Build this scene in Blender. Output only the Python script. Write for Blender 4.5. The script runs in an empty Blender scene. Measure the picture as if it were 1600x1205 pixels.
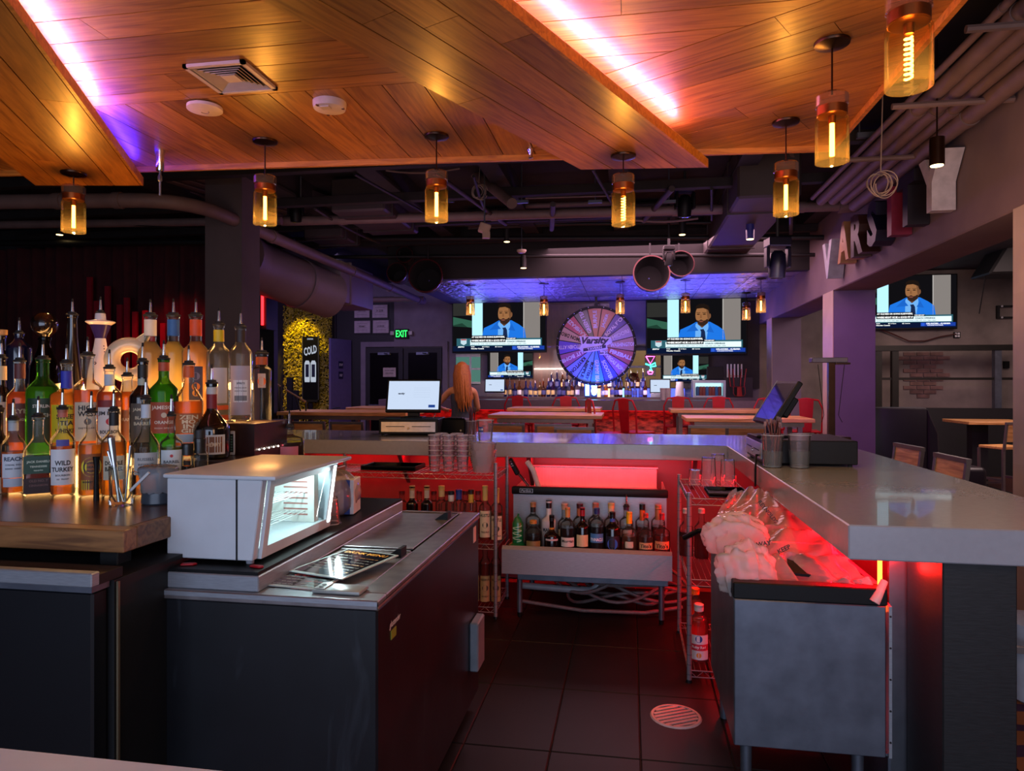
import bpy, bmesh, math, random
from mathutils import Vector, Matrix
random.seed(7)
PI = math.pi
SC = bpy.context.scene
COL = SC.collection
# ------------------------------------------------------------------ camera, world, lights, exposure
F_PX = 1080.0; YAW = math.atan(183 / F_PX); EYE = 1.52; HOR = 597.0
cam = bpy.data.cameras.new('camera'); cam.sensor_width = 36; cam.lens = 36 * F_PX / 1600
cam.shift_y = -(602.5 - HOR) / 1600; cam.clip_start = 0.05; cam.clip_end = 100
camo = bpy.data.objects.new('camera', cam); COL.objects.link(camo)
camo.location = (0, 0, EYE); camo.rotation_euler = (PI / 2, 0, YAW)
SC.camera = camo
SC.view_settings.view_transform = 'Standard'; SC.view_settings.look = 'None'
SC.view_settings.exposure = 0.25; SC.view_settings.gamma = 1.0; SC.view_settings.use_curve_mapping = False
try:
    SC.cycles.use_denoising = True; SC.cycles.max_bounces = 8; SC.cycles.transparent_max_bounces = 24
    SC.cycles.caustics_reflective = False; SC.cycles.caustics_refractive = False
    SC.cycles.sample_clamp_indirect = 4.0
except Exception: pass
wd = bpy.data.worlds.new('world'); SC.world = wd; wd.use_nodes = True
wd.node_tree.nodes['Background'].inputs[0].default_value = (0.55, 0.55, 0.75, 1)
wd.node_tree.nodes['Background'].inputs[1].default_value = 0.05

def srgb(h):
    h = h.lstrip('#'); v = [int(h[i:i + 2], 16) / 255 for i in (0, 2, 4)]
    return tuple(c / 12.92 if c <= 0.04045 else ((c + 0.055) / 1.055) ** 2.4 for c in v)

def lamp(kind, loc, energy, col, to=None, size=0.1, size_y=None, spot=60, blend=0.6, name=None, spread=None):
    l = bpy.data.lights.new(name or kind.lower() + '_light', kind); l.energy = energy; l.color = srgb(col)
    if kind == 'AREA':
        l.size = size
        if size_y: l.shape = 'RECTANGLE'; l.size_y = size_y
        if spread: l.spread = math.radians(spread)
    else:
        l.shadow_soft_size = size
    if kind == 'SPOT': l.spot_size = math.radians(spot); l.spot_blend = blend
    o = bpy.data.objects.new(name or kind.lower() + '_light', l); COL.objects.link(o); o.location = loc
    if to is not None:
        o.rotation_euler = (Vector(to) - Vector(loc)).to_track_quat('-Z', 'Y').to_euler()
    return o

def strip_light(p0, p1, w, energy, col, normal):
    """a long thin area light from p0 to p1 shining along normal (an LED strip)"""
    p0, p1, n = Vector(p0), Vector(p1), Vector(normal).normalized()
    x = (p1 - p0).normalized(); z = -n; y = z.cross(x).normalized(); z = x.cross(y)
    o = lamp('AREA', (p0 + p1) / 2, energy, col, None, (p1 - p0).length, w)
    o.rotation_euler = Matrix((x, y, z)).transposed().to_euler()
    return o

# daylight from the front windows behind the camera
lamp('AREA', (-0.3, -2.8, 1.55), 175, '#c2d2f4', (-0.3, 6, 1.45), 5.6, 2.9, name='window_daylight')
lamp('AREA', (1.9, -1.0, 2.3), 26, '#f0b890', (2.3, 4.5, 2.6), 1.2, 1.2, name='bulkhead_fill')  # warm fill added to light the bulkhead, no fixture there
# red LED strips below the bar tops
strip_light((-3.2, 5.12, 0.955), (0.60, 5.12, 0.955), 0.03, 20, '#ff0512', (0, 0.35, -1))
strip_light((0.88, 2.62, 0.955), (0.88, 4.9, 0.955), 0.03, 42, '#ff0512', (-0.3, 0, -1))
lamp('POINT', (0.95, 2.60, 0.88), 1.6, '#ff1a18', size=0.02, name='LED_end')
# coloured washes of the far room
strip_light((-3.0, 12.35, 2.15), (1.9, 12.35, 2.15), 0.10, 60, '#5a46ff', (0, -0.6, 1))
strip_light((-0.9, 12.0, 1.36), (0.3, 12.0, 1.36), 0.05, 26, '#2a50ff', (0.1, 0.3, 1))
lamp('SPOT', (-0.6, 10.2, 2.75), 40, '#d0a0e0', (-0.3, 12.2, 2.2), 0.15, spot=75, name='wheel_spot')
lamp('SPOT', (1.75, 6.1, 2.5), 140, '#a03cc0', (2.45, 8.3, 1.4), 0.15, spot=60, name='column_spot')
lamp('AREA', (0.4, 8.6, 3.25), 210, '#d09cac', (0.4, 9.0, 0), 3.0, 2.0, name='far_room_wash')
lamp('AREA', (4.8, 9.5, 3.3), 230, '#d8b8b4', (4.8, 10.2, 0), 2.5, 3.5, name='side_room_wash')
lamp('AREA', (-5.2, 9.6, 3.2), 90, '#9a86c0', (-5.2, 11, 0), 2.0, 2.0, name='left_room_wash')
lamp('SPOT', (-6.33, 12.25, 3.35), 170, '#ffd400', (-6.36, 12.72, 1.3), 0.04, spot=58, blend=0.4, name='hedge_spot')
lamp('SPOT', (-5.6, 6.9, 3.2), 70, '#ff1030', (-5.75, 8.0, 2.1), 0.1, spot=50, name='curtain_spot')

lamp('SPOT', (-2.3, 8.3, 3.1), 40, '#ffb464', (-2.35, 9.35, 1.5), 0.05, spot=40, name='person_spot')
strip_light((-2.2, 12.3, 1.78), (0.9, 12.3, 1.78), 0.05, 30, '#ffdcd0', (0, 0.9, -1))  # fill strip added to brighten the far bottles
# added upward fills without fixtures, brightening the open ceiling and its pipes
lamp('AREA', (-2.4, 6.6, 2.35), 8, '#c090a8', (-2.4, 7.2, 3.7), 1.6, 1.0, name='ceiling_fill')
lamp('AREA', (0.9, 6.8, 2.35), 8, '#a888c0', (0.9, 7.3, 3.7), 1.6, 1.0, name='ceiling_fill')
lamp('AREA', (1.45, 4.3, 2.3), 6, '#f0b088', (2.3, 5.0, 3.2), 0.6, 1.2, name='ceiling_fill')
ORD = ['first', 'second', 'third', 'fourth', 'fifth', 'sixth', 'seventh', 'eighth', 'ninth', 'tenth', 'eleventh', 'twelfth', 'thirteenth', 'fourteenth', 'fifteenth', 'sixteenth', 'seventeenth', 'eighteenth', 'nineteenth', 'twentieth',
       'twenty-first', 'twenty-second', 'twenty-third', 'twenty-fourth', 'twenty-fifth', 'twenty-sixth', 'twenty-seventh', 'twenty-eighth', 'twenty-ninth', 'thirtieth']

# ------------------------------------------------------------------ pixel of the photograph -> point of the room
_ca, _sa = math.cos(YAW), math.sin(YAW)
def _ray(px, py):
    u = (px - 800) / F_PX; v = (HOR - py) / F_PX
    return Vector((-_sa + u * _ca, _ca + u * _sa, v))
def PZ(px, py, z):
    r = _ray(px, py); return Vector((0, 0, EYE)) + r * ((z - EYE) / r.z)
def PY(px, py, y):
    r = _ray(px, py); return Vector((0, 0, EYE)) + r * (y / r.y)
def PX(px, py, x):
    r = _ray(px, py); return Vector((0, 0, EYE)) + r * (x / r.x)
def depth(x, y): return -_sa * x + _ca * y
def face_cam(x, y): return math.atan2(-x, y)

# ------------------------------------------------------------------ materials
MATS = {}
def mat(name, col, rough=0.5, metal=0.0, noise=0.12, scale=14.0, bump=0.0, emit=0.0, coat=0.0, spec=0.5, col2=None, stretch=None, detail=4):
    """procedural principled material: base colour broken up by noise, optional fine relief"""
    if name in MATS: return MATS[name]
    m = bpy.data.materials.new(name); m.use_nodes = True; nt = m.node_tree; N = nt.nodes; L = nt.links
    b = N['Principled BSDF']; c = srgb(col)
    b.inputs['Roughness'].default_value = rough; b.inputs['Metallic'].default_value = metal
    b.inputs['Specular IOR Level'].default_value = spec; b.inputs['Coat Weight'].default_value = coat
    tc = N.new('ShaderNodeTexCoord'); mp = N.new('ShaderNodeMapping'); nz = N.new('ShaderNodeTexNoise')
    if stretch: mp.inputs['Scale'].default_value = stretch
    nz.inputs['Scale'].default_value = scale; nz.inputs['Detail'].default_value = detail
    L.new(tc.outputs['Object'], mp.inputs['Vector']); L.new(mp.outputs['Vector'], nz.inputs['Vector'])
    rp = N.new('ShaderNodeValToRGB'); e = rp.color_ramp.elements
    e[0].position = 0.3; e[1].position = 0.7
    lo = tuple(x * (1 - noise) for x in c); hi = srgb(col2) if col2 else tuple(min(1, x * (1 + noise)) for x in c)
    e[0].color = (*lo, 1); e[1].color = (*hi, 1)
    L.new(nz.outputs['Fac'], rp.inputs['Fac']); L.new(rp.outputs['Color'], b.inputs['Base Color'])
    if bump:
        bp = N.new('ShaderNodeBump'); bp.inputs['Strength'].default_value = bump; bp.inputs['Distance'].default_value = 0.01
        L.new(nz.outputs['Fac'], bp.inputs['Height']); L.new(bp.outputs['Normal'], b.inputs['Normal'])
    if emit:
        b.inputs['Emission Color'].default_value = (*c, 1); b.inputs['Emission Strength'].default_value = emit
    MATS[name] = m; return m

def glow(name, col, s=1.0):
    if name in MATS: return MATS[name]
    m = bpy.data.materials.new(name); m.use_nodes = True; nt = m.node_tree; nt.nodes.clear()
    e = nt.nodes.new('ShaderNodeEmission'); o = nt.nodes.new('ShaderNodeOutputMaterial')
    e.inputs[0].default_value = (*srgb(col), 1); e.inputs[1].default_value = s
    nt.links.new(e.outputs[0], o.inputs[0]); MATS[name] = m; return m

def thin_glass(name, tint='#ffffff', refl=0.9, frost=0.0, rough=0.03, edge=0.2):
    """thin clear glass or plastic: Fresnel mix of transparent and glossy, optionally milky"""
    if name in MATS: return MATS[name]
    m = bpy.data.materials.new(name); m.use_nodes = True; nt = m.node_tree; N = nt.nodes; L = nt.links; N.clear()
    o = N.new('ShaderNodeOutputMaterial'); t = N.new('ShaderNodeBsdfTransparent'); g = N.new('ShaderNodeBsdfGlossy')
    fr = N.new('ShaderNodeLayerWeight'); fr.inputs[0].default_value = edge
    ml = N.new('ShaderNodeMath'); ml.operation = 'MULTIPLY'; ml.inputs[1].default_value = refl
    t.inputs[0].default_value = (*srgb(tint), 1); g.inputs[0].default_value = (0.95, 0.95, 0.95, 1); g.inputs['Roughness'].default_value = rough
    mx = N.new('ShaderNodeMixShader'); L.new(fr.outputs['Fresnel'], ml.inputs[0]); L.new(ml.outputs[0], mx.inputs[0])
    src = t
    if frost:
        d = N.new('ShaderNodeBsdfTranslucent'); d.inputs[0].default_value = (*srgb(tint), 1)
        d2 = N.new('ShaderNodeBsdfDiffuse'); d2.inputs[0].default_value = (*srgb(tint), 1)
        md = N.new('ShaderNodeMixShader'); md.inputs[0].default_value = 0.5; L.new(d.outputs[0], md.inputs[1]); L.new(d2.outputs[0], md.inputs[2])
        m2 = N.new('ShaderNodeMixShader'); m2.inputs[0].default_value = frost; L.new(t.outputs[0], m2.inputs[1]); L.new(md.outputs[0], m2.inputs[2]); src = m2
    L.new(src.outputs[0], mx.inputs[1]); L.new(g.outputs[0], mx.inputs[2]); L.new(mx.outputs[0], o.inputs[0])
    MATS[name] = m; return m

def liquid(col, dense=0.45):
    """coloured liquor: tinted see-through body that also scatters the light standing behind it"""
    name = 'liquor ' + col
    if name in MATS: return MATS[name]
    m = bpy.data.materials.new(name); m.use_nodes = True; nt = m.node_tree; N = nt.nodes; L = nt.links; N.clear()
    c = (*[min(1, v ** 0.62) for v in srgb(col)], 1)
    o = N.new('ShaderNodeOutputMaterial'); t = N.new('ShaderNodeBsdfTransparent'); t.inputs[0].default_value = c
    tr = N.new('ShaderNodeBsdfTranslucent'); tr.inputs[0].default_value = c
    g = N.new('ShaderNodeBsdfGlossy'); g.inputs['Roughness'].default_value = 0.08
    a = N.new('ShaderNodeMixShader'); a.inputs[0].default_value = dense; L.new(t.outputs[0], a.inputs[1]); L.new(tr.outputs[0], a.inputs[2])
    b = N.new('ShaderNodeMixShader'); fr = N.new('ShaderNodeLayerWeight'); fr.inputs[0].default_value = 0.25
    L.new(fr.outputs['Fresnel'], b.inputs[0]); L.new(a.outputs[0], b.inputs[1]); L.new(g.outputs[0], b.inputs[2]); L.new(b.outputs[0], o.inputs[0])
    MATS[name] = m; return m

def wood(name, dark, light, rough=0.35, coat=0.25, ring=3.0, scale=1.0):
    """oak-like boards: grain runs along local x, every board its own tone"""
    if name in MATS: return MATS[name]
    m = bpy.data.materials.new(name); m.use_nodes = True; nt = m.node_tree; N = nt.nodes; L = nt.links
    b = N['Principled BSDF']; b.inputs['Roughness'].default_value = rough; b.inputs['Coat Weight'].default_value = coat; b.inputs['Coat Roughness'].default_value = 0.25
    tc = N.new('ShaderNodeTexCoord'); oi = N.new('ShaderNodeObjectInfo'); mp = N.new('ShaderNodeMapping')
    mp.inputs['Scale'].default_value = (1.2 * scale, 14 * scale, 14 * scale)
    ad = N.new('ShaderNodeVectorMath'); ad.operation = 'ADD'
    sc = N.new('ShaderNodeVectorMath'); sc.operation = 'SCALE'; sc.inputs['Scale'].default_value = 31.0
    cb = N.new('ShaderNodeCombineXYZ'); L.new(oi.outputs['Random'], cb.inputs[0]); L.new(oi.outputs['Random'], cb.inputs[1])
    L.new(cb.outputs[0], sc.inputs[0]); L.new(tc.outputs['Object'], ad.inputs[0]); L.new(sc.outputs[0], ad.inputs[1]); L.new(ad.outputs[0], mp.inputs['Vector'])
    nz = N.new('ShaderNodeTexNoise'); nz.inputs['Scale'].default_value = ring; nz.inputs['Detail'].default_value = 7; nz.inputs['Distortion'].default_value = 0.9
    L.new(mp.outputs['Vector'], nz.inputs['Vector'])
    rp = N.new('ShaderNodeValToRGB'); e = rp.color_ramp.elements; e[0].position = 0.32; e[1].position = 0.62
    e[0].color = (*srgb(dark), 1); e[1].color = (*srgb(light), 1); L.new(nz.outputs['Fac'], rp.inputs['Fac'])
    hs = N.new('ShaderNodeHueSaturation'); mr = N.new('ShaderNodeMapRange'); mr.inputs[3].default_value = 0.68; mr.inputs[4].default_value = 1.25
    L.new(oi.outputs['Random'], mr.inputs[0]); L.new(mr.outputs[0], hs.inputs['Value']); L.new(rp.outputs['Color'], hs.inputs['Color'])
    L.new(hs.outputs['Color'], b.inputs['Base Color'])
    bp = N.new('ShaderNodeBump'); bp.inputs['Strength'].default_value = 0.12; bp.inputs['Distance'].default_value = 0.004
    L.new(nz.outputs['Fac'], bp.inputs['Height']); L.new(bp.outputs['Normal'], b.inputs['Normal'])
    MATS[name] = m; return m

# ------------------------------------------------------------------ mesh building
class MB:
    def __init__(s): s.v = []; s.f = []; s.m = []; s.mats = []
    def mi(s, m):
        if m not in s.mats: s.mats.append(m)
        return s.mats.index(m)
    def add(s, vs, fs, m, M=None):
        n = len(s.v); k = s.mi(m)
        for p in vs:
            p = Vector(p); s.v.append(M @ p if M else p)
        for f in fs: s.f.append([i + n for i in f]); s.m.append(k)
        return s
    def box(s, x0, y0, z0, x1, y1, z1, m, M=None):
        vs = [(x, y, z) for z in (z0, z1) for y in (y0, y1) for x in (x0, x1)]
        return s.add(vs, [(0, 2, 3, 1), (4, 5, 7, 6), (0, 1, 5, 4), (2, 6, 7, 3), (0, 4, 6, 2), (1, 3, 7, 5)], m, M)
    def cbox(s, c, d, m, M=None):
        return s.box(c[0] - d[0] / 2, c[1] - d[1] / 2, c[2] - d[2] / 2, c[0] + d[0] / 2, c[1] + d[1] / 2, c[2] + d[2] / 2, m, M)
    def prism(s, poly, z0, z1, m, M=None):
        n = len(poly); vs = [(p[0], p[1], z0) for p in poly] + [(p[0], p[1], z1) for p in poly]
        a = sum(poly[i][0] * poly[(i + 1) % n][1] - poly[(i + 1) % n][0] * poly[i][1] for i in range(n))
        fs = [tuple(range(n))[::-1], tuple(range(n, 2 * n))] + [(i, (i + 1) % n, n + (i + 1) % n, n + i) for i in range(n)]
        if a < 0: fs = [f[::-1] for f in fs]
        return s.add(vs, fs, m, M)
    def lathe(s, prof, m, seg=20, M=None, sq=None, close=True):
        """prof: (r, z) from bottom to top; sq(z): 0 round .. 1 square"""
        vs = []; fs = []
        for r, z in prof:
            k = sq(z) if sq else 0
            for i in range(seg):
                a = 2 * PI * (i + 0.5) / seg; rr = r
                if k: rr = r * ((1 - k) + k * min(0.94 / max(abs(math.cos(a)), 1e-6), 0.94 / max(abs(math.sin(a)), 1e-6), 1.24))
                vs.append((rr * math.cos(a), rr * math.sin(a), z))
        for j in range(len(prof) - 1):
            for i in range(seg):
                k = (i + 1) % seg; fs.append((j * seg + i, j * seg + k, (j + 1) * seg + k, (j + 1) * seg + i))
        if close:
            fs.append(tuple(range(seg))[::-1]); n = (len(prof) - 1) * seg; fs.append(tuple(range(n, n + seg)))
        return s.add(vs, fs, m, M)
    def tube(s, pts, r, m, seg=8, cap=True):
        pts = [Vector(p) for p in pts]; n = len(pts); rs = r if isinstance(r, (list, tuple)) else [r] * n
        vs = []; fs = []; up = None
        for i, p in enumerate(pts):
            d = (pts[min(i + 1, n - 1)] - pts[max(i - 1, 0)]).normalized()
            if up is None: up = Vector((0, 0, 1)) if abs(d.z) < 0.9 else Vector((1, 0, 0))
            a = d.cross(up)
            if a.length < 1e-4: a = d.cross(Vector((0.3, 0.8, 0.2)))
            a.normalize(); b = d.cross(a).normalized(); up = a.cross(d) if False else -b
            for k in range(seg):
                t = 2 * PI * k / seg; vs.append(p + (a * math.cos(t) + b * math.sin(t)) * rs[i])
        for j in range(n - 1):
            for k in range(seg):
                q = (k + 1) % seg; fs.append((j * seg + k, (j + 1) * seg + k, (j + 1) * seg + q, j * seg + q))
        if cap: fs.append(tuple(range(seg))); fs.append(tuple(range((n - 1) * seg, n * seg))[::-1])
        return s.add(vs, fs, m)
    def ball(s, c, r, m, seg=14, rings=8, sc=(1, 1, 1)):
        prof = [(r * math.sin(PI * i / rings) + 1e-5, -r * math.cos(PI * i / rings)) for i in range(rings + 1)]
        M = Matrix.Translation(Vector(c)) @ Matrix.Diagonal((sc[0], sc[1], sc[2], 1))
        return s.lathe(prof, m, seg, M)
    def mesh(s, bevel=0, seg=1, angle=35, name='mesh'):
        me = bpy.data.meshes.new(name); me.from_pydata([tuple(p) for p in s.v], [], s.f)
        for m in s.mats: me.materials.append(m)
        me.polygons.foreach_set('material_index', s.m)
        if bevel:
            bm = bmesh.new(); bm.from_mesh(me); bmesh.ops.remove_doubles(bm, verts=bm.verts, dist=1e-5)
            ed = [e for e in bm.edges if len(e.link_faces) == 2 and e.calc_face_angle(0) > 0.6]
            if ed: bmesh.ops.bevel(bm, geom=ed, offset=bevel, segments=seg, profile=0.5, affect='EDGES', clamp_overlap=True)
            bm.to_mesh(me); bm.free()
        me.polygons.foreach_set('use_smooth', [True] * len(me.polygons))
        me.set_sharp_from_angle(angle=math.radians(angle)); me.update()
        return me
    def build(s, name, parent=None, loc=(0, 0, 0), rz=0, bevel=0, seg=1, angle=35):
        return obj(name, s.mesh(bevel, seg, angle, name), parent, loc, rz)

def obj(name, me, parent=None, loc=(0, 0, 0), rz=0):
    o = bpy.data.objects.new(name, me); COL.objects.link(o); o.location = loc; o.rotation_euler = (0, 0, rz)
    if parent: o.parent = parent
    return o
def tag(o, label, cat, group=None, kind=None):
    o['label'] = label; o['category'] = cat
    if group: o['group'] = group
    if kind: o['kind'] = kind
    return o
def thing(name, label, cat, loc=(0, 0, 0), rz=0, group=None):
    o = bpy.data.objects.new(name, None); o.empty_display_size = 0.05; COL.objects.link(o); o.location = loc; o.rotation_euler = (0, 0, rz)
    return tag(o, label, cat, group)
def structure(o): o['kind'] = 'structure'; return o
def dup(root, loc, rz=None, label=None):
    r = root.copy(); COL.objects.link(r); r.location = loc
    if rz is not None: r.rotation_euler = (0, 0, rz)
    if label: r['label'] = label
    for ch in list(root.children):
        c = ch.copy(); COL.objects.link(c); c.parent = r
        for g in list(ch.children):
            d = g.copy(); COL.objects.link(d); d.parent = c
    return r

_txt = {}
def text_verts(s, bold=0.0, shear=0.0):
    k = (s, bold, shear)
    if k not in _txt:
        c = bpy.data.curves.new('t', 'FONT'); c.body = s; c.align_x = 'CENTER'; c.align_y = 'CENTER'; c.size = 1
        c.offset = bold; c.shear = shear; c.resolution_u = 2; c.fill_mode = 'FRONT'
        o = bpy.data.objects.new('t', c); me = bpy.data.meshes.new_from_object(o)
        vs = [v.co.copy() for v in me.vertices]; fs = [tuple(p.vertices) for p in me.polygons]
        bpy.data.objects.remove(o); bpy.data.meshes.remove(me); bpy.data.curves.remove(c)
        if vs:
            x0, x1 = min(v.x for v in vs), max(v.x for v in vs); y0, y1 = min(v.y for v in vs), max(v.y for v in vs)
            vs = [Vector((v.x - (x0 + x1) / 2, v.y - (y0 + y1) / 2, 0)) for v in vs]; wh = (x1 - x0, y1 - y0)
        else: wh = (1, 1)
        _txt[k] = (vs, fs, wh)
    return _txt[k]
def add_text(mb, s, h, m, M=None, w=None, bold=0.02, shear=0.0, bend=None, zc=0.0):
    """flat letters in local x (right) / z (up), facing -y; h = cap height. bend = radius: wrapped on a cylinder about z"""
    vs, fs, (tw, th) = text_verts(s, bold, shear)
    if not vs: return
    ky = h / th; kx = (w / tw) if w else ky
    out = []
    for v in vs:
        x, z = v.x * kx, v.y * ky + zc
        if bend: a = x / bend; out.append((bend * math.sin(a), -bend * math.cos(a), z))
        else: out.append((x, 0, z))
    mb.add(out, fs, m, M)
# ------------------------------------------------------------------ common materials
STEEL = mat('brushed steel', '#9aa0a8', 0.34, 0.5, 0.10, 30, 0.03, stretch=(1, 1, 12))
STEELW = mat('worn steel top', '#857f80', 0.34, 0.65, 0.22, 18, 0.03)
STEELD = mat('scuffed steel', '#666c78', 0.42, 0.75, 0.22, 9, 0.04)
CHROME = mat('chrome', '#c8c8cc', 0.14, 1.0, 0.05)
BLACK = mat('black vinyl', '#15171c', 0.45, 0, 0.25, 8, 0.03)
BLACKM = mat('matt black', '#08080a', 0.6, 0, 0.3)
BLACKP = mat('black plastic', '#060607', 0.5, 0, 0.2, spec=0.25)
RUBBER = mat('rubber', '#101012', 0.7, 0, 0.2)
GREYTOP = mat('grey solid surface', '#92939a', 0.22, 0, 0.04, 40, 0, coat=0.3)
PAINT = mat('lavender grey paint', '#6e6672', 0.75, 0, 0.12, 5, 0.08)
PAINTD = mat('dark charcoal paint', '#2a2629', 0.8, 0, 0.25, 4, 0.08)
PIPE = mat('painted pipe', '#665350', 0.6, 0, 0.14, 8, 0.05)
DUCT = mat('painted duct', '#322a2c', 0.6, 0, 0.15, 5, 0.08)
DECK = mat('black deck', '#171214', 0.85, 0, 0.4, 6, 0.2)
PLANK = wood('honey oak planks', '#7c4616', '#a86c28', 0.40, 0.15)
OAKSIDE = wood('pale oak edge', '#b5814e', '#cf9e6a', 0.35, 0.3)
WTOP = wood('walnut counter', '#35221a', '#5b3d2a', 0.22, 0.4, 4)
WEDGE = wood('knotty counter edge', '#5e3c22', '#8f6238', 0.42, 0.2, 3.2)
TABLEW = wood('table oak', '#a8723c', '#d8a062', 0.42, 0.15)
WHITE = mat('white plastic', '#d2d4d6', 0.4, 0, 0.03)
REDM = mat('red painted metal', '#a10f1d', 0.35, 0.2, 0.1)
LEDRED = glow('red LED', '#ff1020', 5.0)
BULB = glow('lit filament', '#ffbe55', 26.0)

# ------------------------------------------------------------------ floors
fl = MB(); fl.box(-9.5, -1.2, -0.08, 1.5, 5.35, -0.012, mat('grout', '#6a4a48', 0.8))
floor = structure(fl.build('floor'))
TILE = mat('dark porcelain tile', '#0b0608', 0.55, 0, 0.35, 5, 0.03, spec=0.3)
tm = MB(); tm.box(-0.1815, -0.292, -0.011, 0.1815, 0.292, 0, TILE); tmesh = tm.mesh(0.004, name='tile')
for i in range(8):
    for j in range(6):
        obj('tile', tmesh, floor, (-1.24 + 0.366 * i + 0.005, 1.95 + 0.587 * j, 0))
CARP = None
def carpet():
    m = mat('patterned carpet', '#a34a20', 0.95, 0, 0.2, 60); nt = m.node_tree; N = nt.nodes; L = nt.links
    b = N['Principled BSDF']; tc = N.new('ShaderNodeTexCoord'); w = N.new('ShaderNodeTexWave'); w.wave_type = 'RINGS'
    w.inputs['Scale'].default_value = 1.3; w.inputs['Distortion'].default_value = 7; w.inputs['Detail'].default_value = 1
    rp = N.new('ShaderNodeValToRGB'); e = rp.color_ramp.elements; rp.color_ramp.interpolation = 'CONSTANT'
    e[0].color = (*srgb('#4a2440'), 1); e[1].position = 0.28; e[1].color = (*srgb('#b0602a'), 1)
    L.new(tc.outputs['Object'], w.inputs['Vector']); L.new(w.outputs['Fac'], rp.inputs['Fac']); L.new(rp.outputs['Color'], b.inputs['Base Color']); return m
f2 = MB(); f2.box(-9.5, 5.35, -0.08, 2.3, 21, 0, carpet()); f2.box(1.5, -1.2, -0.08, 2.3, 5.35, 0, carpet())
f2.box(2.3, -1.2, -0.08, 8.5, 13.1, 0, mat('side room boards', '#4a2a24', 0.4, 0, 0.25, 6, stretch=(1, 8, 1)))
structure(f2.build('floor'))

# ------------------------------------------------------------------ walls
wb = MB()
for x0, x1, z0, z1 in ((-9.5, -0.35, 0, 3.75), (-0.35, 1.0, 2.15, 3.75), (-0.35, 1.0, 0, 1.38), (1.0, 2.3, 0, 3.75)):
    wb.box(x0, 13.0, z0, x1, 13.15, z1, PAINT)
wback = structure(wb.build('wall_back'))
ws = MB(); CONC = mat('stained concrete', '#7c716b', 0.85, 0, 0.28, 2.2, 0.25, detail=9)
ws.box(2.3, 13.0, 0, 8.5, 13.15, 3.75, CONC); structure(ws.build('wall_side_room'))
wl = MB(); wl.box(-9.6, -1.2, 0, -9.5, 21, 3.75, PAINTD); structure(wl.build('wall_left'))
wr = MB(); wr.box(8.5, -1.2, 0, 8.6, 13.1, 3.75, CONC); structure(wr.build('wall_right'))
kw = MB(); kw.box(-1.4, 19.0, 0, 2.6, 19.1, 3.6, mat('reflected wall tile', '#b5a086', 0.5, 0, 0.08, 3)); structure(kw.build('wall_reflected'))  # made-up room end behind the opening, replacing a mirror image
# bulkhead along the right and its square columns
BH = mat('bulkhead paint', '#6f5f62', 0.75, 0, 0.10, 3, 0.05)
bh = MB(); bh.box(2.3, 1.2, 2.56, 2.74, 13.0, 3.75, BH); structure(bh.build('trim_1', bevel=0.01))
COLP = mat('column paint', '#63576a', 0.7, 0, 0.08, 3, 0.04)
SLAB = mat('pale stone panel', '#a89888', 0.5, 0, 0.10, 4, 0.04)
pm = MB(); pm.box(-0.012, -0.208, -0.262, 0, 0.208, 0.262, SLAB); pmesh = pm.mesh(0.004, name='panel')
for n, y in enumerate((4.21, 8.375, 11.8)):
    c = MB(); c.box(2.3, y, 0, 2.74, y + 0.425, 2.56, COLP); c = structure(c.build('trim_2'))
    for k in range(5): obj('panel', pmesh, c, (2.3, y + 0.2125, 0.265 + 0.51 * k))
# left column between the stage and the dance floor
lc = MB(); lc.box(-3.98, 6.0, 0, -3.6, 6.32, 3.75, mat('brown column paint', '#4a4042', 0.75, 0, 0.1, 3)); structure(lc.build('trim_3'))
# exposed deck, fascia and embossed ceiling of the far bar
dk = MB(); dk.box(-9.6, -1.2, 3.72, 8.6, 21, 3.9, DECK); structure(dk.build('ceiling'))
fa = MB(); fa.box(-3.4, 9.45, 2.97, 2.3, 9.6, 3.72, mat('fascia paint', '#100d0e', 0.75)); structure(fa.build('trim_4'))
TIN = mat('embossed tin', '#b8b4c0', 0.30, 0.85, 0.1, 11, 0.9, detail=5)
tn = MB(); tn.box(-3.4, 9.6, 3.02, 2.3, 13.0, 3.06, mat('tin backing', '#3a3440', 0.6)); tin = structure(tn.build('ceiling'))
for n_ in TIN.node_tree.nodes:
    if n_.type == 'BUMP': n_.inputs['Distance'].default_value = 0.05; n_.inputs['Strength'].default_value = 1.0
tpms = []
for sd_ in range(3):
    rt = random.Random(sd_); tp = MB(); ng_ = 14; hs_ = [[rt.uniform(-0.010, 0.0) if 0 < i < ng_ and 0 < j < ng_ else 0 for j in range(ng_ + 1)] for i in range(ng_ + 1)]
    tp.add([(-0.296 + 0.592 * i / ng_, -0.296 + 0.592 * j / ng_, -0.006 + hs_[i][j]) for i in range(ng_ + 1) for j in range(ng_ + 1)], [(i * (ng_ + 1) + j, i * (ng_ + 1) + j + 1, (i + 1) * (ng_ + 1) + j + 1, (i + 1) * (ng_ + 1) + j) for i in range(ng_) for j in range(ng_)], TIN)
    tpms.append(tp.mesh(angle=4, name='panel'))
for i in range(9):
    for j in range(5): obj('panel', tpms[(i * 2 + j) % 3], tin, (-2.8 + 0.6 * i, 9.95 + 0.62 * j, 3.02 - 0.001 * ((i + j) % 2)))
se = MB(); se.box(2.74, 1.2, 3.45, 8.5, 13.0, 3.6, PAINTD); structure(se.build('ceiling'))

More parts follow.
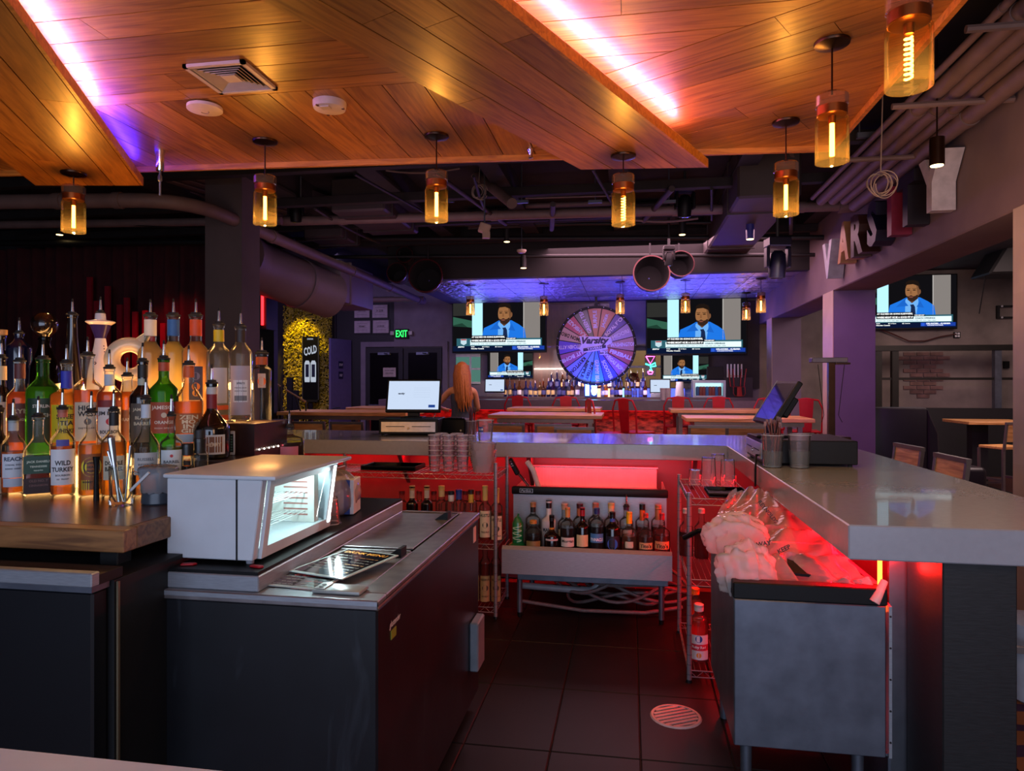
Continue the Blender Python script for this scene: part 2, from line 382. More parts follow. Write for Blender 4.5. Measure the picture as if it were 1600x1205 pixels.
# ------------------------------------------------------------------ plank ceiling over the bar
def clip(poly, n, c):
    out = []
    for i in range(len(poly)):
        a, b = poly[i], poly[(i + 1) % len(poly)]
        da = a[0] * n[0] + a[1] * n[1] - c; db = b[0] * n[0] + b[1] * n[1] - c
        if da <= 0: out.append(a)
        if (da < 0 < db) or (db < 0 < da):
            t = da / (da - db); out.append((a[0] + (b[0] - a[0]) * t, a[1] + (b[1] - a[1]) * t))
    return out
def planks(parent, poly, z, ang, w, m, lens=(1.1, 2.2), th=0.014, gap=0.005, seed=1, name='plank'):
    rnd = random.Random(seed); ca, sa = math.cos(ang), math.sin(ang)
    q = [(p[0] * ca + p[1] * sa, -p[0] * sa + p[1] * ca) for p in poly]
    t0 = min(p[1] for p in q); k = 0
    while t0 + k * w < max(p[1] for p in q):
        a, b = t0 + k * w + gap / 2, t0 + (k + 1) * w - gap / 2; k += 1
        s = clip(clip(q, (0, -1), -a), (0, 1), b)
        if len(s) < 3: continue
        x = min(p[0] for p in s) - rnd.uniform(0, lens[0]); xe = max(p[0] for p in s)
        while x < xe:
            ln = rnd.uniform(*lens); r = clip(clip(s, (-1, 0), -(x + gap / 4)), (1, 0), x + ln - gap / 4); x += ln
            if len(r) < 3: continue
            ox = sum(p[0] for p in r) / len(r); oy = (a + b) / 2
            mb = MB(); mb.prism([(p[0] - ox, p[1] - oy) for p in r], 0, th, m)
            o = obj(name, mb.mesh(name=name), parent, (ox * ca - oy * sa, ox * sa + oy * ca, z)); o.rotation_euler = (0, 0, ang)
ZC, ZB = 2.75, 2.63
def back_y(x): return 3.79 + 0.075 * (x - 0.7)
DARKGAP = mat('shadow gap board', '#2c1608', 0.8)
cb = MB(); cb.prism([(-4.3, -0.8), (1.03, -0.8), (1.03, back_y(1.03)), (-4.3, back_y(-4.3))], ZC + 0.0145, ZC + 0.06, DARKGAP)
ceil = structure(cb.build('ceiling'))
PR1 = (0.389, 3.695); PL1 = (-0.251, 3.62); uR = (-0.416, -0.909); uL = (0.463, -0.886); LR1 = (-2.72, 3.5); LL1 = (-3.31, 3.40)
add = lambda p, u, t: (p[0] + u[0] * t, p[1] + u[1] * t)
planks(ceil, [(-4.3, -0.8), (-0.5, -0.8), (-0.5, 2.73), (-4.3, 2.73)], ZC, 0, 0.143, PLANK, (1.6, 2.6), seed=3)
planks(ceil, [(-4.3, 2.734), (-0.5, 2.734), (-0.5, back_y(-0.5)), (-4.3, back_y(-4.3))], ZC, PI / 2, 0.17, PLANK, (2, 3), seed=4)
lx = lambda y: 0.09 + (2.672 - y) * (0.524 / 0.312)
planks(ceil, [(-0.496, -0.8), (1.03, -0.8), (1.03, 2.113), (-0.496, 3.02)], ZC, 0, 0.143, PLANK, (1.4, 2.4), seed=5)
planks(ceil, [(-0.496, 3.025), (1.03, 2.118), (1.03, back_y(1.03)), (-0.496, back_y(-0.496))], ZC, -0.537, 0.165, PLANK, (2, 3), seed=6)
ft = MB(); ft.add([(-4.3, back_y(-4.3), ZC - 0.03), (1.03, back_y(1.03), ZC - 0.03), (1.03, back_y(1.03), ZC + 0.07), (-4.3, back_y(-4.3), ZC + 0.07),
                   (-4.3, back_y(-4.3) + 0.02, ZC - 0.03), (1.03, back_y(1.03) + 0.02, ZC - 0.03), (1.03, back_y(1.03) + 0.02, ZC + 0.07), (-4.3, back_y(-4.3) + 0.02, ZC + 0.07)],
       [(0, 1, 2, 3), (5, 4, 7, 6), (4, 5, 1, 0), (3, 2, 6, 7), (1, 5, 6, 2), (4, 0, 3, 7)], PLANK)
ft.box(1.031, -0.8, ZC - 0.03, 1.05, back_y(1.03) + 0.02, ZC + 0.07, PLANK)
ft.build('edge_board', ceil)
def soffit(a, b, u, t, ang, seed):
    """dropped plank beam with a lipped edge and an LED cove along its right side"""
    a2, b2 = add(a, u, t), add(b, u, t)
    poly = [a, b, b2, a2]; n = (b[0] - a[0], b[1] - a[1]); l = math.hypot(*n); n = (n[0] / l, n[1] / l)
    ins = 0.07
    bi, bi2 = (b[0] - n[0] * ins, b[1] - n[1] * ins), (b2[0] - n[0] * ins, b2[1] - n[1] * ins)
    core = MB(); core.prism([a, b, b2, a2], ZB + 0.0145, ZB + 0.034, PLANK)
    s = structure(core.build('ceiling'))
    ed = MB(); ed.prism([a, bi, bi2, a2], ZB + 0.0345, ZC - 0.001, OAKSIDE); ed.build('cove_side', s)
    planks(s, poly, ZB, ang, 0.142, PLANK, (1.3, 2.4), seed=seed)
    e = MB(); e.prism([b, (b[0] + n[0] * 0.015, b[1] + n[1] * 0.015), (b2[0] + n[0] * 0.015, b2[1] + n[1] * 0.015), b2], ZB, ZB + 0.045, PLANK)
    e.build('edge_board', s)
    return s, bi, bi2, n
s1, p0, p1, n1 = soffit(LL1, LR1, uL, 2.75, math.atan2(uL[1], uL[0]), 8)
s2, q0, q1, n2 = soffit(PL1, PR1, uR, 2.75, math.atan2(uR[1], uR[0]), 9)
for (a, b, n, st, f0, f1, e, c) in ((p0, p1, n1, s1, 0.30, 1.0, 11, '#d9a0f0'), (p0, p1, n1, s1, 0.0, 0.28, 4.5, '#3a20ff'), (q0, q1, n2, s2, 0.12, 1.0, 14, '#ff9ad0')):
    A = (a[0] + (b[0] - a[0]) * f0 + n[0] * 0.035, a[1] + (b[1] - a[1]) * f0 + n[1] * 0.035, ZB + 0.05)
    B = (a[0] + (b[0] - a[0]) * f1 + n[0] * 0.035, a[1] + (b[1] - a[1]) * f1 + n[1] * 0.035, ZB + 0.05)
    strip_light(A, B, 0.012, e, c, (n[0] * 0.7, n[1] * 0.7, 1))
    g = MB(); g.tube([(A[0], A[1], A[2] - 0.007), (B[0], B[1], B[2] - 0.007)], 0.005, glow('cove LED ' + c, c, 3.0), 6); g.build('light_strip', st)

# things on the plank ceiling
p = PZ(362, 119, ZC)
vt = thing('ceiling_vent', 'white square four-way air vent set in the plank ceiling', 'vent', (p.x, p.y, ZC)); vt.scale = (0.68, 0.68, 1)
VW = mat('vent white', '#b5a090', 0.5, 0, 0.05)
m = MB()
for a in range(4):
    R = Matrix.Rotation(a * PI / 2, 4, 'Z'); m.box(-0.19, -0.19, -0.014, 0.19, -0.165, -0.001, VW, R)
m.build('frame', vt)
m = MB(); m.box(-0.165, -0.165, -0.002, 0.165, 0.165, 0.0, BLACKM); m.build('backing', vt)
for a in range(4):
    for k in range(5):
        d = 0.155 - k * 0.024; R = Matrix.Rotation(a * PI / 2, 4, 'Z')
        m = MB(); m.add([(-d, -d, -0.012), (d, -d, -0.012), (d - 0.012, -d + 0.012, -0.003), (-d + 0.012, -d + 0.012, -0.003), (-d, -d, -0.009), (d, -d, -0.009)],
                        [(0, 1, 2, 3), (3, 2, 5, 4), (0, 4, 5, 1)], VW, R); m.build('slat', vt)
m = MB(); m.box(-0.045, -0.045, -0.012, 0.045, 0.045, -0.002, VW); m.build('centre_plate', vt)
p = PZ(320, 165, ZC)
m = MB(); m.lathe([(0.055, -0.028), (0.085, -0.02), (0.085, -0.006), (0.06, 0)], mat('speaker white', '#c0a89c', 0.5), 28)
sp = m.build('ceiling_speaker', None, (p.x, p.y, ZC)); sp.scale = (0.88, 0.88, 1); tag(sp, 'round flat white disc on the ceiling below the air vent', 'detector')
m = MB(); m.tube([(0.02 * math.cos(t) - 0.0, 0.02 * math.sin(t), -0.0285) for t in [PI * k / 10 for k in range(11)]], 0.002, mat('logo grey', '#8a7060', 0.5), 5); m.build('emblem', sp)
p = PZ(515, 160, ZC)
sd = thing('smoke_detector', 'round white smoke detector with vented rim on plank ceiling', 'detector', (p.x, p.y, ZC))
m = MB(); m.lathe([(0.05, -0.036), (0.068, -0.03), (0.073, -0.012), (0.073, 0)], mat('speaker white', '#c0a89c', 0.5), 28); m.build('body', sd)
m = MB(); m.box(-0.02, -0.055, -0.041, 0.02, -0.025, -0.034, VW); m.build('button', sd)
for k in range(3):
    a = k * 2.1; m = MB(); m.cbox((0.062 * math.cos(a), 0.062 * math.sin(a), -0.031), (0.012, 0.012, 0.006), CHROME); m.build('screw', sd)
p = PZ(250, 235, ZC)
m = MB(); m.lathe([(0.018, -0.11), (0.02, -0.105), (0.02, -0.03), (0.026, -0.006), (0.026, 0)], CHROME, 20)
m.tube([(0, 0, -0.11), (0, 0, -0.24)], 0.006, STEELD, 8); m.lathe([(0.004, -0.17), (0.012, -0.16), (0.012, -0.14), (0.004, -0.125)], STEELD, 10)
sp = m.build('ceiling_spotlight', None, (p.x, p.y, ZC)); tag(sp, 'slim chrome tube fixture at the ceiling edge by the blue glow', 'fixture')
p = PZ(829, 232, ZC)
m = MB(); m.lathe([(0.004, -0.055), (0.012, -0.05), (0.01, -0.03), (0.02, -0.012), (0.02, 0)], CHROME, 14)
tag(m.build('sprinkler_head', None, (p.x, p.y, ZC)), 'small chrome sprinkler head at back edge of plank ceiling', 'sprinkler')

# ------------------------------------------------------------------ pendant lamps
AMB = thin_glass('amber glass', '#f8d48c', 0.5, 0.014)
CLR = thin_glass('pale lamp glass', '#f6dcc0', 0.6, 0.09)
BRONZE = mat('dark bronze', '#3a2418', 0.3, 0.9, 0.15)
COPPER = mat('copper band', '#8a4a22', 0.3, 0.9, 0.1)
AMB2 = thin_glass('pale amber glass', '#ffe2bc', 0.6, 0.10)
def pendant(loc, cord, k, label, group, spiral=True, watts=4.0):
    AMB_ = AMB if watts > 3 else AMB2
    t = thing('pendant_lamp', label, 'lamp', loc, 0, group)
    m = MB(); m.lathe([(0.012 * k, -0.022), (0.06 * k, -0.010), (0.062 * k, -0.004), (0.062 * k, 0)], BRONZE, 24); m.build('canopy', t)
    m = MB(); m.tube([(0, 0, -0.02), (0, 0, -cord)], 0.0035 * k, BRONZE, 6); m.build('cord', t)
    z = -cord
    m = MB(); m.lathe([(0.012 * k, z), (0.05 * k, z), (0.056 * k, z - 0.008 * k), (0.056 * k, z - 0.042 * k), (0.05 * k, z - 0.046 * k)], CLR, 28, close=False); m.build('glass_cap', t)
    m = MB(); m.lathe([(0.047 * k, z - 0.078 * k), (0.052 * k, z - 0.076 * k), (0.052 * k, z - 0.046 * k), (0.047 * k, z - 0.044 * k)], COPPER, 28); m.build('band', t)
    m = MB(); m.lathe([(0.0555 * k, z - 0.246 * k), (0.0575 * k, z - 0.246 * k), (0.0575 * k, z - 0.092 * k), (0.05 * k, z - 0.079 * k), (0.048 * k, z - 0.079 * k)], AMB_, 28, close=False); m.build('glass_shade', t)
    m = MB(); m.lathe([(0.013 * k, z - 0.105 * k), (0.014 * k, z - 0.078 * k)], COPPER, 14); m.build('socket', t)
    b = MB(); 
    if spiral:
        b.tube([(0.009 * k * math.cos(i * 0.9), 0.009 * k * math.sin(i * 0.9), z - 0.11 * k - i * 0.0019 * k) for i in range(60)], 0.0032 * k, BULB, 6)
    else:
        b.tube([(0, 0, z - 0.105 * k), (0, 0, z - 0.222 * k)], [0.008 * k, 0.0085 * k], BULB, 10)
    b.build('filament', t)
    if watts:
        l = bpy.data.lights.new('bulb', 'POINT'); l.energy = watts; l.color = srgb('#ffc67a'); l.shadow_soft_size = 0.006
        lo = bpy.data.objects.new('bulb', l); COL.objects.link(lo); lo.parent = t; lo.location = (0, 0, z - 0.231 * k)
    return t
for x, y, zc, cord, lab, sp in ((0.726, 1.969, ZC, 0.21, 'largest amber glass pendant with coil filament, cut off at the top right', True),
                            (0.724, 2.66, ZC, 0.19, 'amber glass pendant second nearest on the right, above the bar end', False),
                            (0.73, 3.434, ZC, 0.195, 'amber glass pendant at right with a violet tinted cap, below the plank edge', False),
                            (-0.028, 3.43, ZB, 0.095, 'amber coil-filament pendant hung from the tip of the dropped plank beam', True),
                            (-0.948, 3.339, ZC, 0.18, 'amber glass pendant in the middle, right of the smoke detector', False),
                            (-1.83, 3.264, ZC, 0.18, 'amber glass pendant right of the chrome ceiling fixture', False),
                            (-2.905, 3.226, ZB, 0.07, 'leftmost amber glass pendant on the left plank beam', False)):
    pendant((x, y, zc), cord, 1.0, lab, 'amber pendants over the bar', sp, 6.6)
# ------------------------------------------------------------------ the grey bar (L-shaped) around the work well
bar = thing('bar_counter', 'long grey L-shaped bar counter with thick square edge and red glow beneath', 'counter', (0, 5.4, 0))
def local(o): return -o.location
def bbuild(m, name, root, **k):
    L = root.location
    for i, v in enumerate(m.v): m.v[i] = v - L
    return m.build(name, root, **k)
m = MB(); m.prism([(-3.3, 4.95), (0.667, 4.95), (0.667, 2.274), (1.487, 2.274), (1.487, 5.95), (-3.3, 5.95)], 0.972, 1.08, GREYTOP)
bbuild(m, 'countertop', bar, bevel=0.004)
UND = mat('under bar laminate', '#5e4044', 0.32, 0.1, 0.1, 8)
m = MB(); m.box(-3.3, 5.30, 0, 1.0, 5.38, 0.971, UND); bbuild(m, 'front_panel', bar)
m = MB(); m.box(1.0, 2.72, 0, 1.06, 5.38, 0.971, UND); bbuild(m, 'side_panel', bar)
m = MB(); m.box(0.93, 2.70, 0.0, 1.16, 2.72, 0.971, mat('splash steel', '#a0a4ac', 0.28, 0.9, 0.12, 14)); bbuild(m, 'end_panel', bar)
m = MB(); m.box(0.985, 2.40, 0, 1.20, 2.69, 0.971, mat('black brushed laminate', '#121315', 0.5, 0, 0.5, 22, 0.05, stretch=(1, 1, 6))); bbuild(m, 'end_pillar', bar, bevel=0.004)
for x in (-2.6, -1.75, -0.75, 0.45):
    m = MB(); m.add([(x, 5.3, 0.965), (x, 5.3, 0.72), (x, 5.06, 0.965), (x + 0.03, 5.3, 0.965), (x + 0.03, 5.3, 0.72), (x + 0.03, 5.06, 0.965)], [(0, 1, 2), (5, 4, 3), (1, 4, 5, 2), (0, 3, 4, 1), (0, 2, 5, 3)], UND); bbuild(m, 'bracket', bar)
m = MB(); m.tube([(-3.2, 5.14, 0.966), (0.62, 5.14, 0.966)], 0.006, LEDRED, 6); bbuild(m, 'light_strip', bar)
m = MB(); m.tube([(0.92, 2.7, 0.966), (0.92, 4.9, 0.966)], 0.006, LEDRED, 6)
m.tube([(0.885, 2.66, 0.966), (0.885, 2.66, 0.80), (0.89, 2.66, 0.70)], 0.008, glow('hot LED end', '#ff5a20', 9.0), 6); bbuild(m, 'light_strip', bar)

# near counter edge at the bottom left of the photograph
m = MB(); m.box(-2.6, 0.25, 1.03, -0.1, 0.72, 1.08, mat('pale laminate', '#d4daec', 0.4, 0, 0.03)); nc = m.build('near_counter', None, (0, 0, 0), bevel=0.004)
tag(nc, 'pale smooth counter edge in the near bottom left corner', 'counter')
for x in (-2.5, -1.3, -0.2): m = MB(); m.box(x - 0.03, 0.4, 0, x + 0.03, 0.46, 1.029, BLACK); m.build('leg', nc)

# ------------------------------------------------------------------ black bottle cooler with worn steel lids
X0, X1, Y0, Y1 = -1.46, -0.70, 1.875, 3.215
co = thing('bottle_cooler', 'black bottle cooler with worn steel sliding lids and scuffed end', 'cooler', ((X0 + X1) / 2, Y0, 0))
SCUFF = mat('scuffed black vinyl', '#0f1116', 0.38, 0, 0.3, 5, 0.05)
def scuffs():
    nt = SCUFF.node_tree; N = nt.nodes; L = nt.links; b = N['Principled BSDF']; old = b.inputs['Base Color'].links[0].from_socket
    tc = N.new('ShaderNodeTexCoord'); mp = N.new('ShaderNodeMapping'); mp.inputs['Scale'].default_value = (9, 9, 1.6)
    n = N.new('ShaderNodeTexNoise'); n.inputs['Scale'].default_value = 1.7; n.inputs['Detail'].default_value = 6; n.inputs['Distortion'].default_value = 1.2
    r = N.new('ShaderNodeValToRGB'); r.color_ramp.elements[0].position = 0.60; r.color_ramp.elements[1].position = 0.74
    mx = N.new('ShaderNodeMixRGB'); mx.inputs[2].default_value = (*srgb('#23272d'), 1)
    L.new(tc.outputs['Object'], mp.inputs[0]); L.new(mp.outputs[0], n.inputs['Vector']); L.new(n.outputs['Fac'], r.inputs[0]); L.new(r.outputs[0], mx.inputs[0])
    L.new(old, mx.inputs[1]); L.new(mx.outputs[0], b.inputs['Base Color'])
scuffs()
m = MB(); m.box(X0, Y0, 0.06, X1 - 0.006, Y1, 0.872, SCUFF); bbuild(m, 'body', co, bevel=0.006)
m = MB(); m.box(X0 + 0.05, Y0 + 0.08, 0, X1 - 0.10, Y1 - 0.05, 0.06, BLACKM); bbuild(m, 'plinth', co)
m = MB(); m.box(X0, Y0 - 0.012, 0.872, X1, Y1, 0.884, STEELW); m.box(X0, Y0 - 0.012, 0.884, X1, Y0 + 0.06, 0.9, STEEL)
m.box(X1 - 0.085, Y0 + 0.0605, 0.8845, X1, Y1, 0.8995, STEELW); m.box(-1.07, Y1 - 0.04, 0.8845, X1 - 0.0855, Y1, 0.899, STEELW); bbuild(m, 'top_rim', co, bevel=0.003)
m = MB(); m.box(X0, Y0 + 0.005, 0.9005, -1.075, Y1 - 0.02, 0.948, STEEL); m.box(X0, Y0 + 0.06, 0.884, -1.075, Y1 - 0.02, 0.9, STEELW); bbuild(m, 'back_ledge', co, bevel=0.003)
m = MB(); m.box(X0, Y0 + 0.01, 0.9482, -1.08, Y1 - 0.02, 0.958, BLACKP); bbuild(m, 'ledge_mat', co)
LIDY = ((Y0 + 0.065, 2.46), (2.47, Y1 - 0.045))
for k, (a, b) in enumerate(LIDY):
    m = MB(); zt = 0.893 if k == 0 else 0.902
    m.box(-1.068, a, zt - 0.006, X1 - 0.092, b, zt, STEELW); m.box(-1.066, b - 0.014, zt + 0.0004, X1 - 0.094, b - 0.001, zt + 0.004, STEEL)
    lid = bbuild(m, 'lid', co, bevel=0.002)
    m = MB(); hy = b - 0.10 if k == 0 else b - 0.17
    m.add([(-0.86, hy, zt + 0.0005), (-0.80, hy, zt + 0.0005), (-0.80, hy + 0.06, zt + 0.0005), (-0.86, hy + 0.06, zt + 0.0005), (-0.812, hy, zt + 0.032), (-0.80, hy, zt + 0.032), (-0.80, hy + 0.06, zt + 0.032), (-0.812, hy + 0.06, zt + 0.032)],
          [(0, 3, 2, 1), (4, 5, 6, 7), (0, 1, 5, 4), (2, 3, 7, 6), (1, 2, 6, 5), (3, 0, 4, 7)], BLACKP)
    h = m.build('handle', lid, (0, 0, 0)); 
    for v in h.data.vertices: v.co = v.co - co.location
m = MB(); M = Matrix.Translation((X1 - 0.004, 2.02, 0.79)) @ Matrix.Rotation(PI / 2, 4, 'Z')
add_text(m, 'glastender', 0.026, WHITE, M, w=0.10, shear=0.25); bbuild(m, 'lettering', co)
m = MB(); m.box(X1 - 0.0055, 1.985, 0.745, X1 - 0.0035, 2.03, 0.772, mat('olive sticker', '#7d8a2c', 0.5)); bbuild(m, 'sticker', co); m = MB(); m.box(X1 - 0.0055, 3.1, 0.78, X1 - 0.0035, 3.15, 0.85, mat('pale sticker', '#d8b0a8', 0.5)); bbuild(m, 'sticker', co)

m = MB(); m.box(X1 - 0.0055, 3.02, 0.22, X1 + 0.035, 3.16, 0.44, mat('pale blue tin', '#7c8894', 0.4, 0.3)); cc_ = bbuild(m, 'cap_catcher', co, bevel=0.006)
# counter-top display fridge with white lit front
fr = thing('display_fridge', 'white countertop display fridge with bright lit glass front', 'fridge', (-1.26, 1.95, 0.958))
FW = mat('fridge white', '#bfc6cc', 0.32, 0, 0.03)
w0, w1, fy0, fy1, fz0, fz1 = -0.165, 0.13, 0.0, 0.56, 0.014, 0.262
m = MB(); m.prism([(w0, fz0), (w1 - 0.005, fz0), (w1 + 0.028, fz1), (w0, fz1)], 0, 0.03, FW, Matrix(((1, 0, 0, 0), (0, 0, 1, 0), (0, 1, 0, 0), (0, 0, 0, 1))))
m.build('side_panel', fr, bevel=0.003)
m = MB(); m.prism([(w0, fz0), (w1 - 0.005, fz0), (w1 + 0.028, fz1), (w0, fz1)], fy1 - 0.03, fy1, FW, Matrix(((1, 0, 0, 0), (0, 0, 1, 0), (0, 1, 0, 0), (0, 0, 0, 1))))
m.build('side_panel', fr, bevel=0.003)
m = MB(); m.box(w0, 0.0302, fz0, w0 + 0.02, fy1 - 0.03, fz1, FW); m.build('back_panel', fr)
m = MB(); m.box(w0 + 0.02, 0.0302, fz0, w1 - 0.006, fy1 - 0.0302, fz0 + 0.03, FW); m.build('base', fr)
m = MB(); m.box(w0 - 0.01, -0.008, fz1, w1 + 0.075, fy1 + 0.02, fz1 + 0.014, FW); m.build('top', fr, bevel=0.006, seg=2)
m = MB(); m.box(w0 + 0.235, -0.0012, fz0, w0 + 0.241, 0.0, fz1, RUBBER); m.build('seam', fr)
sl = 0.033 / (fz1 - fz0)
def fx(z): return w1 - 0.005 + sl * (z - fz0)
m = MB()   # door frame on the leaning front
for (ya, yb, za, zb) in ((0.031, 0.06, fz0, fz1), (fy1 - 0.075, fy1 - 0.031, fz0, fz1), (0.0605, fy1 - 0.0755, fz0, fz0 + 0.034), (0.0605, fy1 - 0.0755, fz1 - 0.028, fz1)):
    vs = [(fx(z) + dx, y, z) for dx in (0.001, 0.012) for y in (ya, yb) for z in (za, zb)]
    m.add(vs, [(0, 1, 3, 2), (4, 6, 7, 5), (0, 4, 5, 1), (2, 3, 7, 6), (0, 2, 6, 4), (1, 5, 7, 3)], FW)
dr = m.build('door', fr)
m = MB(); m.add([(fx(z) + 0.006, y, z) for y in (0.0605, fy1 - 0.0755) for z in (fz0 + 0.034, fz1 - 0.028)], [(0, 2, 3, 1)], thin_glass('fridge glass', '#ecfbfb', 0.7, 0.03)); m.build('glass', dr)
FLED = glow('fridge LED', '#e8ffff', 11.0)
m = MB(); m.add([(fx(z) + 0.0135, y, z) for y in (fy1 - 0.062, fy1 - 0.044) for z in (fz0 + 0.02, fz1 - 0.015)], [(0, 2, 3, 1)], FLED); m.build('light_strip', dr)
m = MB(); m.box(w0 + 0.0215, 0.032, fz0 + 0.034, w0 + 0.026, fy1 - 0.032, fz1 - 0.004, glow('lit fridge liner', '#cfeee6', 0.7)); m.build('liner', fr)
for zz in (0.085, 0.155):
    m = MB()
    for k in range(12): m.tube([(w0 + 0.03 + 0.0195 * k, 0.035, zz), (w0 + 0.03 + 0.0195 * k, fy1 - 0.035, zz)], 0.0016, WHITE, 5)
    for y in (0.04, 0.28, fy1 - 0.04): m.tube([(w0 + 0.028, y, zz - 0.003), (w1 - 0.02, y, zz - 0.003)], 0.002, WHITE, 5)
    m.build('shelf', fr)
m = MB(); m.box(w0 + 0.05, 0.44, fz0 + 0.031, w1 - 0.015, 0.475, fz1 - 0.03, mat('menu panel', '#e8e4de', 0.6)); 
for k in range(7): m.box(w0 + 0.16, 0.4394, 0.07 + 0.02 * k, w1 - 0.04, 0.4398, 0.076 + 0.02 * k, mat('print grey', '#a86a62', 0.6))
m.build('divider', fr)
m = MB(); M = Matrix.Translation((fx(0.05) + 0.0125, fy1 - 0.053, 0.048)) @ Matrix.Rotation(PI / 2, 4, 'Z')
add_text(m, 'milu', 0.016, glow('logo light', '#e8ffff', 1.5), M, w=0.036, shear=0.25, bold=0.04); m.build('lettering', fr)
for x in (w0 + 0.04, w1 - 0.03):
    for y in (0.03, fy1 - 0.05):
        m = MB(); m.lathe([(0.012, 0), (0.014, 0.014)], mat('grey foot', '#8a8f98', 0.5), 12); m.build('foot', fr, (x, y, 0))
l = strip_light((-1.15, 2.0, 1.205), (-1.15, 2.46, 1.205), 0.02, 1.5, '#dffcff', (-0.35, 0, -1))
l = strip_light((-1.083, 2.455, 1.0), (-1.075, 2.455, 1.19), 0.02, 1.3, '#dffcff', (1, -0.5, -0.1))
for (x, y, r, lab) in ((-1.33, 1.925, 0.3, 'red plastic tab lying under front left of white fridge'), (-1.11, 1.935, -0.2, 'small red tab by the front right foot of white fridge')):
    m = MB(); m.prism([(-0.024, -0.009), (0.014, -0.01), (0.024, 0), (0.014, 0.01), (-0.024, 0.009)], 0, 0.006, REDM); tag(m.build('plastic_tab', None, (x, y, 0.9585), r, bevel=0.002), lab, 'tab')

# laminated menus and a phone on the cooler lids
MENUK = mat('menu black print', '#17181a', 0.12, 0, 0.2, coat=0.6)
def menu(loc, rz, tilt, label, title, accent, size=(0.22, 0.30)):
    t = thing('laminated_menu', label, 'menu', loc, rz); w, h = size
    m = MB(); m.box(-w / 2, -h / 2, 0, w / 2, h / 2, 0.005, mat('laminate edge', '#b9c6c2', 0.15, 0, 0.03, coat=0.5)); a = m.build('border', t, bevel=0.002)
    m = MB(); m.box(-w / 2 + 0.012, -h / 2 + 0.012, 0.0051, w / 2 - 0.012, h / 2 - 0.012, 0.0056, MENUK); b = m.build('sheet', t)
    m = MB(); R = Matrix.Rotation(-PI / 2, 4, 'X'); AC = mat('menu ' + accent, accent, 0.4); GR = mat('menu small print', '#8f8f80', 0.4)
    def T(s, hh, x, y, mm, w=None): add_text(m, s, hh, mm, Matrix.Translation((x, y, 0.0060)) @ R, w=w, bold=0.03)
    T(title, 0.022, 0, h / 2 - 0.04, AC)
    for k in range(7):
        T('DRAFT  BEER  AND  WINE', 0.006, -0.045, 0.07 - k * 0.026, GR, 0.08); T('HOUSE  COCKTAIL  LIST', 0.006, 0.05, 0.06 - k * 0.026, AC if k % 3 == 0 else GR, 0.075)
    m.build('lettering', t)
    t.rotation_euler = (tilt[0], tilt[1], rz); return t
p = PZ(540, 885, 0.905)
menu((p.x, p.y, 0.913), -0.28, (0.02, 0.0), 'white-edged black laminated menu with orange print, upper of the two on the cooler', 'DRINK MENU', '#e0941a')
p = PZ(478, 908, 0.9)
menu((p.x, p.y - 0.005, 0.9015), -0.1, (0, 0), 'black and red menu half hidden under the other menu', 'SPECIALS', '#c02a2a', (0.2, 0.16))
p = PZ(532, 919, 0.91)
ph = thing('smartphone', 'grey phone in a clear case lying face down on cooler', 'phone', (p.x, p.y, 0.9015), -0.02)
m = MB(); m.prism([(-0.075, -0.036), (0.075, -0.036), (0.075, 0.036), (-0.075, 0.036)], 0, 0.011, mat('phone grey', '#8e938f', 0.3)); m.build('body', ph, bevel=0.004, seg=2)
m = MB(); m.box(-0.07, -0.031, 0.0111, -0.036, 0.031, 0.014, mat('phone camera plate', '#b8c0bc', 0.2, 0.3)); cpl = m.build('camera_plate', ph, bevel=0.001)
for yy in (-0.016, 0.004):
    m = MB(); m.lathe([(0.007, 0.0141), (0.007, 0.0155), (0.005, 0.016)], BLACKP, 12, Matrix.Translation((-0.053, yy, 0))); m.build('lens', cpl)

# clutter behind the fridge on the cooler ledge: clear bag with a carton, an upturned cup, a jar
BAGP = thin_glass('clear poly bag', '#f0e8ee', 1.0, 0.28, 0.12)
def lump(c, r, sc, seed, m, amp=0.16, name='bag', seg=44, rings=28):
    rnd = random.Random(seed); ph_ = [(rnd.uniform(2, 6), rnd.uniform(0, 6), rnd.uniform(2, 6), rnd.uniform(0, 6)) for _ in range(5)]
    b = MB(); b.ball((0, 0, 0), r, m, seg, rings)
    for i, v in enumerate(b.v):
        d = v.normalized(); k = 1 + sum(amp / 3 * (0.5 - abs(math.sin(a * d.x * 1.5 + p1 + 1.6 * d.z + 0.8 * math.sin(3 * d.y)) * math.cos(c2 * d.y * 1.3 + p2 + d.x + 2 * d.z))) for a, p1, c2, p2 in ph_)
        b.v[i] = Vector((v.x * k * sc[0], v.y * k * sc[1], max(v.z * k * sc[2], -r * sc[2] * 0.8)))
    zmin = min(v.z for v in b.v)
    for v in b.v: v.z -= zmin
    return b
m = lump((0, 0, 0), 0.1, (0.9, 1.25, 1.0), 4, BAGP, 0.12); pb = m.build('clear_bag', None, (-1.235, 2.80, 0.959), angle=80); tag(pb, 'clear plastic bag of cartons behind the white fridge', 'bag')
cart = thing('carton', 'blue and white carton inside the clear bag on cooler ledge', 'box', (-1.20, 2.80, 0.962), 0.15)
m = MB(); m.box(-0.05, -0.05, 0, 0.05, 0.07, 0.145, mat('carton white', '#c8ccd2', 0.5)); m.build('body', cart, bevel=0.002)
m = MB(); m.box(0.008, -0.0505, 0.0, 0.034, -0.05, 0.145, mat('carton blue', '#243c86', 0.5)); m.box(-0.004, -0.0507, 0.105, 0.02, -0.0502, 0.145, mat('carton blue', '#243c86', 0.5)); m.build('print', cart)
CUPP = thin_glass('clear cup plastic', '#fdf8fa', 0.9, 0.06, 0.05, 0.16)
RIMP = thin_glass('cup rim plastic', '#ffffff', 1.0, 0.6, 0.05, 0.2)
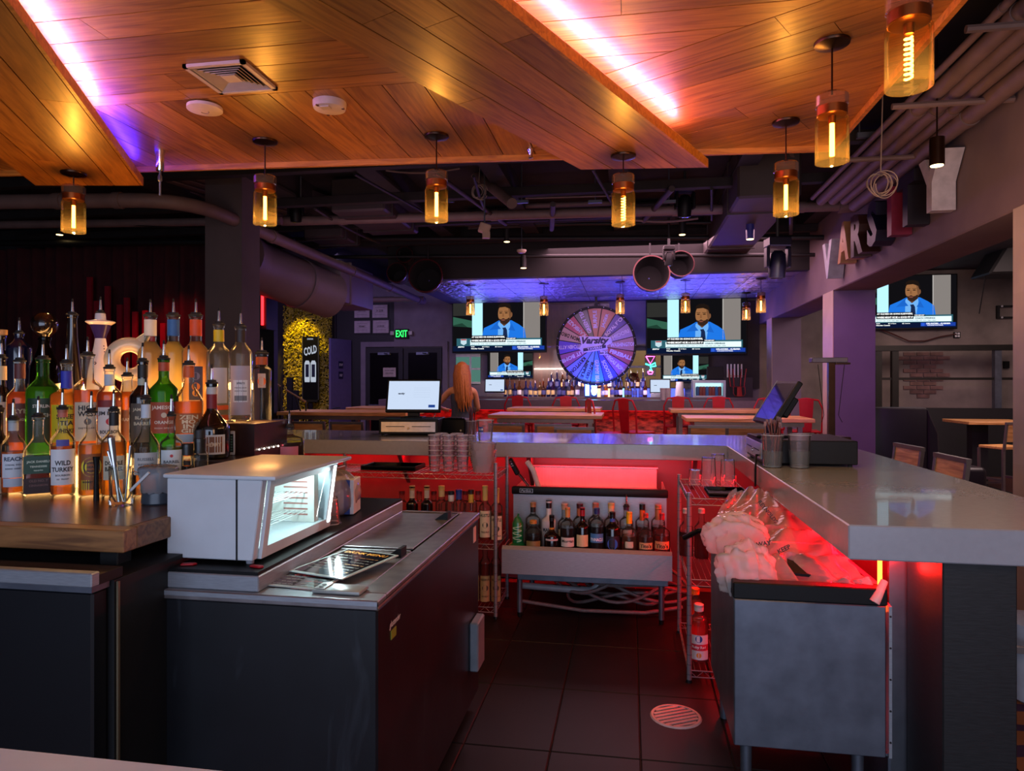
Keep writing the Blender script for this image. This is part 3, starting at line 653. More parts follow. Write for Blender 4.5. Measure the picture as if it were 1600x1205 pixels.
def cup(name, parent, loc, r0, r1, h, m=CUPP, seg=20, flip=False, rim=True):
    b = MB(); pr = [(r0 * 0.2, 0.003), (r0, 0.0), (r0 + 0.001, 0.004), (r1, h)]
    if rim: pr += [(r1 + 0.003, h + 0.001), (r1 + 0.003, h + 0.004), (r1 - 0.001, h + 0.004)]
    pr += [(r1 - 0.002, h - 0.004), (r0 - 0.002, 0.006), (r0 * 0.2, 0.006)]
    if flip: pr = [(r, h + 0.005 - z) for r, z in pr][::-1]
    b.lathe(pr, m, seg, close=False)
    if m is CUPP:
        zr = (0.0045, 0.0005) if flip else (h, h + 0.0045)
        b.lathe([(r1 + 0.0034, zr[0]), (r1 + 0.0034, zr[1])], RIMP, seg, close=False); b.lathe([(r0 + 0.0015, (h - 0.006) if flip else 0.005), (r0 + 0.0015, h if flip else 0.011)], RIMP, seg, close=False)
    return b.build(name, parent, loc)
tag(cup('plastic_cup', None, (-1.17, 2.58, 0.959), 0.03, 0.042, 0.10, flip=True), 'upturned clear plastic cup on cooler ledge beside white fridge', 'cup')
jr = thing('honey_bottle', 'red-brown squeeze bottle wedged behind the corner of white fridge', 'bottle', (-1.255, 2.62, 0.959))
m = MB(); m.lathe([(0.03, 0), (0.034, 0.02), (0.034, 0.09), (0.02, 0.12), (0.012, 0.13)], liquid('#a02812'), 16); m.build('body', jr)
m = MB(); m.lathe([(0.014, 0.131), (0.014, 0.15), (0.006, 0.165)], mat('dark red cap', '#5a1018', 0.4), 14); m.build('cap', jr)

# ------------------------------------------------------------------ wood counter on the left and what stands under it
wc = thing('wood_counter', 'thick wooden back counter with dark polished top and knotty front edge', 'counter', (-2.6, 1.75, 0))
m = MB(); m.box(-4.2, 1.80, 1.035, -1.44, 3.3, 1.10, WTOP); bbuild(m, 'top', wc)
m = MB(); m.box(-4.2, 1.745, 1.035, -1.411, 1.80, 1.0995, WEDGE); bbuild(m, 'front_edge', wc, bevel=0.003)
m = MB(); m.box(-1.4395, 1.8002, 1.035, -1.411, 3.3, 1.0995, WEDGE); bbuild(m, 'end_edge', wc, bevel=0.003)
m = MB(); m.box(-1.535, 1.80, 0, -1.475, 1.86, 1.034, BLACKM); bbuild(m, 'leg', wc, bevel=0.003); m = MB(); m.box(-1.535, 3.1, 0, -1.475, 3.16, 1.034, BLACKM); bbuild(m, 'leg', wc, bevel=0.003)
uf = thing('under_counter_fridge', 'black under-counter fridge with steel top band below the wooden counter', 'fridge', (-1.95, 1.62, 0))
m = MB(); m.box(-2.9, 1.66, 0.05, -1.37, 2.4, 0.985, BLACKM); m.box(-2.9, 1.6155, 0.9855, -1.377, 1.70, 1.012, BLACKM); bbuild(m, 'body', uf)
m = MB(); m.box(-2.9, 1.60, 0.06, -1.385, 1.655, 0.968, mat('fridge black door', '#070a10', 0.4, 0, 0.2, 3)); bbuild(m, 'door', uf, bevel=0.006)
m = MB(); m.box(-2.9, 1.585, 0.985, -1.375, 1.615, 1.022, STEEL); bbuild(m, 'top_band', uf, bevel=0.003)
m = MB(); m.box(-2.9, 1.592, 0.969, -1.38, 1.655, 0.9845, STEELD); bbuild(m, 'trim', uf)
m = MB(); m.box(-1.368, 1.665, 0.05, -1.362, 1.672, 0.98, mat('brass seam', '#8a7a60', 0.4, 0.7)); bbuild(m, 'edge_strip', uf)
# move under-counter unit clear of the post

# ------------------------------------------------------------------ cocktail station: speed rail and ice bin
st = thing('ice_bin_station', 'steel cocktail station with speed rail below and open red-lit ice bin', 'ice bin', (-0.27, 4.33, 0))
x0, x1 = -0.80, 0.26
m = MB(); m.box(x0, 4.33, 0.30, x1, 4.338, 0.455, STEEL); m.add([(x0, 4.33, 0.455), (x1, 4.33, 0.455), (x1, 4.352, 0.475), (x0, 4.352, 0.475)], [(0, 1, 2, 3)], STEEL)
m.box(x0, 4.352, 0.463, x1, 4.358, 0.475, STEEL); m.box(x0, 4.338, 0.30, x1, 4.60, 0.306, STEEL); m.box(x0, 4.338, 0.30, x0 + 0.006, 4.60, 0.46, STEEL); m.box(x1 - 0.006, 4.338, 0.30, x1, 4.60, 0.46, STEEL)
bbuild(m, 'speed_rail', st)
m = MB(); m.box(x0 + 0.09, 4.40, 0.245, x1 - 0.02, 4.48, 0.2995, STEELD); bbuild(m, 'lower_apron', st, bevel=0.003)
m = MB(); m.box(x0 + 0.03, 4.60, 0.31, x1 - 0.02, 4.61, 0.80, STEEL); m.box(x0 + 0.03, 4.61, 0.31, x0 + 0.04, 5.1, 0.80, STEEL); m.box(x1 - 0.03, 4.61, 0.31, x1 - 0.02, 5.1, 0.80, STEEL)
m.box(x0 + 0.04, 4.61, 0.31, x1 - 0.03, 5.1, 0.32, STEEL); m.box(x0 + 0.03, 5.1, 0.31, x1 - 0.02, 5.11, 0.735, STEEL); bbuild(m, 'bin_body', st)
m = MB(); m.box(x0 + 0.02, 4.585, 0.765, x1 - 0.01, 4.64, 0.815, BLACKP); bbuild(m, 'front_bumper', st, bevel=0.008, seg=2)
m = MB()
for (a, b, c, d) in ((x0 + 0.08, 4.66, x1 - 0.06, 4.69), (x0 + 0.08, 4.98, x1 - 0.06, 5.02), (x0 + 0.08, 4.69, x0 + 0.12, 4.98), (x1 - 0.10, 4.69, x1 - 0.06, 4.98)): m.box(a, b, 0.74, c, d, 0.762, STEEL)
bbuild(m, 'bin_rim', st, bevel=0.003)
m = MB(); m.box(x0 + 0.09, 5.20, 0.735, x1 - 0.06, 5.212, 0.88, mat('ribbed liner', '#c8c0c4', 0.4, 0, 0.05))
for k in range(36): xx = x0 + 0.10 + k * 0.0252; m.box(xx, 5.196, 0.74, xx + 0.012, 5.2, 0.875, mat('ribbed liner', '#c8c0c4', 0.4))
m.box(x0 + 0.08, 5.19, 0.8805, x1 - 0.05, 5.22, 0.89, STEEL); m.box(x0 + 0.09, 5.111, 0.72, x1 - 0.06, 5.22, 0.734, STEEL); bbuild(m, 'raised_lid', st)
for (x, y) in ((x0 + 0.10, 4.43), (x1 - 0.06, 4.43), (x0 + 0.10, 5.0), (x1 - 0.06, 5.0)):
    m = MB(); m.tube([(x, y, 0.245), (x, y, 0.03), ], 0.018, STEELD, 12); m.lathe([(0.014, 0), (0.017, 0.03)], BLACKP, 12, Matrix.Translation((x, y, 0))); bbuild(m, 'leg', st)
m = MB(); m.box(x0 + 0.075, 4.583, 0.777, x0 + 0.165, 4.585, 0.805, mat('badge silver', '#aaaab0', 0.3, 0.6)); m.box(x0 + 0.079, 4.582, 0.780, x0 + 0.161, 4.583, 0.802, BLACKP)
add_text(m, 'Perlick', 0.016, mat('badge silver', '#aaaab0', 0.3, 0.6), Matrix.Translation((x0 + 0.12, 4.5815, 0.791)), w=0.07, shear=0.2); bbuild(m, 'badge', st)
# soda gun with holster and curved hose left of the bin
sg = thing('soda_gun', 'black soda gun in its holster with a curved steel hose', 'soda gun', (-0.80, 4.86, 0.90))
m = MB(); m.cbox((0.0, 0, 0.02), (0.035, 0.04, 0.13), BLACKP, Matrix.Rotation(-0.5, 4, 'Y')); m.build('handle', sg, bevel=0.008)
m = MB(); 
for k in range(6): m.cbox((-0.012 + 0.012 * (k % 2), -0.022, 0.03 + 0.016 * (k // 2)), (0.009, 0.006, 0.01), CHROME, Matrix.Rotation(-0.5, 4, 'Y'))
m.build('button', sg)
m = MB(); m.tube([(0.02, 0, -0.03), (0.06, -0.02, -0.07), (0.11, -0.05, -0.12), (0.12, -0.06, -0.2)], 0.010, CHROME, 8); m.build('hose', sg)
m = MB(); m.tube([(0.07, 0.05, 0.06), (0.12, 0.02, 0.0), (0.17, -0.04, -0.12)], 0.02, mat('white hose', '#c8b8b8', 0.4), 10); tag(m.build('drain_hose', None, (-0.80, 4.92, 0.88)), 'pale curved tube lit red at left side of ice bin', 'hose')
# drain pipe and coiled hoses under the station
m = MB(); m.tube([(-0.72, 4.62, 0.145), (-0.30, 4.62, 0.13), (-0.24, 4.62, 0.14), (-0.10, 4.63, 0.245)], 0.022, mat('grey PVC', '#8a8c92', 0.4), 12)
m.lathe([(0.027, -0.03), (0.027, 0.03)], mat('grey PVC', '#8a8c92', 0.4), 12, Matrix.Translation((-0.29, 4.62, 0.13)) @ Matrix.Rotation(PI / 2, 4, 'Y')); tag(m.build('drain_pipe'), 'grey plastic drain pipe with elbow under the ice bin', 'pipe')
rnd = random.Random(5); HOSE = mat('grey braided hose', '#6a5a58', 0.55, 0, 0.2, 60)
for k in range(7):
    cx, cy = -0.05 + rnd.uniform(-0.16, 0.12), 4.82 + rnd.uniform(-0.06, 0.06); rr = rnd.uniform(0.26, 0.42); tl = rnd.uniform(-0.18, 0.18); zz = 0.05 + k * 0.022
    m = MB(); m.tube([(cx + rr * math.cos(t), cy + 0.22 * math.sin(t), zz + 0.05 + 0.06 * math.sin(t + tl * 9) + 0.03 * math.sin(3 * t + k)) for t in [2 * PI * i / 40 for i in range(40)]], 0.011, HOSE, 7, cap=False)
    o = m.build('hose'); tag(o, '%s grey hose loop from the floor in the tangle under the ice bin' % ORD[k], 'hose', 'tangled hoses under the ice bin')
m = MB(); m.tube([(-0.72, 4.56, 0.06), (-0.3, 4.55, 0.02), (0.1, 4.54, 0.03), (0.34, 4.6, 0.06)], 0.012, HOSE, 8); tag(m.build('hose'), 'single grey hose lying straight along front of the hose tangle', 'hose')

# floor drain
p = PZ(1056, 1120, 0); dn = thing('floor_drain', 'round pale floor drain grate with curved slots', 'drain', (p.x, p.y, 0.0))
m = MB(); m.lathe([(0.115, 0.0), (0.11, 0.006), (0.10, 0.006), (0.10, 0.001)], mat('drain white', '#c9a9a6', 0.5, 0, 0.15), 32, close=False); m.build('ring', dn)
m = MB(); m.lathe([(0.099, 0.0005), (0.098, 0.001)], BLACKM, 28); m.build('well', dn)
for k in range(7):
    d = -0.08 + k * 0.0267; c = math.sqrt(0.1 ** 2 - d * d) * 0.97; m = MB(); m.add([(-c, d - 0.008, 0.0045), (c, d - 0.008, 0.0045), (c, d + 0.008, 0.0045), (-c, d + 0.008, 0.0045), (-c, d - 0.008, 0.001), (c, d - 0.008, 0.001), (c, d + 0.008, 0.001), (-c, d + 0.008, 0.001)],
      [(0, 1, 2, 3), (4, 5, 1, 0), (6, 7, 3, 2), (5, 6, 2, 1), (7, 4, 0, 3)], mat('drain white', '#c9a9a6', 0.5, 0, 0.15)); m.build('bar', dn, rz=0.5)

# ------------------------------------------------------------------ steel sink unit under the right bar
su = thing('steel_sink_unit', 'steel under-bar sink unit with scuffed end panel and round legs', 'sink', (0.62, 2.6, 0))
m = MB(); m.box(0.375, 2.60, 0.205, 0.885, 2.612, 0.735, STEELD); bbuild(m, 'end_panel', su, bevel=0.003)
m = MB(); m.box(0.375, 2.6122, 0.205, 0.387, 3.32, 0.735, STEELD); bbuild(m, 'front_panel', su)
m = MB(); m.box(0.895, 2.60, 0.205, 0.905, 2.63, 0.735, STEEL)
for k in range(5): m.lathe([(0.004, 0), (0.003, 0.003)], BLACKM, 8, Matrix.Translation((0.90, 2.60, 0.26 + 0.11 * k)) @ Matrix.Rotation(PI / 2, 4, 'X'))
bbuild(m, 'corner_post', su)
m = MB(); m.box(0.372, 2.602, 0.7352, 0.892, 2.66, 0.795, BLACKP); m.box(0.372, 2.6602, 0.7352, 0.41, 3.3, 0.795, STEELD); m.box(0.862, 2.6602, 0.7352, 0.892, 3.3, 0.795, STEEL); bbuild(m, 'rim', su, bevel=0.004)
m = MB(); m.box(0.41, 2.66, 0.60, 0.862, 3.3, 0.61, STEELD); m.box(0.388, 2.613, 0.206, 0.9, 3.38, 0.215, STEELD); m.box(0.8925, 2.64, 0.60, 0.9045, 3.38, 0.61, STEELD); m.box(0.41, 3.30, 0.60, 0.862, 3.32, 0.79, STEELD); bbuild(m, 'basin', su)  # lower plate and side strip added to stop red light reaching the floor
m = MB(); m.box(0.9055, 2.64, 0.0, 0.915, 3.4, 0.73, STEELD); bbuild(m, 'back_panel', su)  # unseen panel added to block the red LED light under the sink
m = MB(); m.box(0.862, 3.3, 0.70, 0.9, 3.32, 0.80, STEELD); m.add([(0.60, 2.75, 0.80), (0.84, 2.69, 0.80), (0.85, 2.74, 0.80), (0.62, 2.95, 0.86), (0.60, 2.75, 0.79), (0.84, 2.69, 0.79), (0.85, 2.74, 0.79), (0.62, 2.95, 0.85)], [(0, 1, 2, 3), (4, 7, 6, 5), (0, 4, 5, 1), (3, 2, 6, 7), (1, 5, 6, 2), (0, 3, 7, 4)], BLACKP); bbuild(m, 'lid', su)
for (x, y) in ((0.425, 2.66), (0.81, 2.66), (0.425, 3.25), (0.83, 3.25)):
    m = MB(); m.tube([(x, y, 0.204), (x, y, 0.0)], [0.021, 0.019], STEELD, 14); bbuild(m, 'leg', su)
# ------------------------------------------------------------------ bottles
GLASS = thin_glass('bottle glass', '#f4f6f2', 0.9, 0.02)
GLGREEN = thin_glass('green glass', '#78b868', 0.8, 0.05)
GLDARK = mat('dark bottle glass', '#140c0a', 0.12, 0, 0.3, coat=0.5)
GLNAVY = mat('navy bottle glass', '#0d1028', 0.12, 0, 0.3, coat=0.5)
FROST = liquid('#ffe2b0', 0.9)
SPOUT = mat('pourer steel', '#b8b8ba', 0.2, 0.9, 0.05)
INK = mat('black ink', '#1d1a1a', 0.6)
def col(c): return mat('print ' + c, c, 0.55, 0, 0.05)
def smooth(r0, r1, z0, z1, n=7):
    return [(r1 + (r0 - r1) * (0.5 + 0.5 * math.cos(PI * i / n)), z0 + (z1 - z0) * i / n) for i in range(1, n + 1)]
def patch(mb, r, z0, z1, half, m, sq=False, ca=0.0, n=10):
    if sq:
        d = 0.955 * r; w = min(half, 0.9) * r
        mb.add([(-w, -d, z0), (w, -d, z0), (w, -d, z1), (-w, -d, z1)], [(0, 1, 2, 3)], m)
    else:
        vs = []
        for i in range(n + 1):
            a = ca - half + 2 * half * i / n; vs += [(r * math.sin(a), -r * math.cos(a), z0), (r * math.sin(a), -r * math.cos(a), z1)]
        mb.add(vs, [(2 * i, 2 * i + 2, 2 * i + 3, 2 * i + 1) for i in range(n)], m)
def pourer(parent, z, r, L=0.078):
    m = MB(); m.lathe([(r * 0.8, z - 0.002), (r * 1.25, z), (r * 1.3, z + 0.005), (r * 0.9, z + 0.009), (r * 0.85, z + 0.016), (0.005, z + 0.018)], RUBBER, 14)
    m.tube([(0, 0, z + 0.017), (0, 0.001, z + 0.5 * L), (0, 0.004, z + 0.8 * L)], [0.0062, 0.0052, 0.0045], SPOUT, 8)
    m.tube([(0, 0.004, z + 0.8 * L), (0, 0.009, z + L)], [0.0046, 0.0036], RUBBER, 8); return m.build('pourer', parent)
def bottle(label, px, y, z, w, sh, nk, top, nw, body=None, liq=None, fill=None, cap='pourer', labs=(), necks=(), sq=False, group=None, turn=0.0, name='liquor_bottle', taper=0.95, simple=False):
    """sizes are read in photograph pixels at the bottle's own depth and turned into metres"""
    q = PY(px, 700, y); x = q.x; k = depth(x, y) / F_PX
    zz = lambda py: EYE - (py - HOR) * k - z
    r, rn, hs, hn, ht = w * k / 2, nw * k / 2, zz(sh), zz(nk), zz(top)
    t = thing(name, label, 'bottle', (x, y, z), face_cam(x, y) + turn, group)
    prof = [(r * 0.8, 0.0), (r * taper, 0.004), (r, min(0.02, hs * 0.2)), (r, hs)] + smooth(r, rn, hs, hn) + [(rn, ht - 0.012), (rn * 1.15, ht - 0.01), (rn * 1.15, ht)]
    sqf = (lambda v: max(0, min(1, 1 - (v - hs) / max(1e-4, (hn - hs))))) if sq else None
    m = MB(); m.lathe(prof, body or GLASS, 20 if not sq else 32, sq=sqf, close=body is not None); m.build('glass', t, angle=50)
    if liq:
        f = zz(fill) if fill else hs
        pin = [(0.01, 0.008), (r * 0.92, 0.009)] + [(max(rr * 0.93, 0.003), v) for rr, v in prof[2:] if v < f and v > 0.012]
        # radius of the glass at the liquid level
        rl = r
        for (ra, za), (rb, zb) in zip(prof, prof[1:]):
            if za <= f <= zb: rl = ra + (rb - ra) * (f - za) / max(1e-6, zb - za)
        pin += [(rl * 0.93, f), (0.002, f)]
        m = MB(); m.lathe(pin, liq, 18 if not sq else 32, sq=sqf); m.build('liquor', t, angle=50)
    if labs:
        m = MB(); tx = MB()
        for L in labs:
            p0, p1, c, half, texts = L
            z1, z0 = zz(p0), zz(p1); patch(m, r * 1.012, z0, z1, half, col(c), sq)
            for s in texts:
                (st, hh, py, ic) = s[:4]; wf = s[4] if len(s) > 4 else None
                if st.startswith('@'):   # round emblem: a filled disc
                    rad = hh * k; n = 18; R = r * 1.022; zc = zz(py)
                    vs = []
                    for i in range(n):
                        a = rad * math.cos(2 * PI * i / n) / R; vs.append((R * math.sin(a), -R * math.cos(a), zc + rad * math.sin(2 * PI * i / n)) if not sq else (rad * math.cos(2 * PI * i / n), -0.965 * r, zc + rad * math.sin(2 * PI * i / n)))
                    tx.add(vs, [tuple(range(n))], col(ic))
                else:
                    M = Matrix.Translation((0, -0.975 * r, 0)) if sq else None
                    add_text(tx, st, hh * k, col(ic), M, w=wf * k if wf else None, bold=0.03, bend=None if sq else r * 1.03, zc=zz(py))
        lb = m.build('label', t, angle=80)
        if tx.v: tx.build('lettering', lb)
    if necks:
        for p0, p1, c in necks:
            m = MB(); z1, z0 = zz(p0), zz(p1); m.lathe([(rn * 1.06, z0), (rn * 1.06, z1)], col(c), 16, close=False); m.build('neck_label', t)
    if cap == 'pourer': pourer(t, ht, max(rn, 0.011))
    elif cap == 'cork':
        m = MB(); m.lathe([(rn * 0.9, ht - 0.005), (rn * 0.9, ht + 0.004), (rn * 1.3, ht + 0.005), (rn * 1.35, ht + 0.028), (rn, ht + 0.03)], mat('cork', '#b58a58', 0.8, 0, 0.2, 60), 14); m.build('stopper', t)
    elif isinstance(cap, tuple):
        m = MB(); h = cap[1] * k; m.lathe([(rn * 1.12, ht - h), (rn * 1.15, ht + 0.002), (rn * 1.0, ht + 0.005)], mat('cap ' + cap[0], cap[0], 0.35, 0, 0.08), 16); m.build('cap', t)
    return t
G1 = None
# front row on the wooden counter
yF, zF = 2.25, 1.10
bottle('dark bottle with reddish shoulders at the very left edge of front row', -4, yF, zF, 30, 700, 672, 640, 15, GLDARK, labs=((745, 770, '#cfc3a4', 1.0, ()),))
bottle('clear amber bottle with two white labels and silver neck, front row', 21, yF, zF, 33, 697, 676, 656, 13, None, liquid('#c07a24'), 705, labs=((708, 745, '#c9d2da', 1.0, (('REACH', 6.5, 716, '#2a3a52', 26), ('CORDIAL  SODA', 2.6, 725, '#56606c', 22), ('BLENDED  WHISKEY', 2.4, 731, '#56606c', 22))), (746, 759, '#b5c4d4', 0.9, ())), necks=((657, 673, '#a8b0b6'),), sq=False)
bottle('square dark whiskey bottle with green label, front row', 60, yF, zF, 42, 709, 680, 652, 15, None, liquid('#3a1712', 0.25), 712, labs=((711, 738, '#1e4636', 0.95, (('JACK DANIELS', 4.5, 720, '#b8c8b4', 30), ('TENNESSEE', 3, 727, '#b8c8b4', 22), ('apple', 2.6, 733, '#b8c8b4', 12))), (745, 768, '#2c1416', 0.9, (('OLD NO. 7', 4, 749, '#6a4a4a', 24), ('CINNAMON', 3.5, 756, '#6a4a4a', 24)))), sq=True)
bottle('bourbon bottle with white label of a bird feather, front row', 98, yF, zF, 35, 690, 668, 640, 13, None, liquid('#b8743a'), 696, labs=((701, 756, '#d3d7da', 1.05, (('WILD', 7.5, 722, '#2a2a2e', 22), ('TURKEY', 7, 732, '#2a2a2e', 32), ('BOURBON', 3, 741, '#5a5a5e', 20), ('101  PROOF', 2.4, 747, '#5a5a5e', 16))), (686, 696, '#4a4a9a', 0.5, ())), cap='pourer', necks=((640, 652, '#b86a58'),))
bottle('amber whiskey bottle with round yellow emblem and yellow lower band, front row', 143, yF, zF, 37, 697, 672, 645, 14, None, liquid('#dc9a1c', 0.6), 694, labs=((708, 763, '#8a4a1a', 0.85, (('@', 15, 728, '#d8c81e'), ('@', 12, 728, '#1c1a10'), ('@', 9.5, 728, '#d8c81e'), ('HOWLER', 3, 722, '#1c1a10', 15), ('HEAD', 3.4, 728, '#1c1a10', 13), ('BANANA', 2.6, 734, '#1c1a10', 14))), (748, 763, '#d8c81e', 0.86, (('MONKEY SPIRIT', 3, 751, '#2a2410', 26),))), sq=False)
bottle('amber bottle with tall cream label and black printed neck, front row', 178, yF + 0.02, zF, 36, 692, 670, 642, 13, None, liquid('#dc961c', 0.6), 690, labs=((711, 748, '#d8d0b4', 0.9, (('DOUBLE', 6.5, 722, '#20201e', 26), ('BARREL', 6.5, 731, '#20201e', 26))),), necks=((645, 665, '#141416'),))
bottle('clear bottle with white neck band and plain grey label, front row beside the mug', 228, yF + 0.04, zF, 40, 700, 668, 624, 13, None, liquid('#9a6a3a', 0.3), 740, labs=((706, 740, '#c0c4c4', 0.9, (('RUSSELL', 4.5, 716, '#70727a', 24), ('RESERVE', 3.2, 724, '#70727a', 22))),), necks=((632, 653, '#c3ced8'),))
bottle('pale green liqueur bottle with white label of a small red animal, front row', 268, yF + 0.04, zF, 34, 694, 678, 650, 11, GLASS, liquid('#8aa03c', 0.45), 698, labs=((702, 735, '#c4cfd0', 1.0, (('@', 2.4, 711, '#b02a30'), ('BARREL', 4.4, 720, '#4a5056', 24))),))
bottle('small clear bottle with plain black screw cap at right end of front row', 293, yF + 0.06, zF, 20, 716, 708, 695, 15, None, liquid('#5a4a40', 0.3), 728, cap=('#141416', 16))
bottle('clear bottle with black neck and gold topped stopper beside the small black-capped bottle', 312, yF + 0.10, zF, 26, 712, 700, 686, 16, None, None, None, cap=('#1a1818', 22), necks=((672, 686, '#1a1818'),))
# middle row on the first lit step
yM, zM = 2.52, 1.215
bottle('dark bottle with cream label at left end of the middle row', 2, yM, zM, 26, 620, 600, 560, 14, GLDARK, labs=((628, 680, '#b8a890', 1.0, ()),), necks=((572, 594, '#c8b48a'),))
bottle('rust-coloured whiskey bottle with brown neck capsule, middle row', 31, yM, zM, 36, 622, 602, 565, 14, None, liquid('#b8601c', 0.6), 612, labs=((630, 690, '#5e2a20', 1.0, (('RYE', 7, 642, '#b89a7a', 20), ('STRAIGHT', 4, 655, '#b89a7a', 24))),), necks=((568, 592, '#5e2a28'),))
bottle('bright green glass whiskey bottle with dark green label, middle row', 67, yM, zM, 46, 612, 588, 562, 17, GLGREEN, liquid('#c4d824', 0.6), 604, labs=((622, 690, '#1c3a28', 1.0, (('STERLING', 5, 634, '#c8d0c0', 28), ('IRISH', 6, 648, '#9ab09a', 24))),))
bottle('bottle with blue neck capsule and bright yellow label, middle row', 104, yM, zM, 46, 618, 606, 568, 15, None, liquid('#c88a24', 0.6), 612, labs=((632, 690, '#c8be1e', 1.0, (('FIREFLY', 4.5, 637, '#222012', 28), ('SWEET', 7, 650, '#222012', 28), ('TEA', 7, 660, '#222012', 18), ('WHISKEY', 7, 672, '#222012', 32))),), necks=((580, 607, '#3038b0'),))
bottle('clear shouldered whiskey bottle with cream label and dark round picture, middle row', 137, yM, zM, 40, 606, 590, 556, 17, None, liquid('#cc741c', 0.6), 609, labs=((628, 688, '#c9bda4', 1.0, (('HIGH', 8, 637, '#1c1a1a', 26), ('WEST', 8, 646, '#1c1a1a', 28), ('@', 5, 658, '#5a5450'), ('DISTILLERY', 2.6, 668, '#5a5450', 26))),))
bottle('bourbon bottle with white label and red wax-seal emblem, middle row', 171, yM, zM, 36, 618, 600, 576, 14, None, liquid('#c0681c', 0.6), 612, labs=((625, 636, '#7a1c1a', 1.0, ()), (636, 690, '#cdcccb', 1.0, (('JIM BEAM', 7.5, 646, '#201c1e', 34), ('@', 5, 658, '#b02230'), ('BOURBON', 5.5, 674, '#26262a', 28), ('WHISKEY', 3, 682, '#26262a', 18))),), necks=((585, 603, '#b9c4cc'),))
bottle('amber bottle with orange-brown label, squeezed between two whiskeys in the middle row', 199, yM + 0.07, zM, 30, 622, 606, 588, 14, None, liquid('#d8801a', 0.7), 612, labs=((640, 690, '#a8642a', 1.0, (('ORANGE', 5, 655, '#e8c89a', 24),)),))
bottle('dark glass whiskey bottle with long black capsule and grey-brown label, middle row', 223, yM - 0.02, zM, 38, 622, 600, 566, 14, GLDARK, labs=((630, 690, '#5a5044', 1.0, (('JAMESON', 6, 640, '#cfc4a4', 30), ('BLACK', 5, 652, '#cfc4a4', 22), ('BARREL', 5, 661, '#cfc4a4', 26))),), necks=((565, 590, '#141414'), (592, 612, '#a8ac98')))
bottle('green glass whiskey bottle with orange label and orange neck, middle row', 256, yM, zM, 42, 612, 590, 562, 15, GLGREEN, liquid('#a4dc24', 0.6), 600, labs=((628, 676, '#a64a2c', 1.05, (('JAMESON', 7.5, 637, '#e6d6c4', 38), ('@', 4, 648, '#d8c4a8'), ('ORANGE', 5, 659, '#e6d6c4', 28), ('IRISH SPIRIT', 2.4, 668, '#d8b09a', 28))),), necks=((566, 580, '#b04a2a'),))
bottle('clear bottle of orange liqueur with orange neck and tall stacked letters, middle row', 295, yM + 0.02, zM, 42, 628, 598, 570, 15, None, liquid('#f08c10', 0.8), 627, labs=((645, 676, '#b0602c', 1.05, (('ZEN', 6.5, 651, '#e8cba0', 28), ('MO', 6.5, 658, '#e8cba0', 20), ('IN', 6.5, 665, '#e8cba0', 16), ('GIE', 6.5, 672, '#e8cba0', 22))), (677, 690, '#a8b0b4', 1.0, ())), necks=((572, 590, '#d05a24'),))
bottle('squat dark red liqueur bottle with red wax neck and cream-brown label', 331, yM + 0.02, zM, 54, 672, 636, 600, 15, GLDARK, labs=((678, 708, '#c8c6c2', 0.75, (('@', 1, 690, '#c8c6c2'),)), (681, 705, '#7a4a2c', 0.62, (('CHERRY', 6, 693, '#e0c8a8', 28),))), necks=((605, 616, '#b8b4b0'), (616, 640, '#7a101c')))
# back row on the upper step
yB, zB = 2.82, 1.345
bottle('tan corked bottle at far left end of back row', 1, yB, zB, 24, 560, 545, 525, 14, GLDARK, cap='cork')
bottle('dark navy blue ridged bottle with pourer, back row', 30, yB, zB, 35, 545, 528, 522, 12, GLNAVY)
t = bottle('dark tequila bottle with big glass sphere stopper, back row', 70, yB, zB, 42, 585, 532, 528, 16, thin_glass('smoky glass', '#3a2a22', 0.9, 0.05), liquid('#b07a1c', 0.6), 592, cap=None)
k_ = depth(t.location.x, yB) / F_PX; zt = EYE - (528 - HOR) * k_ - zB
m = MB(); m.ball((0, 0, zt + 21 * k_), 19 * k_, GLDARK, 20, 12); m.lathe([(7 * k_, zt), (10 * k_, zt + 5 * k_)], GLDARK, 14); m.build('stopper', t)
bottle('very tall dark tapering liqueur bottle with flared lip, back row', 113, yB, zB, 36, 640, 505, 493, 14, GLDARK)
# white ceramic decanter with purple star collar
q = PY(157, 600, yB); k_ = depth(q.x, yB) / F_PX
t = thing('ceramic_decanter', 'white ceramic tequila decanter with purple star collar and flared rim', 'bottle', (q.x, yB, zB), face_cam(q.x, yB))
CER = mat('white ceramic', '#d8ccc8', 0.25, 0, 0.04, coat=0.4); CERP = mat('purple glaze', '#2a1c52', 0.3, 0, 0.1)
zz = lambda py: EYE - (py - HOR) * k_ - zB
m = MB(); m.lathe([(17 * k_, 0), (20 * k_, 0.01), (20 * k_, zz(610)), (17 * k_, zz(580)), (9 * k_, zz(540)), (7.5 * k_, zz(529))], CER, 28); m.build('body', t, angle=60)
m = MB(); m.lathe([(7.6 * k_, zz(529)), (9 * k_, zz(524)), (15 * k_, zz(508))], CERP, 16); m.build('collar', t)
m = MB(); m.lathe([(15 * k_, zz(508)), (21 * k_, zz(503.5)), (20 * k_, zz(502)), (8 * k_, zz(500)), (7.5 * k_, zz(491)), (7 * k_, zz(490))], CER, 28); m.build('rim', t, angle=60)
m = MB()
for i in range(9):
    a = 0.55 + 0.02 * i; m.ball(((9.3 + i * 0.95) * k_ * math.sin(0.5), -(9.3 + i * 0.95) * k_ * math.cos(0.5), zz(541 + i * 4.5)), 0.003, CERP, 6, 4)
for i in range(5): a = 2 * PI * i / 5; m.ball((-15.5 * k_ * 0.5 + 0.005 * math.cos(a), -16.6 * k_ * 0.87, zz(568) + 0.005 * math.sin(a)), 0.003, CERP, 6, 4)
m.build('painted_dots', t); pourer(t, zz(490), 0.015)
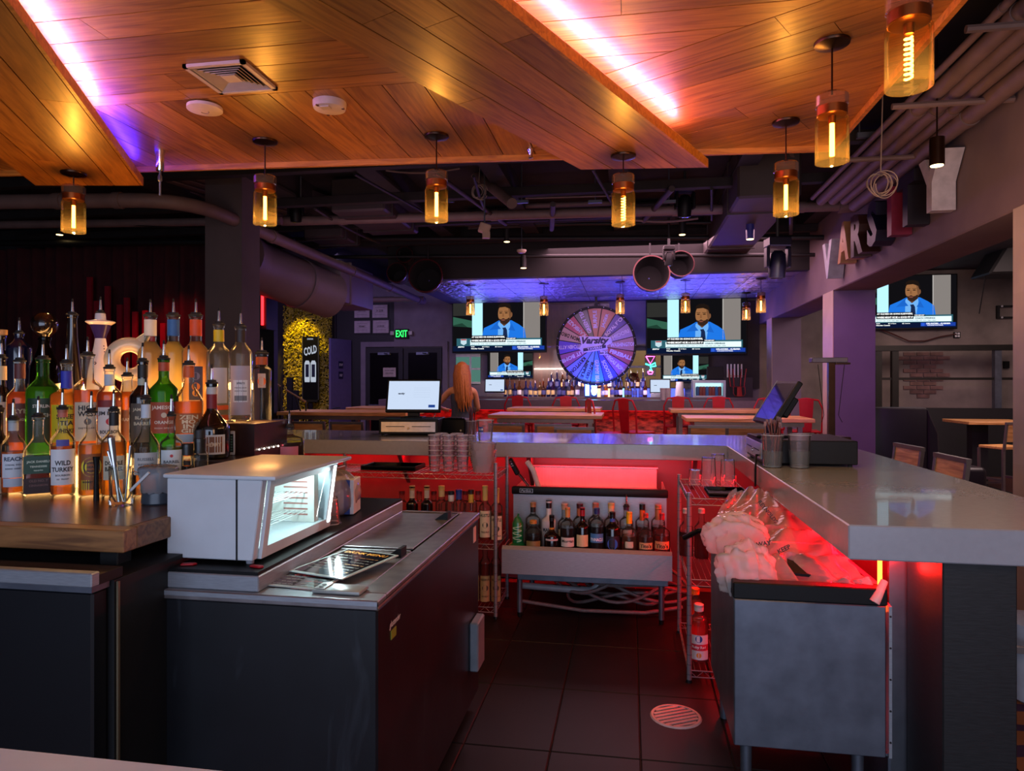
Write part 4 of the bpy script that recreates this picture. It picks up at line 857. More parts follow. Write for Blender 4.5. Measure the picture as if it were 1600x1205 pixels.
# ring shaped porcelain bottle
q = PY(203, 600, yB - 0.02); k_ = depth(q.x, yB) / F_PX; zz = lambda py: EYE - (py - HOR) * k_ - zB
t = thing('ring_bottle', 'white porcelain bottle shaped as a ring with a hole through it', 'bottle', (q.x, yB - 0.02, zB), face_cam(q.x, yB))
m = MB(); n1, n2 = 36, 14; vs = []; fs = []; R, r2 = 24 * k_, 11.5 * k_; zc = zz(563)
for i in range(n1):
    for j in range(n2):
        a, b = 2 * PI * i / n1, 2 * PI * j / n2; vs.append(((R + r2 * math.cos(b)) * math.cos(a), r2 * 1.1 * math.sin(b), zc + (R + r2 * math.cos(b)) * math.sin(a)))
        fs.append((i * n2 + j, ((i + 1) % n1) * n2 + j, ((i + 1) % n1) * n2 + (j + 1) % n2, i * n2 + (j + 1) % n2))
CRM = mat('warm porcelain', '#d8c4a0', 0.3, 0, 0.05, coat=0.3)
m.add(vs, fs, CRM); m.build('ring', t, angle=80)
m = MB(); m.lathe([(20 * k_, 0), (20 * k_, 0.01), (11 * k_, zz(597)), (9 * k_, zz(592))], CRM, 20); m.build('foot', t, angle=60)
m = MB(); m.tube([(14 * k_, 0, zc + 28 * k_), (24 * k_, 0, zc + 40 * k_)], [9 * k_, 5.5 * k_], CRM, 14); m.build('spout', t)
FR = FROST
for (lab, px, c, nc, extra) in (('frosted white vodka bottle with clear neck, left of the blue-necked one', 235, '#ffe2a8', '#d8cdb8', ()),
                         ('frosted bottle with blue neck label and yellow middle, back row', 271, '#ffe89a', '#2a5c96', ()),
                         ('frosted peach bottle with orange neck label and fruit picture, back row', 306, '#ffc890', '#cc4a1c', ((573, 625, '#3a3a5a', 0.5, (('@', 6, 588, '#6a6a8a'), ('@', 6, 604, '#d0761c'), ('@', 5, 614, '#e89a2a'))),))):
    bottle(lab, px, yB, zB, 36 if px != 306 else 40, 552, 532, 494, 17, None, liquid(c, 0.9), 534, labs=extra, necks=((500, 525, nc),))
bottle('clear tall vodka bottle with yellow neck label standing on the dark step end', 342, yB, zB, 36, 553, 536, 508, 15, None, None, labs=((575, 630, '#b8b4b8', 0.7, ()), (633, 640, '#e8602a', 0.9, ()), (648, 656, '#e8602a', 0.9, ())), necks=((516, 534, '#d8b41c'),))
bottle('clear tall vodka bottle turned to its white barcode back label, on the dark step end', 376, yB, zB, 36, 553, 534, 512, 15, None, None, labs=((572, 648, '#a89ca4', 0.9, ()), (594, 628, '#d6dade', 0.62, (('SPIRITS', 3, 599, '#2a2c30', 12), ('STORE COOL AND DRY', 2, 606, '#5a5e62', 18), ('PRODUCT OF ORIGIN', 2, 611, '#5a5e62', 18), ('IIIIIIIIII', 8, 622, '#18181a', 18))),), necks=((516, 535, '#2a1c1a'),))
bottle('clear square-shouldered bottle with small orange disc behind the dark step end', 409, 3.05, 1.10, 29, 578, 571, 553, 17, None, liquid('#e8881c', 0.6), 670, labs=((584, 606, '#c8b8b0', 0.4, (('@', 6.5, 596, '#e8701c'),)),), necks=((558, 570, '#b0542c'),))
bottle('dark red squat decanter bottle with pink label right of all the others', 452, 2.95, 1.10, 46, 687, 678, 668, 12, None, liquid('#5a0d18', 0.4), 690, labs=((696, 712, '#c86a78', 0.6, ()),))
bottle('short green bottle lying in shadow right of the clear square-shouldered bottle', 428, 3.15, 1.10, 16, 690, 680, 668, 9, None, liquid('#3a8a5a'), 700, cap=('#b0c0b0', 6))
# lit step display under the bottles
LITW = glow('lit acrylic', '#ffba70', 4.0)
rs = thing('bottle_step_display', 'glowing stepped acrylic bottle display with dark wooden right end', 'display', (-2.4, 2.36, 1.10))
m = MB(); m.box(-2.85, 2.43, 1.10, -1.80, 2.665, 1.2145, LITW); bbuild(m, 'lower_step', rs)
m = MB(); m.box(-1.799, 2.43, 1.10, -1.50, 2.665, 1.2145, mat('dark walnut panel', '#2c1614', 0.35, 0, 0.2, coat=0.2)); bbuild(m, 'end_block', rs)
m = MB(); m.box(-2.95, 2.67, 1.10, -1.80, 2.95, 1.3445, LITW); bbuild(m, 'upper_step', rs)
m = MB(); m.box(-1.799, 2.67, 1.10, -1.545, 2.95, 1.3445, mat('dark walnut panel', '#2c1614', 0.35, 0, 0.2, coat=0.2)); bbuild(m, 'end_panel', rs)
m = MB()
for k in range(6): m.ball((-1.54, 2.70 + 0.04 * k, 1.235), 0.004, glow('white LED dot', '#fff0e0', 4), 6, 4)
bbuild(m, 'light_dots', rs)
strip_light((-3.1, 2.99, 1.50), (-1.6, 2.99, 1.50), 0.03, 9.0, '#ffb060', (0, -1, -0.1))
strip_light((-3.1, 2.68, 1.352), (-1.8, 2.68, 1.352), 0.02, 3.0, '#ffb060', (0, -0.4, 1))
q = PY(362, 690, 2.655); rc = thing('remote_control', 'white remote control with dark keypad leaning on the dark step end', 'remote', (q.x, 2.645, 1.2155), 0.1)
m = MB(); m.box(-0.018, 0, 0, 0.018, 0.01, 0.10, mat('remote white', '#c2c6c8', 0.4)); m.build('body', rc, bevel=0.004, seg=2)
m = MB(); m.box(-0.013, -0.0008, 0.012, 0.013, -0.0001, 0.088, BLACKP); pad = m.build('keypad', rc)
m = MB()
for i in range(3):
    for j in range(6): m.box(-0.010 + 0.007 * i, -0.0016, 0.018 + 0.011 * j, -0.005 + 0.007 * i, -0.0009, 0.025 + 0.011 * j, mat('key green', '#5a8a80', 0.5))
m.build('button', pad)
# mug of bar tools and a wrapped pitcher on the counter
q = PZ(189, 790, 1.10); mg = thing('glass_mug', 'clear glass mug holding steel bar tools at the counter front', 'mug', (q.x, q.y, 1.10), 0.2)
m = MB(); m.lathe([(0.02, 0.006), (0.036, 0), (0.039, 0.01), (0.036, 0.04), (0.038, 0.135), (0.036, 0.135), (0.034, 0.04), (0.02, 0.014)], GLASS, 10, close=False); m.build('body', mg)
m = MB(); m.tube([(0.037, 0, 0.115), (0.062, 0, 0.105), (0.07, 0, 0.07), (0.06, 0, 0.035), (0.037, 0, 0.03)], 0.006, GLASS, 8); m.build('handle', mg)
for (dx, dz, tl, r, lab) in ((-0.01, 0.215, -0.16, 0.012, 'thick steel bar muddler standing in glass mug'), (0.012, 0.19, 0.1, 0.005, 'thin steel bar spoon standing in glass mug'), (0.006, 0.17, -0.3, 0.004, 'short steel tongs leaning in the glass mug')):
    m = MB(); m.tube([(0, 0, 0), (tl * 0.1, 0, dz * 0.5), (tl * 0.2, 0, dz)], [r * 0.6, r * 0.6, r], SPOUT, 10); m.ball((tl * 0.2, 0, dz), r, SPOUT, 10, 6)
    tag(m.build('bar_tool', None, (q.x + dx, q.y + 0.005, 1.112)), lab, 'bar tool')
q = PZ(232, 790, 1.10); wp = thing('wrapped_pitcher', 'pitcher wrapped in cloudy plastic beside the white fridge', 'pitcher', (q.x, q.y + 0.05, 1.10))
m = MB(); m.lathe([(0.05, 0), (0.055, 0.005), (0.052, 0.04)], mat('smoky base', '#39424c', 0.3), 20); m.build('base', wp)
CLOUD = thin_glass('cloudy plastic', '#c2ccd8', 0.9, 0.45, 0.15)
b = MB(); b.lathe([(0.053, 0.04), (0.058, 0.08), (0.064, 0.12), (0.055, 0.128), (0.02, 0.13)], CLOUD, 24); 
for i, v in enumerate(b.v): b.v[i] = Vector((v.x * (1 + 0.08 * math.sin(i * 2.3)), v.y * (1 + 0.08 * math.cos(i * 1.7)), v.z + 0.004 * math.sin(i * 3.1)))
b.build('wrap', wp, angle=70)
m = MB(); m.tube([(-0.06, -0.062, 0.05), (0.015, -0.066, 0.115)], 0.005, WHITE, 6); m.build('straw', wp)
m = MB(); m.tube([(0, 0, 0), (0, 0, 0.12), (0, 0, 0.155)], [0.010, 0.007, 0.012], BLACKP, 10); q = PZ(250, 760, 1.10); tag(m.build('bar_muddler', None, (q.x, 2.17, 1.1)), 'black plastic muddler standing upright before the pale green liqueur', 'bar tool')

# ------------------------------------------------------------------ wire shelves with their bottles and cups
WIRE = mat('shelf wire', '#8c8288', 0.3, 0.45, 0.1)
def wire_shelf(label, x0, x1, y0, y1, levels, h, wires='x'):
    t = thing('wire_shelf', label, 'shelf', ((x0 + x1) / 2, (y0 + y1) / 2, 0)); ox, oy = t.location.x, t.location.y
    for x in (x0, x1):
        for y in (y0, y1):
            m = MB(); m.tube([(x - ox, y - oy, 0.012), (x - ox, y - oy, h)], 0.0125, WIRE, 10); m.lathe([(0.017, 0), (0.015, 0.014)], BLACKP, 10, Matrix.Translation((x - ox, y - oy, 0)))
            for k in range(int(h / 0.05)): m.lathe([(0.0132, 0.04 + k * 0.05), (0.0132, 0.043 + k * 0.05)], STEELD, 10, Matrix.Translation((x - ox, y - oy, 0)), close=False)
            m.build('post', t)
    for z in levels:
        m = MB()
        for (a, b) in (((x0, y0), (x1, y0)), ((x0, y1), (x1, y1)), ((x0, y0), (x0, y1)), ((x1, y0), (x1, y1))):
            A, B = Vector((a[0] - ox, a[1] - oy, z)), Vector((b[0] - ox, b[1] - oy, z)); dn = Vector((0, 0, -0.032))
            m.tube([A, B], 0.003, WIRE, 6); m.tube([A + dn, B + dn], 0.003, WIRE, 6); n = max(2, int((B - A).length / 0.035))
            m.tube([A.lerp(B, i / n) + (dn if i % 2 else Vector()) for i in range(n + 1)], 0.0022, WIRE, 5)
        n = int((x1 - x0) / 0.028)
        for i in range(1, n):
            x = x0 + (x1 - x0) * i / n - ox; m.tube([(x, y0 - oy, z - 0.003), (x, y1 - oy, z - 0.003)], 0.0017, WIRE, 4)
        m.build('shelf', t)
    return t
wire_shelf('chrome wire shelf left of the ice bin stocked with spare bottles', -2.05, -0.845, 4.36, 4.78, (0.07, 0.475, 0.92), 1.0)
wire_shelf('narrow wire shelf under the right bar holding glasses and juice', 0.30, 0.62, 3.60, 4.30, (0.06, 0.52, 0.93), 0.96)
z1 = 0.479
for (lab, px, nw, top, c, necks, labs, cp) in (
    ('dark bottle with white neck band, left of its twin on the wire shelf', 644, 8, 760, None, ((762, 778, '#c4beb4'),), (), ('#b89a6a', 6)),
    ('dark bottle with white neck band, right of its twin on the wire shelf', 667, 8, 760, None, ((762, 778, '#c4beb4'),), (), ('#b89a6a', 6)),
    ('clear bottle with gold cap on the wire shelf', 690, 9, 760, '#c8a08a', ((765, 776, '#c8b07a'),), (), ('#c8a45a', 6)),
    ('clear bottle with white neck and dark cap on the wire shelf', 705, 9, 768, '#c8b4b4', ((769, 783, '#c8d0d4'),), (), ('#20202a', 5)),
    ('bottle with blue neck capsule on the wire shelf', 717, 9, 766, '#b09aa0', ((767, 780, '#2a3a8a'),), (), ('#2a3a8a', 6)),
    ('clear bottle with gold striped neck and red light in its colour on the wire shelf', 736, 8, 766, '#d02a2a', ((768, 785, '#d0a83a'),), (), ('#3a1a10', 6)),  # red light on a clear bottle, put into the liquor colour
    ('bottle with gold neck and white-black label, second from the post', 758, 8, 760, '#c8963a', ((762, 782, '#c8a85a'),), ((797, 838, '#d2c4a4', 1.0, (('HUSTLE', 5, 804, '#2a2a20', 17), ('@', 4.5, 819, '#16160f'), ('TEQUILA', 3, 830, '#2a2a20', 14))),), ('#c8a85a', 6)),
    ('bottle with gold neck and white-black label, beside the post', 776, 8, 764, '#c8963a', ((766, 786, '#c8a85a'),), ((805, 842, '#d2c4a4', 1.0, (('HUSTLE', 5, 811, '#2a2a20', 17), ('@', 4.5, 825, '#16160f'), ('TEQUILA', 3, 836, '#2a2a20', 14))),), ('#c8a85a', 6))):
    bottle(lab, px, 4.46, z1, 19, 787 if px < 750 else 793, 779 if px < 750 else 783, top, nw, GLDARK if c is None else None, liquid(c, 0.5) if c else None, 800, cap=cp, labs=labs, necks=necks, group='spare bottles on the wire shelf')
for i, px in enumerate((628, 655, 678, 698, 727, 747)):
    bottle('%s clear bottle from left in the shadowed back row of the wire shelf' % ORD[i], px, 4.66, z1, 19, 788, 780, 768, 8, None, liquid('#b06a6a', 0.4), 800, cap=('#8a2a2a', 5), group='back row bottles on the wire shelf')
for i, px in enumerate((758, 775, 741, 724)):
    lb = ((898, 938, '#a88a5c', 1.0, (('RESERVA', 3.4, 904, '#4a3018', 15), ('@', 5, 917, '#3a2010'), ('ANEJO', 3, 930, '#4a3018', 12))),)
    bottle('%s tan-labelled bottle from the right post on lowest wire shelf' % ORD[(1, 0, 2, 3)[i]], px, 4.46, 0.075, 17, 880, 868, 850, 8, None, liquid('#b07a5a', 0.4), 880, cap=('#6a2a1a', 5), labs=lb, group='tan labelled bottles on the lowest wire shelf')
m = MB(); q = PY(615, 730, 4.55); m.box(-0.19, -0.12, 0, 0.19, 0.12, 0.006, BLACKP); m.box(-0.19, -0.12, 0.006, 0.19, -0.112, 0.03, BLACKP); m.box(-0.19, 0.112, 0.006, 0.19, 0.12, 0.03, BLACKP); m.box(-0.19, -0.112, 0.006, -0.182, 0.112, 0.03, BLACKP); m.box(0.182, -0.112, 0.006, 0.19, 0.112, 0.03, BLACKP)
tag(m.build('serving_tray', None, (q.x, 4.55, 0.924), bevel=0.003), 'black plastic tray on top of the wire shelf left of the cups', 'tray')
# stacks of clear cups on the left wire shelf
cm = cup('cup', None, (0, 0, 0), 0.032, 0.042, 0.105); cmesh = cm.data; bpy.data.objects.remove(cm)
for s, (px, y, n, lab) in enumerate(((679, 4.47, 5, 'left front'), (701, 4.47, 5, 'middle front'), (723, 4.47, 5, 'right front'), (690, 4.60, 5, 'left rear'), (714, 4.60, 5, 'right rear'))):
    q = PY(px, 735, y)
    for k in range(n): tag(obj('plastic_cup', cmesh, None, (q.x, y, 0.924 + 0.034 * k)), '%s clear plastic cup from the bottom in the %s stack on the wire shelf' % (ORD[k], lab), 'cup', 'cups in the %s stack' % lab)
q = PY(755, 735, 4.47)
ICE = thin_glass('pebbled plastic', '#f6eef0', 1.0, 0.34, 0.12, 0.25)
def pebble(h, r0, r1):
    b = MB(); n = 26; rows = 14
    b.lathe([(r0 + (r1 - r0) * j / rows, h * j / rows) for j in range(rows + 1)] + [(r1 - 0.003, h), (r0 - 0.004, 0.006)], ICE, n, close=False)
    for i, v in enumerate(b.v):
        if i < n * (rows + 1):
            k = 1 + 0.09 * (((i % n) + (i // n)) % 2) - 0.02 + 0.02 * math.sin(i * 2.4); b.v[i] = Vector((v.x * k, v.y * k, v.z))
    return b.mesh(angle=12, name='cup')
pc = pebble(0.105, 0.062, 0.086)
for k in range(3): tag(obj('textured_cup', pc, None, (q.x, 4.47, 0.924 + 0.045 * k), 0.4 * k), '%s cloudy pebbled plastic cup of the fat stack right of the clear cups' % ('bottom', 'middle', 'top')[k], 'cup', 'pebbled cups in the fat stack')
lc2 = cup('souvenir_cup', None, (q.x + 0.015, 4.47, 1.122), 0.042, 0.054, 0.145); tag(lc2, 'tall clear cup with blue round logo on top of the pebbled stack', 'cup')
m = MB(); patch(m, 0.05, 0.07, 0.105, 0.42, mat('logo blue', '#24408a', 0.4), ca=-0.5); add_text(m, 'CLUB', 0.012, WHITE, Matrix.Rotation(-0.5, 4, 'Z'), bend=0.0505, zc=0.088); m.build('logo', lc2)
# glasses and tray on the right wire shelf
def tumbler(px, y, h, r, lab, flip=True, z=0.934):
    q = PY(px, 740, y); t = cup('glass_tumbler', None, (q.x, y, z), r * 0.85, r, h, thin_glass('tumbler glass', '#fdf6f8', 1.0, 0.08, 0.03, 0.10), flip=flip); tag(t, lab, 'glass', 'glasses on the right wire shelf'); return t
m = MB(); m.box(-0.1, -0.12, 0, 0.1, 0.12, 0.006, BLACKP); m.box(-0.1, -0.12, 0.006, 0.1, -0.113, 0.022, BLACKP); m.box(-0.1, 0.113, 0.006, 0.1, 0.12, 0.022, BLACKP); m.box(-0.1, -0.113, 0.006, -0.093, 0.113, 0.022, BLACKP); m.box(0.093, -0.113, 0.006, 0.1, 0.113, 0.022, BLACKP)
tag(m.build('metal_tray', None, (0.50, 3.74, 0.934), bevel=0.002), 'shallow black tray at front of the right wire shelf', 'tray')
tumbler(1086, 4.05, 0.085, 0.036, 'short upturned tumbler, leftmost on the right wire shelf')
tumbler(1107, 4.0, 0.16, 0.042, 'tall upturned glass, middle one on the right wire shelf')
tumbler(1122, 4.14, 0.165, 0.042, 'tall upturned glass standing behind the two front ones')
tumbler(1137, 4.0, 0.15, 0.042, 'tall upturned glass, rightmost on the right wire shelf')
for (px, y, lab) in ((1072, 4.05, 'dark red bottle on middle tier of the right wire shelf, nearest the post'), (1096, 4.0, 'dark red bottle on the middle tier, second from post of the right wire shelf')):
    bottle(lab, px, y, 0.525, 22, 826, 812, 796, 9, None, liquid('#5a1418', 0.4), 830, cap=('#c8b0a8', 6))
jb = bottle('pink grapefruit juice bottle with white and blue label on lowest right shelf', 1092, 3.72, 0.066, 30, 968, 958, 945, 13, None, liquid('#e8505a', 0.75), 965, cap=('#d8d0d0', 9), labs=((988, 1002, '#e0dce4', 1.1, (('@', 5.5, 994, '#24489a'),)), (1002, 1012, '#d02a44', 1.1, (('Ruby Red', 5, 1007, '#f4e8e8', 22),)), (1012, 1026, '#d8d4dc', 1.1, (('@', 4, 1019, '#e08a2a'),))), name='juice_bottle')
bottle('orange juice bottle behind the pink grapefruit juice', 1086, 3.95, 0.066, 26, 945, 932, 920, 12, None, liquid('#f08a1c', 0.8), 940, cap=('#e8701c', 8), name='juice_bottle')
m = MB(); m.tube([(0.27, 3.55, 0.74), (0.34, 3.5, 0.79), (0.44, 3.42, 0.81)], 0.013, BLACKP, 8); tag(m.build('black_hose'), 'short black hose end sticking out past the wire shelf post', 'hose')

# ------------------------------------------------------------------ bottles in the speed rail
for (lab, zx, w, top, sh, nw, body, liq, fill, cap, labs, necks) in (
    ('clear bottle with cork-coloured cap at back, third place of the rail', 290, 24, 786, 812, 8, None, '#d0d4d4', 818, ('#a8754a', 6), (), ((790, 800, '#141414'),)),
    ('white coconut rum bottle with black cap at back of the rail', 425, 23, 783, 815, 8, mat('white bottle', '#c8c4c8', 0.3), None, None, ('#161418', 11), ((818, 834, '#c0bcc0', 1.0, (('MALIBU', 6, 826, '#2a2a30', 20),)),), ()),
    ('pale bottle with peach cap at back of the rail', 560, 22, 788, 818, 9, None, '#d4d2b8', 822, ('#c89a80', 8), ((826, 836, '#b8b098', 1.0, ()),), ()),
    ('dark bottle with maroon cap and orange neck at back of the rail', 690, 22, 788, 815, 9, None, '#9a9a90', 820, ('#4a1420', 6), (), ((794, 806, '#c06a4a'),)),
    ('indigo bottle with salmon cap at back of the rail', 825, 24, 787, 814, 9, None, '#262850', 820, ('#b8705a', 7), (), ()),
    ('clear bottle with butter-yellow cap at back of the rail', 958, 23, 787, 816, 9, None, '#d4d8dc', 822, ('#d0b070', 7), (), ((794, 802, '#c0b8a0'),)),
    ('clear bottle with steel pourer and purple collar at back of the rail', 1088, 22, 792, 816, 8, None, '#d4d8dc', 824, 'pourer', ((826, 838, '#b0b8b4', 0.9, ()),), ((792, 797, '#3a1838'),)),
    ('bottle with black cap over orange neck at back of the rail', 1225, 22, 789, 816, 8, None, '#c88a80', 822, ('#141414', 7), (), ((797, 813, '#c8601c'),)),
    ('reddish bottle with orange cap at right end of the rail back row', 1360, 22, 790, 816, 9, None, '#c86a6a', 822, ('#c0784a', 5), (), ((796, 812, '#a06a40'),))):
    bottle(lab, 780 + zx / 5.479, 4.535, 0.40, w, sh, sh - 11, top, nw, body, liquid(liq, 0.12) if liq else None, fill, cap=cap, labs=labs, necks=necks, group='back bottles of the speed rail')
m = MB(); m.box(-0.79, 4.48, 0.3065, 0.25, 4.60, 0.399, STEELD); bbuild(m, 'rail_step', st)
for (lab, zx, w, top, sh, nw, liq, dark, cap, labs, necks) in (
    ('round dark brown bottle with orange cork at left of the rail', 292, 27, 814, 832, 10, '#5a1c14', False, ('#d0863a', 4), ((843, 852, '#7a6a3a', 0.9, ()),), ()),
    ('black bottle with black cap and amber band in rail front', 450, 24, 806, 838, 7, None, True, ('#101012', 8), ((840, 843, '#b8a8a8', 0.9, ()),), ((824, 832, '#c07a1c'),)),
    ('brown spiced rum bottle with orange cap and white label in rail front', 586, 24, 794, 820, 7, '#6a2214', False, ('#d08a4a', 14), ((838, 852, '#c4c0b8', 0.95, (('Morgan', 6, 844, '#1c1818', 20),)),), ()),
    ('dark bottle with red cap and cream label in rail front', 712, 22, 794, 824, 7, None, True, ('#9a1420', 12), ((834, 852, '#c8b88a', 0.9, ()),), ()),
    ('blue vodka bottle with blue label in rail front', 836, 23, 795, 818, 8, '#1c2a5a', False, ('#26306a', 8), ((832, 846, '#3a78b0', 1.0, (('PINNACLE', 5, 841, '#d8e4ee', 22),)),), ()),
    ('dark blue bottle with bright blue neck and round blue emblem in rail front', 970, 25, 801, 826, 8, None, True, ('#101014', 7), ((836, 853, '#10142a', 0.95, (('@', 8.5, 848, '#2456b8'),)),), ((810, 826, '#2a58b0'),)),
    ('tan liqueur bottle with bright yellow cap in rail front', 1113, 25, 801, 832, 8, '#ecd8a8', False, ('#e0a818', 17), ((844, 854, '#b8c0a8', 0.5, ()),), ()),
    ('clear vodka bottle with red cap and tan label, second from right in rail front', 1255, 24, 803, 834, 7, '#d4c0b4', False, ('#c03a2a', 6), ((846, 856, '#d0a070', 0.95, (("Tito's", 6, 851, '#2a1c14', 18),)),), ()),
    ('clear vodka bottle with red cap and orange label at right end of the rail', 1394, 25, 803, 832, 7, '#d8a498', False, ('#b02430', 9), ((844, 856, '#d88a5a', 1.0, (("Tito's", 7, 851, '#2a1c14', 20),)),), ())):
    bottle(lab, 780 + zx / 5.479, 4.415, 0.31, w, sh, sh - 12, top, nw, GLDARK if dark else None, liquid(liq, 0.3) if liq else None, sh + 4, cap=cap, labs=labs, necks=necks, group='front bottles of the speed rail')
q = PY(809, 830, 4.45); gd = thing('green_dispenser', 'green plastic drink dispenser with white swirls at left end of rail', 'dispenser', (q.x, 4.45, 0.31))
GRN = mat('green plastic', '#0f6a38', 0.3, 0, 0.1, coat=0.3)
m = MB(); m.lathe([(0.05, 0), (0.052, 0.10), (0.06, 0.115), (0.06, 0.15), (0.04, 0.165)], GRN, 20); m.build('body', gd)
m = MB(); m.lathe([(0.036, 0.166), (0.036, 0.29), (0.02, 0.325), (0.008, 0.335)], GRN, 18); m.build('tank', gd)
m = MB(); m.tube([(0, 0, 0.334), (0.006, 0, 0.352)], 0.006, GRN, 8); m.build('spout', gd)
m = MB(); m.tube([(0.036 * math.sin(0.9 * math.sin(t * 3)), -0.0375 * math.cos(0.9 * math.sin(t * 3)), 0.175 + 0.015 * t) for t in [i * 0.2 for i in range(36)]], 0.003, mat('swirl white', '#a8d0b0', 0.5), 5); m.build('swirl', gd)

# ------------------------------------------------------------------ plastic sheeting draped over the sink unit
SHEET = thin_glass('plastic sheeting', '#f6eaea', 0.9, 0.42, 0.16)
def sheet(name, rows, m, seed, amp, n=46, mm=26):
    """rows: list of polylines (3D) across the sheet, resampled and wrinkled"""
    rnd = random.Random(seed); W = [(rnd.uniform(4, 34), rnd.uniform(4, 30), rnd.uniform(0, 6), rnd.uniform(0.3, 1)) for _ in range(14)]
    def at(pl, t):
        f = t * (len(pl) - 1); i = min(int(f), len(pl) - 2); return Vector(pl[i]).lerp(Vector(pl[i + 1]), f - i)
    vs = []
    for i in range(n + 1):
        u = i / n; f = u * (len(rows) - 1); k = min(int(f), len(rows) - 2); f -= k; f = f * f * (3 - 2 * f)
        for j in range(mm + 1):
            v = j / mm; p = at(rows[k], v).lerp(at(rows[k + 1], v), f)
            w = sum(c * math.sin(a * u * 2 + b * v + ph) for a, b, ph, c in W) / 4
            vs.append(p + Vector((0.4 * amp * w, -0.5 * amp * w, amp * w)))
    fs = [(i * (mm + 1) + j, (i + 1) * (mm + 1) + j, (i + 1) * (mm + 1) + j + 1, i * (mm + 1) + j + 1) for i in range(n) for j in range(mm)]
    b = MB(); b.add(vs, fs, m); return b.build(name, angle=70)
P3 = lambda px, py, y: tuple(PY(px, py, y))
sh1 = sheet('plastic_sheeting', [
    [P3(1140, 770, 3.50), P3(1170, 762, 3.50), P3(1205, 770, 3.45)],
    [P3(1122, 800, 3.25), P3(1180, 790, 3.25), P3(1245, 800, 3.2)],
    [P3(1118, 838, 3.0), P3(1205, 822, 3.05), P3(1285, 835, 3.0)],
    [P3(1140, 880, 2.85), P3(1235, 862, 2.85), P3(1325, 872, 2.78)],
    [P3(1250, 925, 2.68), P3(1310, 905, 2.68), P3(1352, 905, 2.66)],
    [P3(1345, 945, 2.62), P3(1368, 940, 2.62), P3(1382, 930, 2.64)]], SHEET, 11, 0.030)
tag(sh1, 'crumpled clear plastic sheeting glowing red over the sink unit', 'plastic sheet')
m = MB()
for (s, px, py, y, a) in (('GIA', 1172, 814, 2.97, 1.5), ('REYNOLDS', 1200, 800, 2.97, 0.9), ('KEEP', 1225, 858, 2.70, -0.5), ('AWAY', 1190, 850, 2.72, -0.2)):
    q = PY(px, py, y); add_text(m, s, 0.017, mat('bag print', '#2a1a10', 0.5), Matrix.Translation(q) @ Matrix.Rotation(a, 4, 'Y'), bold=0.03)
m.build('print', sh1)
for (px, py, y, r, sc, seed, lab) in ((1150, 838, 2.92, 0.10, (1.15, 0.8, 0.85), 3, 'white crumpled plastic bag, upper one by the sheeting'), (1165, 893, 2.72, 0.10, (1.0, 0.7, 1.0), 5, 'white crumpled plastic bag hanging over the sink unit corner')):
    q = PY(px, py, y); b = lump((0, 0, 0), r, sc, seed, thin_glass('white bag plastic', '#fbf4f2', 0.9, 0.58, 0.15), 0.5, seg=56, rings=36)
    o = b.build('plastic_bag', None, (q.x, q.y, q.z - r * sc[2] * 0.85), angle=75); tag(o, lab, 'bag')
q = PY(1371, 932, 2.60); m = MB(); m.tube([(0.03, 0.02, 0.05), (0, 0, 0), (-0.012, -0.004, -0.02)], [0.012, 0.016, 0.018], mat('bag cap white', '#d0b0a8', 0.4), 12); tag(m.build('hose_end', None, q), 'pale plastic nozzle hanging at the corner by the red LED', 'nozzle')

# ------------------------------------------------------------------ registers, cups and small things on the bar top
DRW = mat('drawer steel', '#b0a8a8', 0.3, 0.8, 0.1, 30)
SCR = glow('register screen', '#c2d2ea', 0.95)
def register(loc, rz, label_d, label_m, w=0.45, d=0.42, h=0.135, mon=True, tilt=0.3, mw=0.43, mh=0.27, lit=True, monloc=None, monrz=None):
    t = thing('cash_drawer', label_d, 'cash drawer', loc, rz)
    m = MB(); m.box(-w / 2, 0.004, 0.012, w / 2, d, h, BLACKP); m.build('body', t, bevel=0.004)
    m = MB(); m.box(-w / 2 + 0.02, -0.006, 0.03, w / 2 - 0.02, 0.0035, h - 0.02, DRW); f = m.build('drawer_front', t, bevel=0.002)
    m = MB(); m.box(-w / 2 + 0.06, -0.0075, 0.072, -0.03, -0.0062, 0.078, BLACKM); m.box(0.03, -0.0075, 0.072, w / 2 - 0.06, -0.0062, 0.078, BLACKM); m.build('slot', f)
    m = MB(); m.lathe([(0.010, 0), (0.008, 0.006)], CHROME, 12, Matrix.Translation((0, -0.006, 0.06)) @ Matrix.Rotation(PI / 2, 4, 'X')); m.build('lock', f)
    for x in (-w / 2 + 0.03, w / 2 - 0.03):
        for y in (0.03, d - 0.03): m = MB(); m.lathe([(0.012, 0), (0.012, 0.012)], RUBBER, 10); m.build('foot', t, (x, y, 0))
    return t
